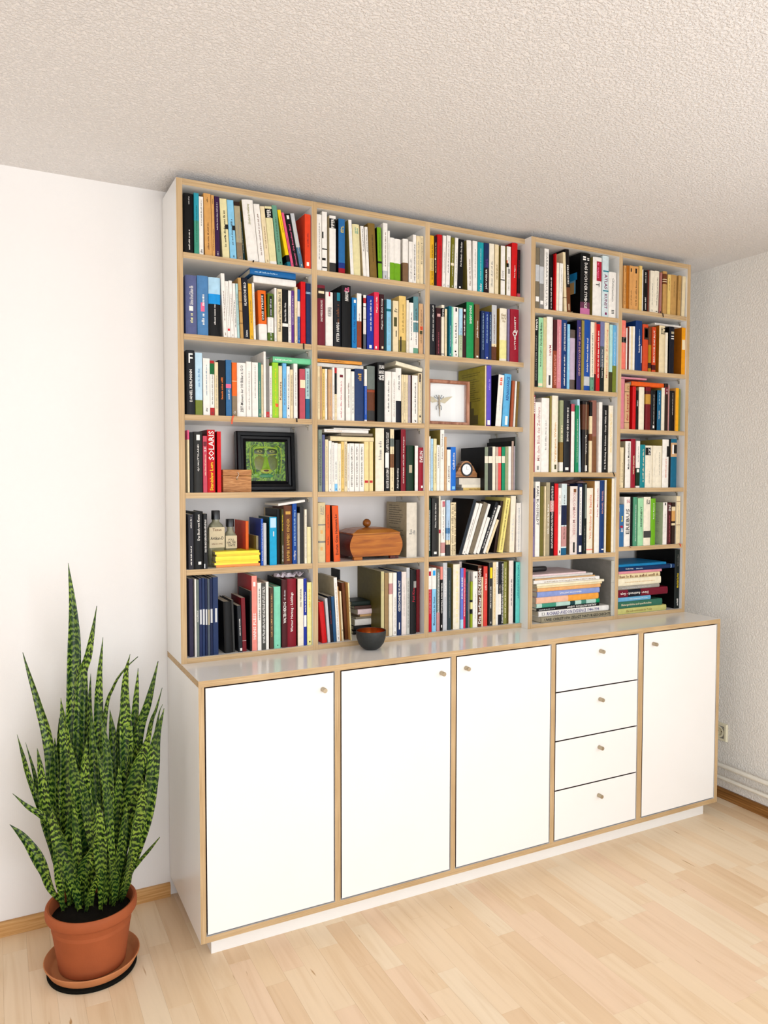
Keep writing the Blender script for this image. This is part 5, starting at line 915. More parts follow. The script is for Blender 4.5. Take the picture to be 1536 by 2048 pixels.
# ------------------------------------------------------------------ books
ROWN6=['top shelf','second shelf','third shelf','fourth shelf','fifth shelf','bottom shelf']
ROWN5=['top shelf','second shelf','third shelf','fourth shelf','bottom shelf']
BAYN=['leftmost bay','second bay','middle bay','fourth bay','rightmost bay']
ORD='first second third fourth fifth sixth seventh eighth ninth tenth eleventh twelfth thirteenth fourteenth fifteenth sixteenth seventeenth eighteenth nineteenth twentieth twenty-first twenty-second twenty-third twenty-fourth twenty-fifth twenty-sixth twenty-seventh'.split()
def shelf_name(c,r): return (ROWN5 if c==4 else ROWN6)[r-1],BAYN[c-1]
def cname(c):
    c=c.replace('_lying','').replace('_tilted','').rstrip('0123456789'); return c.replace('_',' ')
def lum(c):
    h=lin(HEX[c]); return .3*h[0]+.6*h[1]+.1*h[2]
def book(root,W,H,D,hard,colr,e,rng):
    """parts of one upright book; spine faces -y, base centre at the origin"""
    hw=W/2; t=min(.0024 if hard else .0006,W*.2)
    bands=e.get('B',[]); zs=sorted({0.,1.}|{max(0,min(1,v)) for b in bands for v in b[:2]})
    k=min(.0035,W*.12) if hard else min(.0012,W*.15)
    if hard:
        xs=[-hw+W*i/6 for i in range(7)]; fr=[(x,k*abs(2*x/W)**2.2) for x in xs]
    else: fr=[(-hw,k),(-hw+k*.4,k*.25),(-hw+k,0),(hw-k,0),(hw-k*.4,k*.25),(hw,k)]
    outer=[(-hw,D)]+fr+[(hw,D)]
    inner=[(-hw+t,D)]+[(max(-hw+t,min(hw-t,x)),y+t) for x,y in fr]+[(hw-t,D)]
    n=len(outer); mats=[cover_mat(colr)]; mi={colr:0}
    def mid(c):
        if c not in mi: mi[c]=len(mats); mats.append(cover_mat(c))
        return mi[c]
    side=e.get('s'); v=[];f=[];m=[]
    for z in zs:
        v+=[(x,y,z*H) for x,y in outer]
    nl=len(zs)
    for l in range(nl-1):
        zc=(zs[l]+zs[l+1])/2; c=colr
        for b in bands:
            if b[0]<=zc<=b[1]: c=b[2]
        for i in range(n-1):
            f.append((l*n+i,l*n+i+1,(l+1)*n+i+1,(l+1)*n+i))
            m.append(mid(side if (side and i==0) else c))
    b0=len(v); v+=[(x,y,0) for x,y in inner]; b1=len(v); v+=[(x,y,H) for x,y in inner]
    o1=(nl-1)*n; cm=mid(side or colr)
    for i in range(n-1):
        f.append((b0+i,b0+i+1,i+1,i)); m.append(0)
        f.append((o1+i,o1+i+1,b1+i+1,b1+i)); m.append(cm if i==0 else m[0])
        f.append((b1+i,b1+i+1,b0+i+1,b0+i)); m.append(0)
    f.append((0,o1,b1,b0)); m.append(cm); f.append((n-1,b0+n-1,b1+n-1,o1+n-1)); m.append(0)
    mesh_obj('cover',v,f,mats,root,m)
    ins=.003 if hard else .0004
    box('pages',-hw+t,hw-t,k+t+.0004,D-(.004 if hard else .0003),ins,H-ins,paper(),root)
    marks(root,W,H,e,colr,rng)
    for (a,b,c,d,cl) in e.get('K',[]):      # picture blocks printed on the front board (left face)
        y0,y1=D*(1-d),D*(1-c); mesh_obj('cover_picture',[(-hw-.0003,y0,a*H),(-hw-.0003,y1,a*H),(-hw-.0003,y1,b*H),(-hw-.0003,y0,b*H)],[(3,2,1,0)],ink(cl),root).location.x=-.0001*e['K'].index((a,b,c,d,cl))
    if e.get('C'):
        cl,a,b=e['C']; vv=[];ff=[]; z=b*H
        while z>a*H:
            L=D*rng.uniform(.45,.72); V,F=fake_print(rng,L,.0032); n0=len(vv)
            vv+=[(-hw-.0004,D*.86-p,z+q) for p,q in V]; ff+=[tuple(i+n0 for i in g) for g in F]; z-=.0085 if rng.random()>.12 else .016
        mesh_obj('cover_print',vv,ff,ink(cl),root)
    if e.get('R'):
        c,sx,ln=e['R']; pts=[]; yb=e['_front']; w=.0022
        P=[(0,.004,.0012),(sx*.0002,yb*.5,.0012),(sx*.0005,yb-.0008,.0012),(sx*.0007,yb-.0018,-.003),(sx*.0009,yb-.0018,-ln*.0006),(sx*.001,yb-.003,-ln*.001)]
        vv=[];ff=[]
        for i,(x,y,z) in enumerate(P):
            vv+=[(x-w,y,z),(x+w,y,z),(x+w,y-.0003,z+.0003),(x-w,y-.0003,z+.0003)]
            if i:
                a=4*(i-1); ff+=[(a+q,a+(q+1)%4,a+4+(q+1)%4,a+4+q) for q in range(4)]
        mesh_obj('ribbon',vv,ff,ink(c),root)
def marks(root,W,H,e,colr,rng,lying=False):
    """printing on the spine: lettering, labels. (p along the spine, q across)"""
    yy=-.00025
    def put(name,V,F,mode,y,mat):
        if mode=='u': vv=[(-q,y,p) for p,q in V]
        elif mode=='d': vv=[(q,y,H-p) for p,q in V]
        else: vv=[(p,y,q) for p,q in V]
        return mesh_obj(name,vv,F,mat,root)
    for (a,b,c,d,cl) in e.get('L',[]):
        x0,x1=-W/2+c*W,-W/2+d*W
        box('spine_label',x0,x1,-.0003,.0012,a*H,b*H,ink(cl),root)
    for (s,cl,a,b,fr,mode) in e.get('T',[]):
        V,F=text_data(s); L=(b-a)*H; h=fr*W
        yy=-.0006
        if mode=='u': put('lettering',[(a*H+x*L,-h/2+y*h) for x,y in V],F,'u',yy,ink(cl))
        elif mode=='d': put('lettering',[((1-b)*H+x*L,-h/2+y*h) for x,y in V],F,'d',yy,ink(cl))
        else: put('lettering',[(-h/2+x*h,a*H+y*L) for x,y in V],F,'x',yy,ink(cl))
    G=list(e.get('G',[]))
    if not G and not e.get('T') and not e.get('n') and W>.006:
        dark=lum(colr)<.25; cl=rng.choice(('white','cream','pale_grey')) if dark else rng.choice(('dark_grey','grey','brown','black'))
        a=rng.uniform(.1,.3); b=rng.uniform(.6,.93); G=[(cl,a,b,rng.uniform(.2,.34))]
        if rng.random()<.6: G.append((cl,.03,.07,.4))
    for (cl,a,b,fr) in G:
        if 'B' in e or fr>.45:
            rows=2 if fr>.45 else 1
        else: rows=1
        for k in range(rows):
            h=fr*W/rows*.85; V,F=fake_print(rng,(b-a)*H,h); off=(k-(rows-1)/2)*fr*W/rows
            if F: put('print',[(a*H+x,off-h/2+y) for x,y in V],F,'u',-.0004,ink(cl))
rngb=random.Random(5)
cnt={}; order={}
for i,b in enumerate(BOOKS): order.setdefault((b[0],b[1]),[]).append((b[2],i))
rank={}
for k,l in order.items():
    for n,(x,i) in enumerate(sorted(l)): rank[i]=n
for i,(c,r,x0,y,zs,W,H,D,lean,colr,e) in enumerate(BOOKS):
    hard=bool(e.get('h')) or (not e.get('p') and W>.026)
    th=R(lean); x1=x0+W/math.cos(th)
    if th>=0: px=x1-W/2*math.cos(th); pz=zs+W/2*math.sin(th)
    else: px=x0+W/2*math.cos(th); pz=zs+W/2*math.sin(-th)
    root=empty('hardcover_book' if hard else 'paperback_book',(px,y,pz+.0002),(0,th,0))
    e=dict(e); e['_front']=(YS if c<=3 else YD)-y
    book(root,W,H,D,hard,colr,e,rngb)
    sh,bay=shelf_name(c,r)
    adj=[]
    if W<.0085: adj.append('thin')
    elif W>.030: adj.append('thick')
    if H>.25: adj.append('tall')
    elif H<.165: adj.append('short')
    if abs(lean)>3: adj.append('leaning')
    lab=' '.join(adj+[cname(colr),'book,',ORD[rank[i]],'from left,',sh,'of',bay])
    tag(root,lab,'book','books standing on the %s of the %s'%(sh,bay))

lc={}
for (c,r,kind,x0,x1,y,zb,zt,dep,tilt,colr,e) in LYING:
    k=(c,r); lc[k]=lc.get(k,0)+1
nl={}
LY=[]
for (c,r,kind,x0,x1,y,zb,zt,dep,tilt,colr,e) in LYING:
    k=(c,r); nl[k]=nl.get(k,0)+1
    L=x1-x0; T=zt-zb; sh,bay=shelf_name(c,r)
    root=empty('lying_book',((x0+x1)/2,y,zb+.0001),(0,-R(tilt),0))
    if kind=='/': root.location.z=zb+.0001+math.sin(R(tilt))*L/2
    # U-shaped cover around the page block, spine towards the viewer
    t=min(.0018,T*.18); k2=min(.003,T*.2); hw=L/2
    bands=e.get('B',[]); xs=sorted({0.,1.}|{v for b in bands for v in b[:2]})
    pr=[(dep,0),(k2,0),(k2*.3,T*.12),(0,T*.35),(0,T*.65),(k2*.3,T*.88),(k2,T),(dep,T),(dep,T-t),(k2+t,T-t),(k2+t,t),(dep,t)]
    n=len(pr); v=[];f=[];m=[];mats=[cover_mat(colr)];mi={colr:0}
    for xx in xs: v+=[(-hw+xx*L,a,b) for a,b in pr]
    for l in range(len(xs)-1):
        zc=(xs[l]+xs[l+1])/2; cl=colr
        for b in bands:
            if b[0]<=zc<=b[1]: cl=b[2]
        if cl not in mi: mi[cl]=len(mats); mats.append(cover_mat(cl))
        for i in range(n): f.append((l*n+i,l*n+(i+1)%n,(l+1)*n+(i+1)%n,(l+1)*n+i)); m.append(mi[cl])
    for base,flip in((0,0),((len(xs)-1)*n,1)):
        for q in((0,1,10,11),(1,2,3,10),(3,4,9,10),(4,5,6,9),(6,7,8,9)):
            q=tuple(base+i for i in q); f.append(q if flip else q[::-1]); m.append(0)
    mesh_obj('cover',v,f,mats,root,m)
    m_=MB(); m_.box(-hw+.0015,hw-.0015,k2+t+.0002,dep-.002,t,T-t); m_.build('pages',paper(),root)
    for (s,cl,a,b,fr,mode) in e.get('T',[]):
        V,F=text_data(s); h=fr*T
        vv=[(-hw+(a+x*(b-a))*L,-.0004,T/2-h/2+yv*h) for x,yv in V]
        if mode=='f': vv=[(-hw+(b-x*(b-a))*L,-.0004,T/2+h/2-yv*h) for x,yv in V]
        mesh_obj('lettering',vv,F,ink(cl),root)
    for (cl,a,b,fr) in e.get('G',[]):
        h=fr*T; V,F=fake_print(rngb,(b-a)*L,h*.8); mesh_obj('print',[(-hw+a*L+x,-.0004,T/2-h/2+yv) for x,yv in V],F,ink(cl),root)
    if kind=='=':
        tot=lc[k]; pos=nl[k]
        place='%s from bottom in the stack'%ORD[pos-1]
        lab='%s book lying %s, %s of %s'%(cname(colr),place,sh,bay)
    else:
        lab='%s book lying %son top of the upright books, %s of %s'%(cname(colr),'tilted ' if kind=='/' else '',sh,bay)
        if (c,r) in((1,2),(2,4)) and cname(colr)=='white': lab='%s book lying %s, %s of %s'%(cname(colr),{(1,2,1):'under the blue one on the upright books',(2,4,3):'third up on the upright books',(2,4,4):'uppermost on the upright books'}[(c,r,nl[k])],sh,bay)
    tag(root,lab,'book','books lying on the %s of the %s'%(sh,bay))
LEAVES=[
(0.0415,0.30,[(-0.319,-0.218,0.170),(-0.337,-0.211,0.372),(-0.320,-0.206,0.877),(-0.319,-0.209,1.051),(-0.328,-0.209,1.201)]),
(0.0326,0.50,[(-0.310,-0.215,0.170),(-0.315,-0.214,0.348),(-0.302,-0.209,0.806),(-0.279,-0.225,0.929),(-0.253,-0.242,1.071)]),
(0.0296,-0.50,[(-0.328,-0.222,0.170),(-0.380,-0.200,0.377),(-0.386,-0.199,0.642),(-0.413,-0.193,0.782),(-0.455,-0.180,0.938)]),
(0.0178,0.40,[(-0.334,-0.227,0.170),(-0.408,-0.197,0.434),(-0.447,-0.192,0.568),(-0.461,-0.204,0.635),(-0.475,-0.214,0.705)]),
(0.0133,0.20,[(-0.330,-0.223,0.170),(-0.410,-0.179,0.468),(-0.432,-0.175,0.579),(-0.452,-0.172,0.665)]),
(0.0311,0.30,[(-0.335,-0.227,0.170),(-0.395,-0.209,0.404),(-0.409,-0.220,0.532),(-0.423,-0.232,0.662)]),
(0.0207,0.80,[(-0.339,-0.230,0.170),(-0.378,-0.226,0.367),(-0.410,-0.231,0.450),(-0.455,-0.232,0.495),(-0.490,-0.237,0.541)]),
(0.0311,0.90,[(-0.351,-0.241,0.170),(-0.391,-0.241,0.237),(-0.416,-0.249,0.314),(-0.457,-0.248,0.394),(-0.499,-0.248,0.456)]),
(0.0281,0.30,[(-0.256,-0.218,0.170),(-0.255,-0.219,0.379),(-0.252,-0.215,0.731),(-0.248,-0.222,0.855),(-0.236,-0.233,0.973)]),
(0.0163,0.90,[(-0.251,-0.220,0.170),(-0.258,-0.217,0.378),(-0.235,-0.223,0.724),(-0.211,-0.242,0.821),(-0.181,-0.266,0.875),(-0.144,-0.294,0.916)]),
(0.0370,0.30,[(-0.216,-0.251,0.170),(-0.185,-0.274,0.427),(-0.180,-0.285,0.653),(-0.186,-0.295,0.796),(-0.183,-0.313,0.882),(-0.173,-0.335,0.935)]),
(0.0311,0.40,[(-0.218,-0.247,0.170),(-0.173,-0.271,0.444),(-0.159,-0.280,0.697),(-0.153,-0.293,0.801),(-0.146,-0.306,0.884)]),
(0.0400,0.70,[(-0.226,-0.238,0.170),(-0.180,-0.264,0.373),(-0.152,-0.277,0.664),(-0.124,-0.299,0.778),(-0.090,-0.323,0.903)]),
(0.0193,0.40,[(-0.218,-0.247,0.170),(-0.146,-0.277,0.490),(-0.114,-0.292,0.694),(-0.096,-0.307,0.756),(-0.079,-0.321,0.820)]),
(0.0163,0.30,[(-0.218,-0.247,0.170),(-0.136,-0.283,0.421),(-0.120,-0.291,0.524),(-0.090,-0.303,0.722),(-0.077,-0.313,0.767)]),
(0.0415,0.30,[(-0.209,-0.263,0.170),(-0.155,-0.295,0.327),(-0.121,-0.315,0.500),(-0.107,-0.326,0.654),(-0.079,-0.346,0.764)]),
(0.0474,0.50,[(-0.212,-0.258,0.170),(-0.183,-0.287,0.424),(-0.163,-0.316,0.574),(-0.138,-0.351,0.667),(-0.120,-0.383,0.732)]),
(0.0356,0.50,[(-0.205,-0.273,0.170),(-0.180,-0.320,0.304),(-0.171,-0.359,0.419),(-0.161,-0.399,0.531),(-0.160,-0.437,0.599)]),
(0.0400,-0.30,[(-0.332,-0.225,0.170),(-0.349,-0.220,0.358),(-0.342,-0.226,0.608),(-0.348,-0.231,0.715),(-0.357,-0.236,0.803)]),
(0.0281,0.30,[(-0.257,-0.273,0.170),(-0.257,-0.279,0.323),(-0.270,-0.277,0.526),(-0.277,-0.279,0.701),(-0.278,-0.289,0.783)]),
(0.0311,0.40,[(-0.246,-0.278,0.170),(-0.233,-0.298,0.306),(-0.238,-0.307,0.483),(-0.241,-0.317,0.639),(-0.257,-0.323,0.762)]),
(0.0430,0.40,[(-0.299,-0.251,0.170),(-0.296,-0.274,0.370),(-0.312,-0.290,0.507),(-0.334,-0.306,0.596),(-0.339,-0.330,0.694)]),
(0.0370,0.30,[(-0.260,-0.303,0.170),(-0.260,-0.335,0.290),(-0.269,-0.363,0.422),(-0.276,-0.392,0.541)]),
(0.0444,-0.60,[(-0.320,-0.272,0.170),(-0.337,-0.284,0.272),(-0.358,-0.295,0.369),(-0.377,-0.307,0.445),(-0.391,-0.323,0.516)]),
(0.0370,0.80,[(-0.303,-0.249,0.170),(-0.308,-0.282,0.256),(-0.304,-0.320,0.333),(-0.289,-0.364,0.396),(-0.281,-0.405,0.450)]),
(0.0133,0.50,[(-0.225,-0.239,0.170),(-0.168,-0.302,0.275),(-0.138,-0.354,0.340),(-0.107,-0.406,0.400)]),
(0.0222,0.50,[(-0.303,-0.292,0.170),(-0.295,-0.331,0.238),(-0.287,-0.371,0.294),(-0.281,-0.410,0.342)]),
(0.0193,0.30,[(-0.203,-0.287,0.170),(-0.197,-0.340,0.233),(-0.194,-0.392,0.309),(-0.192,-0.443,0.375)]),
(0.0296,0.20,[(-0.292,-0.212,0.170),(-0.291,-0.198,0.377),(-0.288,-0.179,0.708),(-0.277,-0.172,0.872)]),
(0.0222,0.20,[(-0.280,-0.212,0.170),(-0.273,-0.207,0.377),(-0.274,-0.191,0.727),(-0.268,-0.189,0.855)]),
(0.0385,0.20,[(-0.318,-0.218,0.170),(-0.353,-0.190,0.387),(-0.357,-0.177,0.630),(-0.358,-0.172,0.727)]),
(0.0385,0.20,[(-0.227,-0.236,0.170),(-0.212,-0.240,0.378),(-0.213,-0.234,0.625),(-0.219,-0.231,0.748)]),
(0.0356,0.20,[(-0.224,-0.240,0.170),(-0.190,-0.249,0.377),(-0.196,-0.235,0.640),(-0.190,-0.235,0.745)]),
(0.0356,0.20,[(-0.280,-0.212,0.170),(-0.282,-0.216,0.342),(-0.302,-0.206,0.578),(-0.306,-0.208,0.754)]),
(0.0385,0.20,[(-0.328,-0.223,0.170),(-0.377,-0.199,0.315),(-0.382,-0.197,0.477),(-0.373,-0.200,0.675)]),
(0.0326,0.30,[(-0.282,-0.268,0.170),(-0.275,-0.291,0.333),(-0.301,-0.294,0.558),(-0.295,-0.318,0.699)]),
(0.0237,0.40,[(-0.232,-0.285,0.170),(-0.230,-0.314,0.313),(-0.247,-0.328,0.541),(-0.275,-0.340,0.689)]),
(0.0326,0.30,[(-0.342,-0.237,0.170),(-0.345,-0.260,0.315),(-0.337,-0.289,0.445),(-0.332,-0.318,0.553)]),
(0.0252,0.30,[(-0.326,-0.261,0.170),(-0.323,-0.287,0.282),(-0.329,-0.306,0.431),(-0.337,-0.328,0.519)]),
(0.0326,0.30,[(-0.231,-0.246,0.170),(-0.217,-0.274,0.332),(-0.210,-0.298,0.483),(-0.208,-0.322,0.603)]),
(0.0267,0.30,[(-0.215,-0.270,0.170),(-0.210,-0.302,0.282),(-0.202,-0.335,0.396),(-0.194,-0.368,0.514)]),
(0.0296,0.30,[(-0.210,-0.261,0.170),(-0.171,-0.301,0.313),(-0.151,-0.332,0.444),(-0.136,-0.361,0.572)]),
(0.0267,0.40,[(-0.362,-0.258,0.170),(-0.370,-0.282,0.264),(-0.380,-0.305,0.344),(-0.391,-0.328,0.407)]),
(0.0237,0.40,[(-0.226,-0.297,0.170),(-0.226,-0.335,0.242),(-0.235,-0.370,0.308),(-0.248,-0.404,0.366)])]

# ------------------------------------------------------------------ things on the shelves
def bevel_box(name,x0,x1,y0,y1,z0,z1,mat,parent,bv=.002,seg=2):
    o=box(name,x0,x1,y0,y1,z0,z1,mat,parent); md=o.modifiers.new('bevel','BEVEL'); md.width=bv; md.segments=seg; md.limit_method='ANGLE'; return o
# small wooden box with hook (leftmost bay, fourth shelf)
M_BOX=wood('box_wood','8a5628','b5793f','cf9a60',(18,18,160),.45,1.2)
M_HOOK=simple('hook_metal','6b5a3c',.35,.8)
wx0,wx1,wy,wz=.1530,.2500,-.172,1.4083
rb=empty('wooden_box',((wx0+wx1)/2,wy+.035,wz)); tag(rb,'small light wooden box with metal hook in front of the green face painting','box')
hw_=(wx1-wx0)/2
bevel_box('body',-hw_,hw_,-.035,.035,0,.0535,M_BOX,rb,.0012); bevel_box('lid',-hw_-.0008,hw_+.0008,-.0358,.0358,.0543,.0745,M_BOX,rb,.0016)
m=MB(); m.tube([(.000,-.0372,.0655),(.004,-.039,.062),(.0035,-.039,.055),(-.0015,-.0385,.050),(-.003,-.038,.046)],.0011,8); m.build('hook',simple('hook_light','d6d0c4',.3,.7),rb)
m=MB(); m.lathe([(0,-.0025),(.0022,-.0025),(.0026,.0)],12,(-.0005,-.0355,.043),0,'y'); m.build('catch_pin',M_HOOK,rb)
# framed painting of a green face
fr_=empty('framed_painting',(.3325,-.085,1.4101),(R(-4),0,0)); tag(fr_,'small painting of a green face in a broad black frame','painting')
M_FB=simple('black_frame','06070c',.35,0,.2,40,.22)
hw2,hh=.1065,.2075; wv=.035
def mitre(sgn):
    # profile across the frame width: (w, y)
    prof=[(0,.020),(0,-.006),(.004,-.010),(.014,-.010),(.017,-.004),(.025,-.002),(.029,-.005),(wv,-.001),(wv,.006)]
    return prof
def frame_bar(par,W0,H0,prof,side,mat,name='frame_bar'):
    # outer rectangle from (-W0/2,0) to (W0/2,H0)
    V=[];n=len(prof)
    for end in(0,1):
        for w,y in prof:
            if side=='b': V.append((-W0/2+w if not end else W0/2-w,y,w))
            if side=='t': V.append((-W0/2+w if not end else W0/2-w,y,H0-w))
            if side=='l': V.append((-W0/2+w,y,w if not end else H0-w))
            if side=='r': V.append((W0/2-w,y,w if not end else H0-w))
    F=[(i,i+1,n+i+1,n+i) for i in range(n-1)]+[(n-1,0,n,2*n-1),tuple(range(n)),tuple(range(2*n-1,n-1,-1))]
    return mesh_obj(name,V,F,mat,par)
for s_ in 'btlr': frame_bar(fr_,2*hw2,hh,mitre(1),s_,M_FB)
mc,ntc,bc_=new_mat('face_canvas')
v_=mapping(ntc,(1,1,1)); sw=noise(ntc,v_,26,3,.6,3.5)
ntc.links.new(ramp(ntc,sw,[(.28,lin('0a1410')),(.42,lin('1f4410')),(.52,lin('5c8a16')),(.60,lin('8fb52a')),(.68,lin('2f5a14')),(.8,lin('0e1d1a'))]),bc_.inputs['Base Color']); bc_.inputs['Roughness'].default_value=.35
bump(ntc,bc_,sw,.5,.003)
cv=box('canvas',-hw2+wv-.002,hw2-wv+.002,.001,.004,wv-.002,hh-wv+.002,mc,fr_)
def blob(name,cx,cz,rx,rz,h,mat,par,y0=.001,rot=0,seg=20):
    m=MB(); V=[];F=[]
    rings=[(1,0),(.85,.5),(.5,.85),(0,1)]
    for rr,hh_ in rings[:-1]:
        for i in range(seg):
            a=2*math.pi*i/seg; px,pz=rx*rr*math.cos(a),rz*rr*math.sin(a)
            V.append((cx+px*math.cos(rot)-pz*math.sin(rot),y0-h*hh_,cz+px*math.sin(rot)+pz*math.cos(rot)))
    V.append((cx,y0-h,cz))
    for k in range(2):
        for i in range(seg): j=(i+1)%seg; F.append((k*seg+i,k*seg+j,(k+1)*seg+j,(k+1)*seg+i))
    for i in range(seg): F.append((2*seg+i,2*seg+(i+1)%seg,3*seg))
    return mesh_obj(name,V,F,mat,par,None,True)
def pc(k,h): return simple('paint_'+k,h,.35,0,.35,90,.5,.3,120)
mz=wv; 
blob('cheek',-.022,.098,.022,.026,.0012,pc('olive','6e7414'),fr_); blob('cheek',.022,.098,.022,.026,.0012,pc('olive2','5a6a18'),fr_)
for sx in(-1,1):
    blob('eye_socket',sx*.023,.138,.020,.012,.0015,pc('socket','2c4412'),fr_)
    ey=blob('eye',sx*.023,.139,.012,.006,.003,pc('eyelight','8f9a52'),fr_); blob('pupil',sx*.022,.139,.0042,.0042,.0040,pc('pupil','0a0f0a'),fr_); blob('glint',sx*.022+.001,.1405,.0012,.0012,.0046,pc('glint','e6e8d0'),fr_)
    blob('brow',sx*.022,.152,.024,.0035,.002,pc('brow','9ec22c'),fr_,.001,-sx*.12)
    blob('lower_lid',sx*.023,.128,.018,.0028,.0022,pc('lid','a4aa40'),fr_,.001,sx*.1)
mesh_obj('nose',[(-.016,.0005,.076),(.016,.0005,.076),(.004,.0005,.122),(-.004,.0005,.122),(0,-.006,.082),(0,-.003,.118)],[(0,4,5,3),(1,2,5,4),(0,1,4),(3,5,2)],pc('nose','86b428'),fr_)
blob('lips',0,.071,.021,.010,.003,pc('lips','a9b83c'),fr_); blob('mouth',0,.071,.013,.0045,.0042,pc('mouth','5a2a14'),fr_)
blob('chin',0,.053,.026,.007,.002,pc('chin','3f8f58'),fr_); blob('chin_swirl',-.036,.056,.012,.009,.002,pc('swirl','7ab030'),fr_)
for sx in(-1,1):
    for k in range(3):
        m=MB(); x=sx*(.043+k*.0065); m.tube([(x-sx*.012,.0008,.160),(x,.0004,.150),(x+sx*.002,.0004,.120),(x,.0004,.090),(x-sx*.006,.0006,.060)],.0016,6); m.build('hair_stroke',pc('hair%d'%k,('7fae22','3f7a1a','b3c84a')[k]),fr_,True)
# ink bottles
mgl,ngl,bgl=new_mat('bottle_glass'); bgl.inputs['Base Color'].default_value=lin('8a8f6a'); bgl.inputs['Roughness'].default_value=.08; bgl.inputs['Alpha'].default_value=1; bgl.inputs['Transmission Weight'].default_value=.45; bgl.inputs['Coat Weight'].default_value=.3
fn=noise(ngl,mapping(ngl,(1,1,1)),30,2); ngl.links.new(ramp(ngl,fn,[(.3,lin('7a7a5c')),(.7,lin('c4c2a4'))]),bgl.inputs['Base Color'])
M_CAP=simple('black_cap','0e0e10',.3); M_LAB=simple('bottle_label','d6c6a2',.7,0,.12,60)
def rbox_profile(hx,hy,r,seg=4):
    P=[]
    for cx,cy,a0 in((hx-r,hy-r,0),(-hx+r,hy-r,90),(-hx+r,-hy+r,180),(hx-r,-hy+r,270)):
        for i in range(seg+1):
            a=R(a0+90*i/seg); P.append((cx+r*math.cos(a),cy+r*math.sin(a)))
    return P
def loft(name,sections,mat,par):
    V=[];F=[];n=len(sections[0][0])
    for P,z in sections: V+=[(x,y,z) for x,y in P]
    for k in range(len(sections)-1):
        for i in range(n): j=(i+1)%n; F.append((k*n+i,k*n+j,(k+1)*n+j,(k+1)*n+i))
    F.append(tuple(range(n))[::-1]); F.append(tuple((len(sections)-1)*n+i for i in range(n)))
    return smooth_angle(mesh_obj(name,V,F,mat,par),50)
def bottle(loc,hx,hy,hb,hs,hn,nr,cr,hcap,label,lines,lh):
    o=empty('ink_bottle',loc); tag(o,label,'bottle','glass bottles behind the yellow booklets')
    loft('glass_body',[(rbox_profile(hx-.002,hy-.002,.008),0),(rbox_profile(hx,hy,.009),.003),(rbox_profile(hx,hy,.009),hb),(rbox_profile(hx*.8,hy*.85,.012),hb+hs*.6),(rbox_profile(nr,nr,nr*.95),hb+hs),(rbox_profile(nr,nr,nr*.95),hb+hs+hn)],mgl,o)
    loft('cap',[(rbox_profile(cr,cr,cr*.7),hb+hs+hn*.6),(rbox_profile(cr,cr,cr*.7),hb+hs+hn*.6+hcap-.002),(rbox_profile(cr-.001,cr-.001,cr*.65),hb+hs+hn*.6+hcap)],M_CAP,o)
    lb=box('paper_label',-hx*.93,hx*.93,-hy-.0006,-hy+.001,lh[0],lh[1],M_LAB,o)
    for s,cl,z,h,w in lines:
        V,F=text_data(s); mesh_obj('lettering',[(-w/2+x*w,-hy-.0009,z+yv*h) for x,yv in V],F,ink(cl),lb)
bottle((.1340,-.145,1.1622),.0275,.018,.122,.026,.012,.012,.0135,.030,'larger clear glass bottle with cream label and black cap, yellow booklets in front',[('Artikan-D','black',.088,.011,.044),('Tinten','brown',.117,.009,.030),('SINCE 1905','brown',.072,.005,.036)],(.062,.130))
bottle((.1840,-.140,1.1622),.0205,.0165,.098,.018,.022,.0105,.0132,.026,'smaller glass bottle with cream label and black cap, yellow booklets in front',[('FÜLL','black',.083,.008,.020),('HALTER','black',.073,.008,.030),('TINTE','black',.064,.007,.026)],(.058,.100))
# yellow booklets
yh=[.0085,.0070,.0062,.0066,.0075,.0070,.0088]
M_YEL=[simple('booklet_yellow_%d'%i,h,.45) for i,h in enumerate(('f2da12','f7e22c','e6c80a','e8c32c'))]
z=1.1622; rngy=random.Random(2)
for i,h in enumerate(yh):
    dx=rngy.uniform(-.004,.004); dy=rngy.uniform(-.003,.003)
    o=empty('yellow_booklet',(.1910+dx,-.158+dy,z),(0,0,R(rngy.uniform(-1,1)))); 
    tag(o,'small %s paperback booklet, %s from bottom in the stack before the bottles'%('orange' if i==0 else 'yellow',ORD[i]),'booklet','yellow booklets stacked before the bottles')
    mm=simple('booklet_orange','e58a2a',.45) if i==0 else M_YEL[i%3]
    m=MB(); m.box(-.074,.074,-.048,-.0474,0,h); m.box(-.074,.074,-.0474,.048,0,.0005); m.box(-.074,.074,-.0474,.048,h-.0005,h); m.build('cover',mm,o)
    box('pages',-.0735,.0735,-.0472,.0475,.0006,h-.0006,paper(),o); z+=h+.0001
# wooden casket with ball knob
M_CW=wood('casket_wood','7a3c0c','a45c16','bd7626',(6,6,60),.3,1.0,.3); M_CD=wood('casket_dark','360c06','54180c','6c2814',(60,8,8),.3,1.0,.3)
ck=empty('wooden_casket',(.7040,-.138,1.1622)); tag(ck,'brown polished wooden casket with domed lid and ball knob','casket')
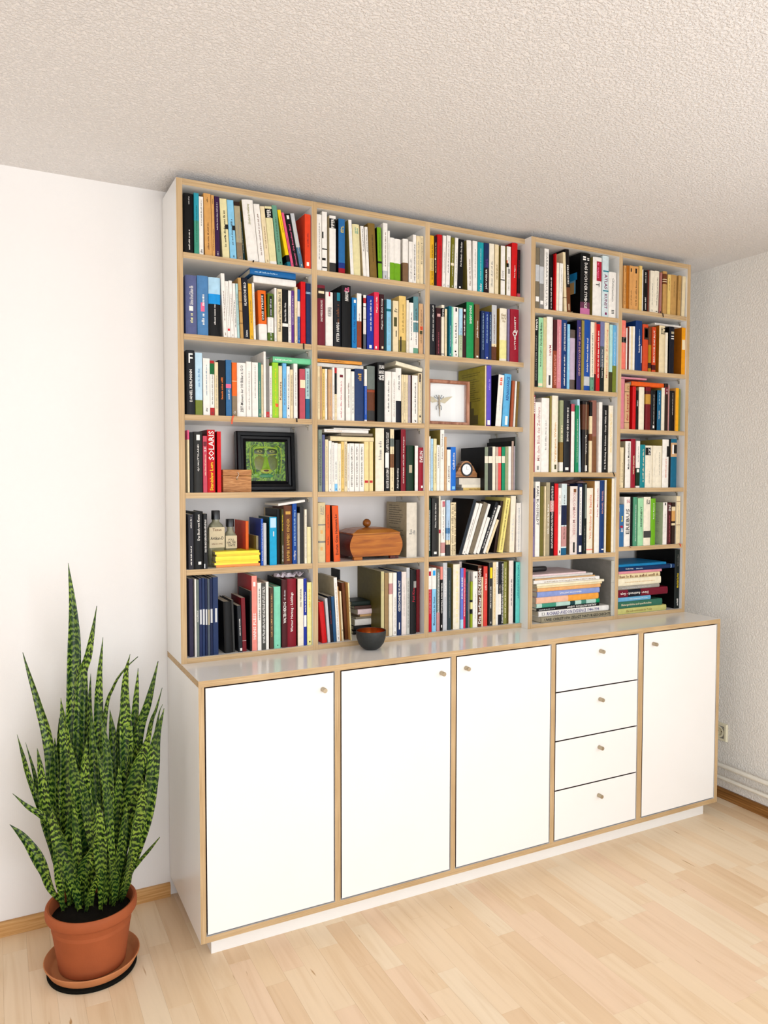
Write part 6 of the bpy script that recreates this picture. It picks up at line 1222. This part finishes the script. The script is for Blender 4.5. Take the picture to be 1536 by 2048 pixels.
# barrel-shaped sides: bowed left and right, flat front
def bow(t): return .093+.013*math.sin(math.pi*t)
secs=[]
nz=10
V=[];F=[];hy=.068
for i in range(nz+1):
    t=i/nz; w=bow(t); zz_=.012+.078*t
    V+=[(-w,-hy,zz_),(w,-hy,zz_),(w,hy,zz_),(-w,hy,zz_)]
mi_=[]
for i in range(nz):
    for k in range(4): F.append((4*i+k,4*i+(k+1)%4,4*i+4+(k+1)%4,4*i+4+k)); mi_.append(1 if k in(1,3) else 0)
F+= [(3,2,1,0),(4*nz,4*nz+1,4*nz+2,4*nz+3)]; mi_+=[1,1]
mesh_obj('body',V,F,[M_CW,M_CD],ck,mi_)
lidsec=[(.0945,.070,.0908),(.0945,.070,.096),(.088,.066,.099),(.070,.052,.1075),(.045,.034,.1125),(.012,.010,.1145)]
V=[];F=[]
for w,d,zz_ in lidsec: V+=[(-w,-d,zz_),(w,-d,zz_),(w,d,zz_),(-w,d,zz_)]
for i in range(len(lidsec)-1):
    for k in range(4): F.append((4*i+k,4*i+(k+1)%4,4*i+4+(k+1)%4,4*i+4+k))
F+=[(3,2,1,0),tuple(4*(len(lidsec)-1)+k for k in range(4))]
mesh_obj('lid',V,F,wood('casket_lid','6a3410','94541a','b0702a',(6,40,40),.28,1.0,.3),ck)
m=MB(); m.lathe([(0,-.015)]+[(.0152*math.cos(R(a)),.0152*math.sin(R(a))) for a in range(-75,90,15)]+[(0,.0152)],24,(-.012,-.01,.1290)); m.build('ball_knob',wood('knob_wood','4a2208','7a4212','9a6022',(30,30,30),.22,1,.5),ck,True)
for sx in(-1,1):
    for sy in(-1,1):
        bevel_box('foot',sx*.090-(.034 if sx>0 else 0),sx*.090+(.034 if sx<0 else 0),sy*.060-.008,sy*.060+.008,0,.0118,M_CW if sy<0 and sx<0 else M_CD,ck,.002)
# framed insect
fi=empty('insect_frame',(1.0165,-.190,1.6564)); tag(fi,'shallow wooden box frame holding a pinned winged insect on white','frame')
M_FI=wood('insect_frame_wood','7c4a34','a06a50','bd8a70',(40,40,8),.45,.8); 
Wf,Hf=.187,.1685
pf=[(0,.030),(0,-.001),(.003,-.004),(.009,-.004),(.0125,.000),(.0125,.020)]
for s_ in 'btlr': frame_bar(fi,Wf,Hf,pf,s_,M_FI)
box('backing',-Wf/2+.011,Wf/2-.011,.019,.022,.011,Hf-.011,simple('backing_card','f2efe8',.8,0,.03),fi)
box('pane',-Wf/2+.0125,Wf/2-.0125,.0035,.005,.0125,Hf-.0125,M_GLASS,fi)
M_IN=simple('insect_body','a88436',.5,0,.5,300); M_INL=simple('insect_leg','2a2014',.5); M_INW=simple('insect_wing','cdb98a',.6,0,.15,150)
cx,cz=-.036,.078
sp_=MB(); sp_.tube([(cx+.004,.0125,cz-.046),(cx+.003,.012,cz-.022),(cx+.001,.012,cz+.004),(cx,.012,cz+.020),(cx,.0125,cz+.034)],[.0012,.0022,.0042,.0030,.0018],10); spec=sp_.build('specimen',M_IN,fi,True)
for sx in(-1,1):
    for (dx,dz,w) in((.062,.032,.006),(.045,.018,.010)):
        V=[(cx+sx*.002,.0158,cz+.010),(cx+sx*dx*.5,.0152,cz+.010+dz*.35+w),(cx+sx*dx,.015,cz+dz),(cx+sx*dx*.6,.0152,cz+dz*.5-w*.5)]
        V+=[(a,b+.0006,c_) for a,b,c_ in V]
        mesh_obj('wing',V,[(0,1,2,3),(7,6,5,4),(0,4,5,1),(1,5,6,2),(2,6,7,3),(3,7,4,0)],M_INW,spec)
    for P in([(0,.012,.022),(.008,.012,.026),(.013,.012,.034)],[(.002,.012,0),(.012,.012,-.010),(.011,.012,-.022)],[(.002,.012,.020),(.018,.012,.024),(.021,.012,.030)] ):
        m=MB(); m.tube([(cx+sx*a,b,cz+c_) for a,b,c_ in P],[.0012,.0011,.0014],6); m.build('leg',M_INL,spec)
# mantel clock on three books
zc=1.4082
for i,(w,h,cx_,col_) in enumerate(((.112,.0105,1.1455,'pale_gold'),(.114,.0118,1.1395,'ivory'),(.119,.0245,1.1300,'ivory2'))):
    o=empty('stacked_book',(cx_,-.180,zc)); 
    tag(o,'cream book lying %s in the stack under the small clock'%('at the bottom','in the middle','on top')[i],'book','books stacked under the clock')
    m=MB(); m.box(-w/2,w/2,0,.0008,0,h); m.box(-w/2,w/2,.0008,.085,0,.0008); m.box(-w/2,w/2,.0008,.085,h-.0008,h); m.build('cover',cover_mat(col_),o)
    box('pages',-w/2+.0005,w/2-.0005,.0009,.0848,.0009,h-.0009,paper(),o); zc+=h+.0001
    if i==0:
        V,F=fake_print(rngb,.07,.004); mesh_obj('print',[(-.03+x,-.0004,.003+yv) for x,yv in V],F,ink('brown'),o)
cl=empty('mantel_clock',(1.1160,-.148,zc)); tag(cl,'small wooden arched mantel clock with round white dial','clock')
P=[]; 
P=[(-.049,0),(.049,0),(.049,.020)]
for i in range(9):
    t=i/8; P.append((.049-.024*t,.020+.030*(t*t*(3-2*t))))
for i in range(1,12):
    a=R(8+164*i/12); P.append((.0265*math.cos(a),.0405+.0265*math.sin(a)))
for i in range(9):
    t=1-i/8; P.append((-(.049-.024*t),.020+.030*(t*t*(3-2*t))))
n=len(P); V=[(x,-.014,z_) for x,z_ in P]+[(x,.016,z_) for x,z_ in P]
F=[tuple(range(n)),tuple(range(2*n-1,n-1,-1))]+[(i,n+i,n+(i+1)%n,(i+1)%n) for i in range(n)]
mesh_obj('case',V,F,wood('clock_wood','7c4c2c','a87448','c79a70',(8,40,90),.4,1),cl)
m=MB(); m.lathe([(.0205,-.0005),(.0262,-.0005),(.0268,-.003),(.0255,-.0045),(.0220,-.0045),(.0205,-.0015)],40,(0,-.0142,.0335),0,'y'); smooth_angle(m.build('bezel',simple('bezel_black','14100e',.3),cl),40)
m=MB(); m.lathe([(0,-.001),(.0222,-.001),(.0222,.0)],40,(0,-.0142,.0335),0,'y'); m.build('dial',simple('dial_white','efeeec',.25,0,.03),cl)
m=MB(); m.box(-.0004,.0004,-.0160,-.0156,.0335,.0475); m.build('minute_hand',ink('grey'),cl); m=MB(); m.box(-.0005,.0085,-.0165,-.0161,.0331,.0339); m.build('hour_hand',ink('grey'),cl)
bevel_box('plinth',-.051,.051,-.0155,.0165,-.0,.0035,simple('clock_base','2a1a12',.4),cl,.001)
# dark bowl on the worktop
bo=empty('ceramic_bowl',(.6385,-.2930,.8602)); tag(bo,'dark grey ceramic bowl with copper glazed inside on the worktop','bowl')
prof_o=[(0,.0),(.022,.0),(.0245,.0015),(.034,.008),(.0445,.022),(.0505,.040),(.0525,.056),(.0523,.0655)]
m=MB(); m.lathe(prof_o+[(.0515,.0668),(.0503,.0655)],48); smooth_angle(m.build('outside',simple('bowl_black','2a2c2a',.55,0,.35,90,.4,.2,120),bo),60)
m=MB(); m.lathe([(.0503,.0655),(.0502,.055),(.048,.040),(.042,.024),(.031,.011),(.018,.005),(0,.004)],48); m.build('copper_glaze',simple('copper_glaze','c86a28',.22,.9,.35,60),bo,True)
# black round tray on the upright books, rightmost bay fifth shelf
ty=empty('black_tray',(2.010,-.135,1.3770)); tag(ty,'flat black round tray lying on upright books, fifth shelf of rightmost bay','tray')
m=MB(); m.lathe([(0,0),(.10,0),(.118,.006),(.122,.0085),(.120,.0095),(.114,.0075),(.098,.002),(0,.002)],48); smooth_angle(m.build('dish',simple('tray_black','16151a',.3,0,.2),ty),50)
# dark tubular case on the stack in the fourth bay
tc_=empty('black_case',(1.4460,-.160,1.0)); 
tag(tc_,'black rounded slim case lying on the stack of big books','case')
loft('case_body',[([(x,y) for x,y in rbox_profile(.012*s,.010*s,.006*s)],zz_) for s,zz_ in((.7,-.070),(1,-.066),(1,.062),(.85,.068),(.6,.070))],simple('case_black','151416',.4,0,.2),tc_).rotation_euler=(R(90),0,R(90))
V,F=text_data('MS'); mesh_obj('lettering',[(-.015+x*.012,-.0104,-.003+yv*.006) for x,yv in V],F,ink('crimson'),tc_)
tc_.location.z=max(l[7] for l in LYING if (l[0],l[1])==(4,5))+.0126; tc_.location.x=1.4400
# soft leather pouch tucked over books, fourth shelf of fourth bay
lp=empty('folded_cloth',(1.612,-.150,1.4262)); tag(lp,'folded brownish pink cloth lying on books, fourth shelf of fourth bay','cloth')
V=[];F=[];nu,nv=14,6
for i in range(nu+1):
    for j in range(nv+1):
        u=i/nu-.5; w=j/nv-.5; zz_=.016*math.exp(-((u-.28)/.2)**2)*(1-1.4*w*w)+.003*math.sin(9*u+4*w)+.006
        V.append((u*.155,w*.09,max(.0005,zz_)))
nb=len(V); V+=[(x,y,.0) for x,y,_ in V]
for i in range(nu):
    for j in range(nv):
        a=i*(nv+1)+j; F.append((a,a+nv+1,a+nv+2,a+1)); F.append((nb+a,nb+a+1,nb+a+nv+2,nb+a+nv+1))
for i in range(nu):
    for j in(0,nv): a=i*(nv+1)+j; F.append((a,nb+a,nb+a+nv+1,a+nv+1) if j else (a,a+nv+1,nb+a+nv+1,nb+a))
for j in range(nv):
    a=j; F.append((a,a+1,nb+a+1,nb+a)); a=nu*(nv+1)+j; F.append((a,nb+a,nb+a+1,a+1))
mesh_obj('fabric',V,F,simple('cloth_fabric','a5807a',.6,0,.3,60,.3,.3,90),lp,None,True)
# crumpled wrapping over the upright books, bottom shelf leftmost bay
wp=empty('crumpled_wrap',(.380,-.165,1.1130)); tag(wp,'crumpled white tissue wrap lying on upright books, bottom shelf of leftmost bay','wrapping')
rw=random.Random(4); V=[];F=[];nu,nv=12,7
for i in range(nu+1):
    for j in range(nv+1): V.append(((i/nu-.5)*.095+rw.uniform(-.003,.003),(j/nv-.5)*.05+rw.uniform(-.003,.003),.002+rw.random()**1.5*.0155))
for i in range(nu):
    for j in range(nv): a=i*(nv+1)+j; F.append((a,a+nv+1,a+nv+2,a+1))
o=mesh_obj('tissue',V,F,simple('tissue_white','d9ccd4',.5,0,.15,90),wp); md=o.modifiers.new('thick','SOLIDIFY'); md.thickness=.0006; 

# ------------------------------------------------------------------ potted plant
PX,PY=-.287,-.297
M_TC=simple('terracotta','a85832',.75,0,.16,14,.25,.15,160); M_TC2=simple('terracotta_saucer','c27e50',.75,0,.14,14,.25,.15,160)
pd=empty('felt_pad',(PX,PY,.0003)); tag(pd,'round black felt pad under the terracotta saucer','pad')
m=MB(); m.lathe([(0,0),(.124,0),(.126,.004),(.126,.0095),(.124,.011),(0,.011)],56); smooth_angle(m.build('felt',simple('black_felt','14130f',.95,0,.2,200,.1),pd))
sa=empty('plant_saucer',(PX,PY,.0116)); tag(sa,'round terracotta saucer under the plant pot','saucer')
m=MB(); m.lathe([(0,0),(.116,0),(.121,.004),(.1335,.026),(.1345,.029),(.1325,.031),(.129,.029),(.117,.008),(.110,.006),(0,.006)],56); smooth_angle(m.build('dish',M_TC2,sa),45)
sn=empty('potted_snake_plant',(PX,PY,.0180)); tag(sn,'tall snake plant with banded upright leaves in a terracotta pot left of the sideboard','plant')
m=MB(); m.lathe([(0,0),(.090,0),(.094,.003),(.1145,.150),(.1155,.1515)],56); po=smooth_angle(m.build('pot',M_TC,sn),45)
m=MB(); m.lathe([(.1150,.1500),(.1235,.1535),(.1275,.160),(.1285,.175),(.1270,.1835),(.1225,.1870),(.1170,.1850),(.1140,.178),(.1125,.150),(.1115,.120)],56); smooth_angle(m.build('rim',M_TC,po),45)
m=MB(); m.lathe([(.1124,.148),(.08,.151),(.04,.147),(0,.150)],40); m.build('soil',simple('soil','17110b',.95,0,.5,60,.2,.8,60),sn)
def leaf_mat():
    m,nt,b=new_mat('snake_plant_leaf')
    uv=N(nt,'ShaderNodeUVMap'); sep=N(nt,'ShaderNodeSeparateXYZ'); nt.links.new(uv.outputs[0],sep.inputs[0])
    mp=N(nt,'ShaderNodeMapping'); mp.inputs['Scale'].default_value=(1.3,11,1); nt.links.new(uv.outputs[0],mp.inputs[0])
    n1=noise(nt,mp.outputs[0],2.0,3,.6,1.3)
    mp2=N(nt,'ShaderNodeMapping'); mp2.inputs['Scale'].default_value=(6,70,1); nt.links.new(uv.outputs[0],mp2.inputs[0]); n2=noise(nt,mp2.outputs[0],1,2,.5,.4)
    # wavy cross bands along the leaf
    a=N(nt,'ShaderNodeMath',operation='MULTIPLY'); a.inputs[1].default_value=330; nt.links.new(sep.outputs[1],a.inputs[0])
    ax=N(nt,'ShaderNodeMath',operation='PINGPONG'); ax.inputs[1].default_value=.17; nt.links.new(sep.outputs[0],ax.inputs[0])
    ax2=N(nt,'ShaderNodeMath',operation='MULTIPLY'); ax2.inputs[1].default_value=3.2; nt.links.new(ax.outputs[0],ax2.inputs[0])
    s1=N(nt,'ShaderNodeMath',operation='ADD'); nt.links.new(a.outputs[0],s1.inputs[0]); nt.links.new(ax2.outputs[0],s1.inputs[1])
    k=N(nt,'ShaderNodeMath',operation='MULTIPLY'); k.inputs[1].default_value=17; nt.links.new(n1,k.inputs[0])
    s2=N(nt,'ShaderNodeMath',operation='ADD'); nt.links.new(s1.outputs[0],s2.inputs[0]); nt.links.new(k.outputs[0],s2.inputs[1])
    si=N(nt,'ShaderNodeMath',operation='SINE'); nt.links.new(s2.outputs[0],si.inputs[0])
    ha=N(nt,'ShaderNodeMath',operation='MULTIPLY_ADD'); ha.inputs[1].default_value=.32; ha.inputs[2].default_value=.18; nt.links.new(si.outputs[0],ha.inputs[0])
    ad=N(nt,'ShaderNodeMath',operation='MULTIPLY_ADD'); ad.inputs[1].default_value=.7; nt.links.new(n2,ad.inputs[0]); nt.links.new(ha.outputs[0],ad.inputs[2])
    c=ramp(nt,ad.outputs[0],[(.26,lin('081808')),(.40,lin('14340f')),(.54,lin('3c6816')),(.80,lin('93ab40'))])
    # broad darker zones
    mp3=N(nt,'ShaderNodeMapping'); mp3.inputs['Scale'].default_value=(.5,9,1); nt.links.new(uv.outputs[0],mp3.inputs[0]); oi=N(nt,'ShaderNodeObjectInfo'); cmb=N(nt,'ShaderNodeCombineXYZ'); mu=N(nt,'ShaderNodeMath',operation='MULTIPLY'); mu.inputs[1].default_value=40; nt.links.new(oi.outputs['Random'],mu.inputs[0]); nt.links.new(mu.outputs[0],cmb.inputs[1]); nt.links.new(cmb.outputs[0],mp3.inputs['Location'])
    n3=noise(nt,mp3.outputs[0],1,2); r3=ramp(nt,n3,[(.40,(0,0,0)),(.58,(1,1,1))])
    mx=N(nt,'ShaderNodeMix',data_type='RGBA',blend_type='MIX'); nt.links.new(r3,mx.inputs[0]); mx.inputs[6].default_value=lin('12381a'); nt.links.new(c,mx.inputs[7])
    mm_=N(nt,'ShaderNodeMix',data_type='RGBA'); mm_.inputs[0].default_value=.42; nt.links.new(mx.outputs[2],mm_.inputs[6]); nt.links.new(c,mm_.inputs[7])
    nt.links.new(mm_.outputs[2],b.inputs['Base Color']); b.inputs['Roughness'].default_value=.38; b.inputs['Specular IOR Level'].default_value=.45
    return m
M_LEAF=leaf_mat()
def catmull(P,n):
    out=[];Q=[P[0]*2-P[1]]+P+[P[-1]*2-P[-2]]
    for i in range(len(P)-1):
        a,b,c,d=Q[i:i+4]
        for k in range(n):
            t=k/n; out.append(.5*((2*b)+(c-a)*t+(2*a-5*b+4*c-d)*t*t+(3*b-a-3*c+d)*t**3))
    out.append(P[-1]); return out
rl=random.Random(9)
for (w,tw,pts) in LEAVES:
    P=catmull([Vector(p)-Vector((PX,PY,.018)) for p in pts],6); n=len(P)
    dist=[0]
    for i in range(1,n): dist.append(dist[-1]+(P[i]-P[i-1]).length)
    tot=dist[-1]; V=[];F=[];UV=[]; ns=7
    toc=Vector((-.52-PX,-2.66-PY,0)).normalized()
    for i,p in enumerate(P):
        s=dist[i]/tot
        prof=min(1,.36+s*1.25)*(1 if s<.62 else max(0,1-((s-.62)/.38)**2.0))
        prof*=1+.06*math.sin(s*19+w*900)
        hwid=max(w*.5*prof,.0004)
        t=(P[min(i+1,n-1)]-P[max(i-1,0)]).normalized()
        ang=tw*1.8*(s-.35)+(w*7919%1-.5)*1.1*(1-s)
        fwd=(toc*math.cos(ang)+Vector((-toc.y,toc.x,0))*math.sin(ang))
        sidev=t.cross(fwd).normalized(); nrm=sidev.cross(t).normalized()
        if nrm.dot(toc)<0: pass
        for k in range(ns):
            q=k/(ns-1)*2-1
            V.append(tuple(p+sidev*q*hwid+nrm*(q*q*hwid*.7)))
        for k in range(ns-1,-1,-1):
            q=k/(ns-1)*2-1
            V.append(tuple(p+sidev*q*hwid+nrm*(q*q*hwid*.7-.0022*(1-abs(q)*.8))))
    m2=2*ns
    for i in range(n-1):
        for k in range(m2): F.append((i*m2+k,i*m2+(k+1)%m2,(i+1)*m2+(k+1)%m2,(i+1)*m2+k))
    o=mesh_obj('leaf',V,F,M_LEAF,sn,None,True)
    uvl=o.data.uv_layers.new(name='UVMap')
    off=rl.uniform(0,3)
    for pl in o.data.polygons:
        for li in pl.loop_indices:
            vi=o.data.loops[li].vertex_index; i,k=divmod(vi,m2); kk=k if k<ns else m2-1-k
            uvl.data[li].uv=(kk/(ns-1),dist[i]+off)
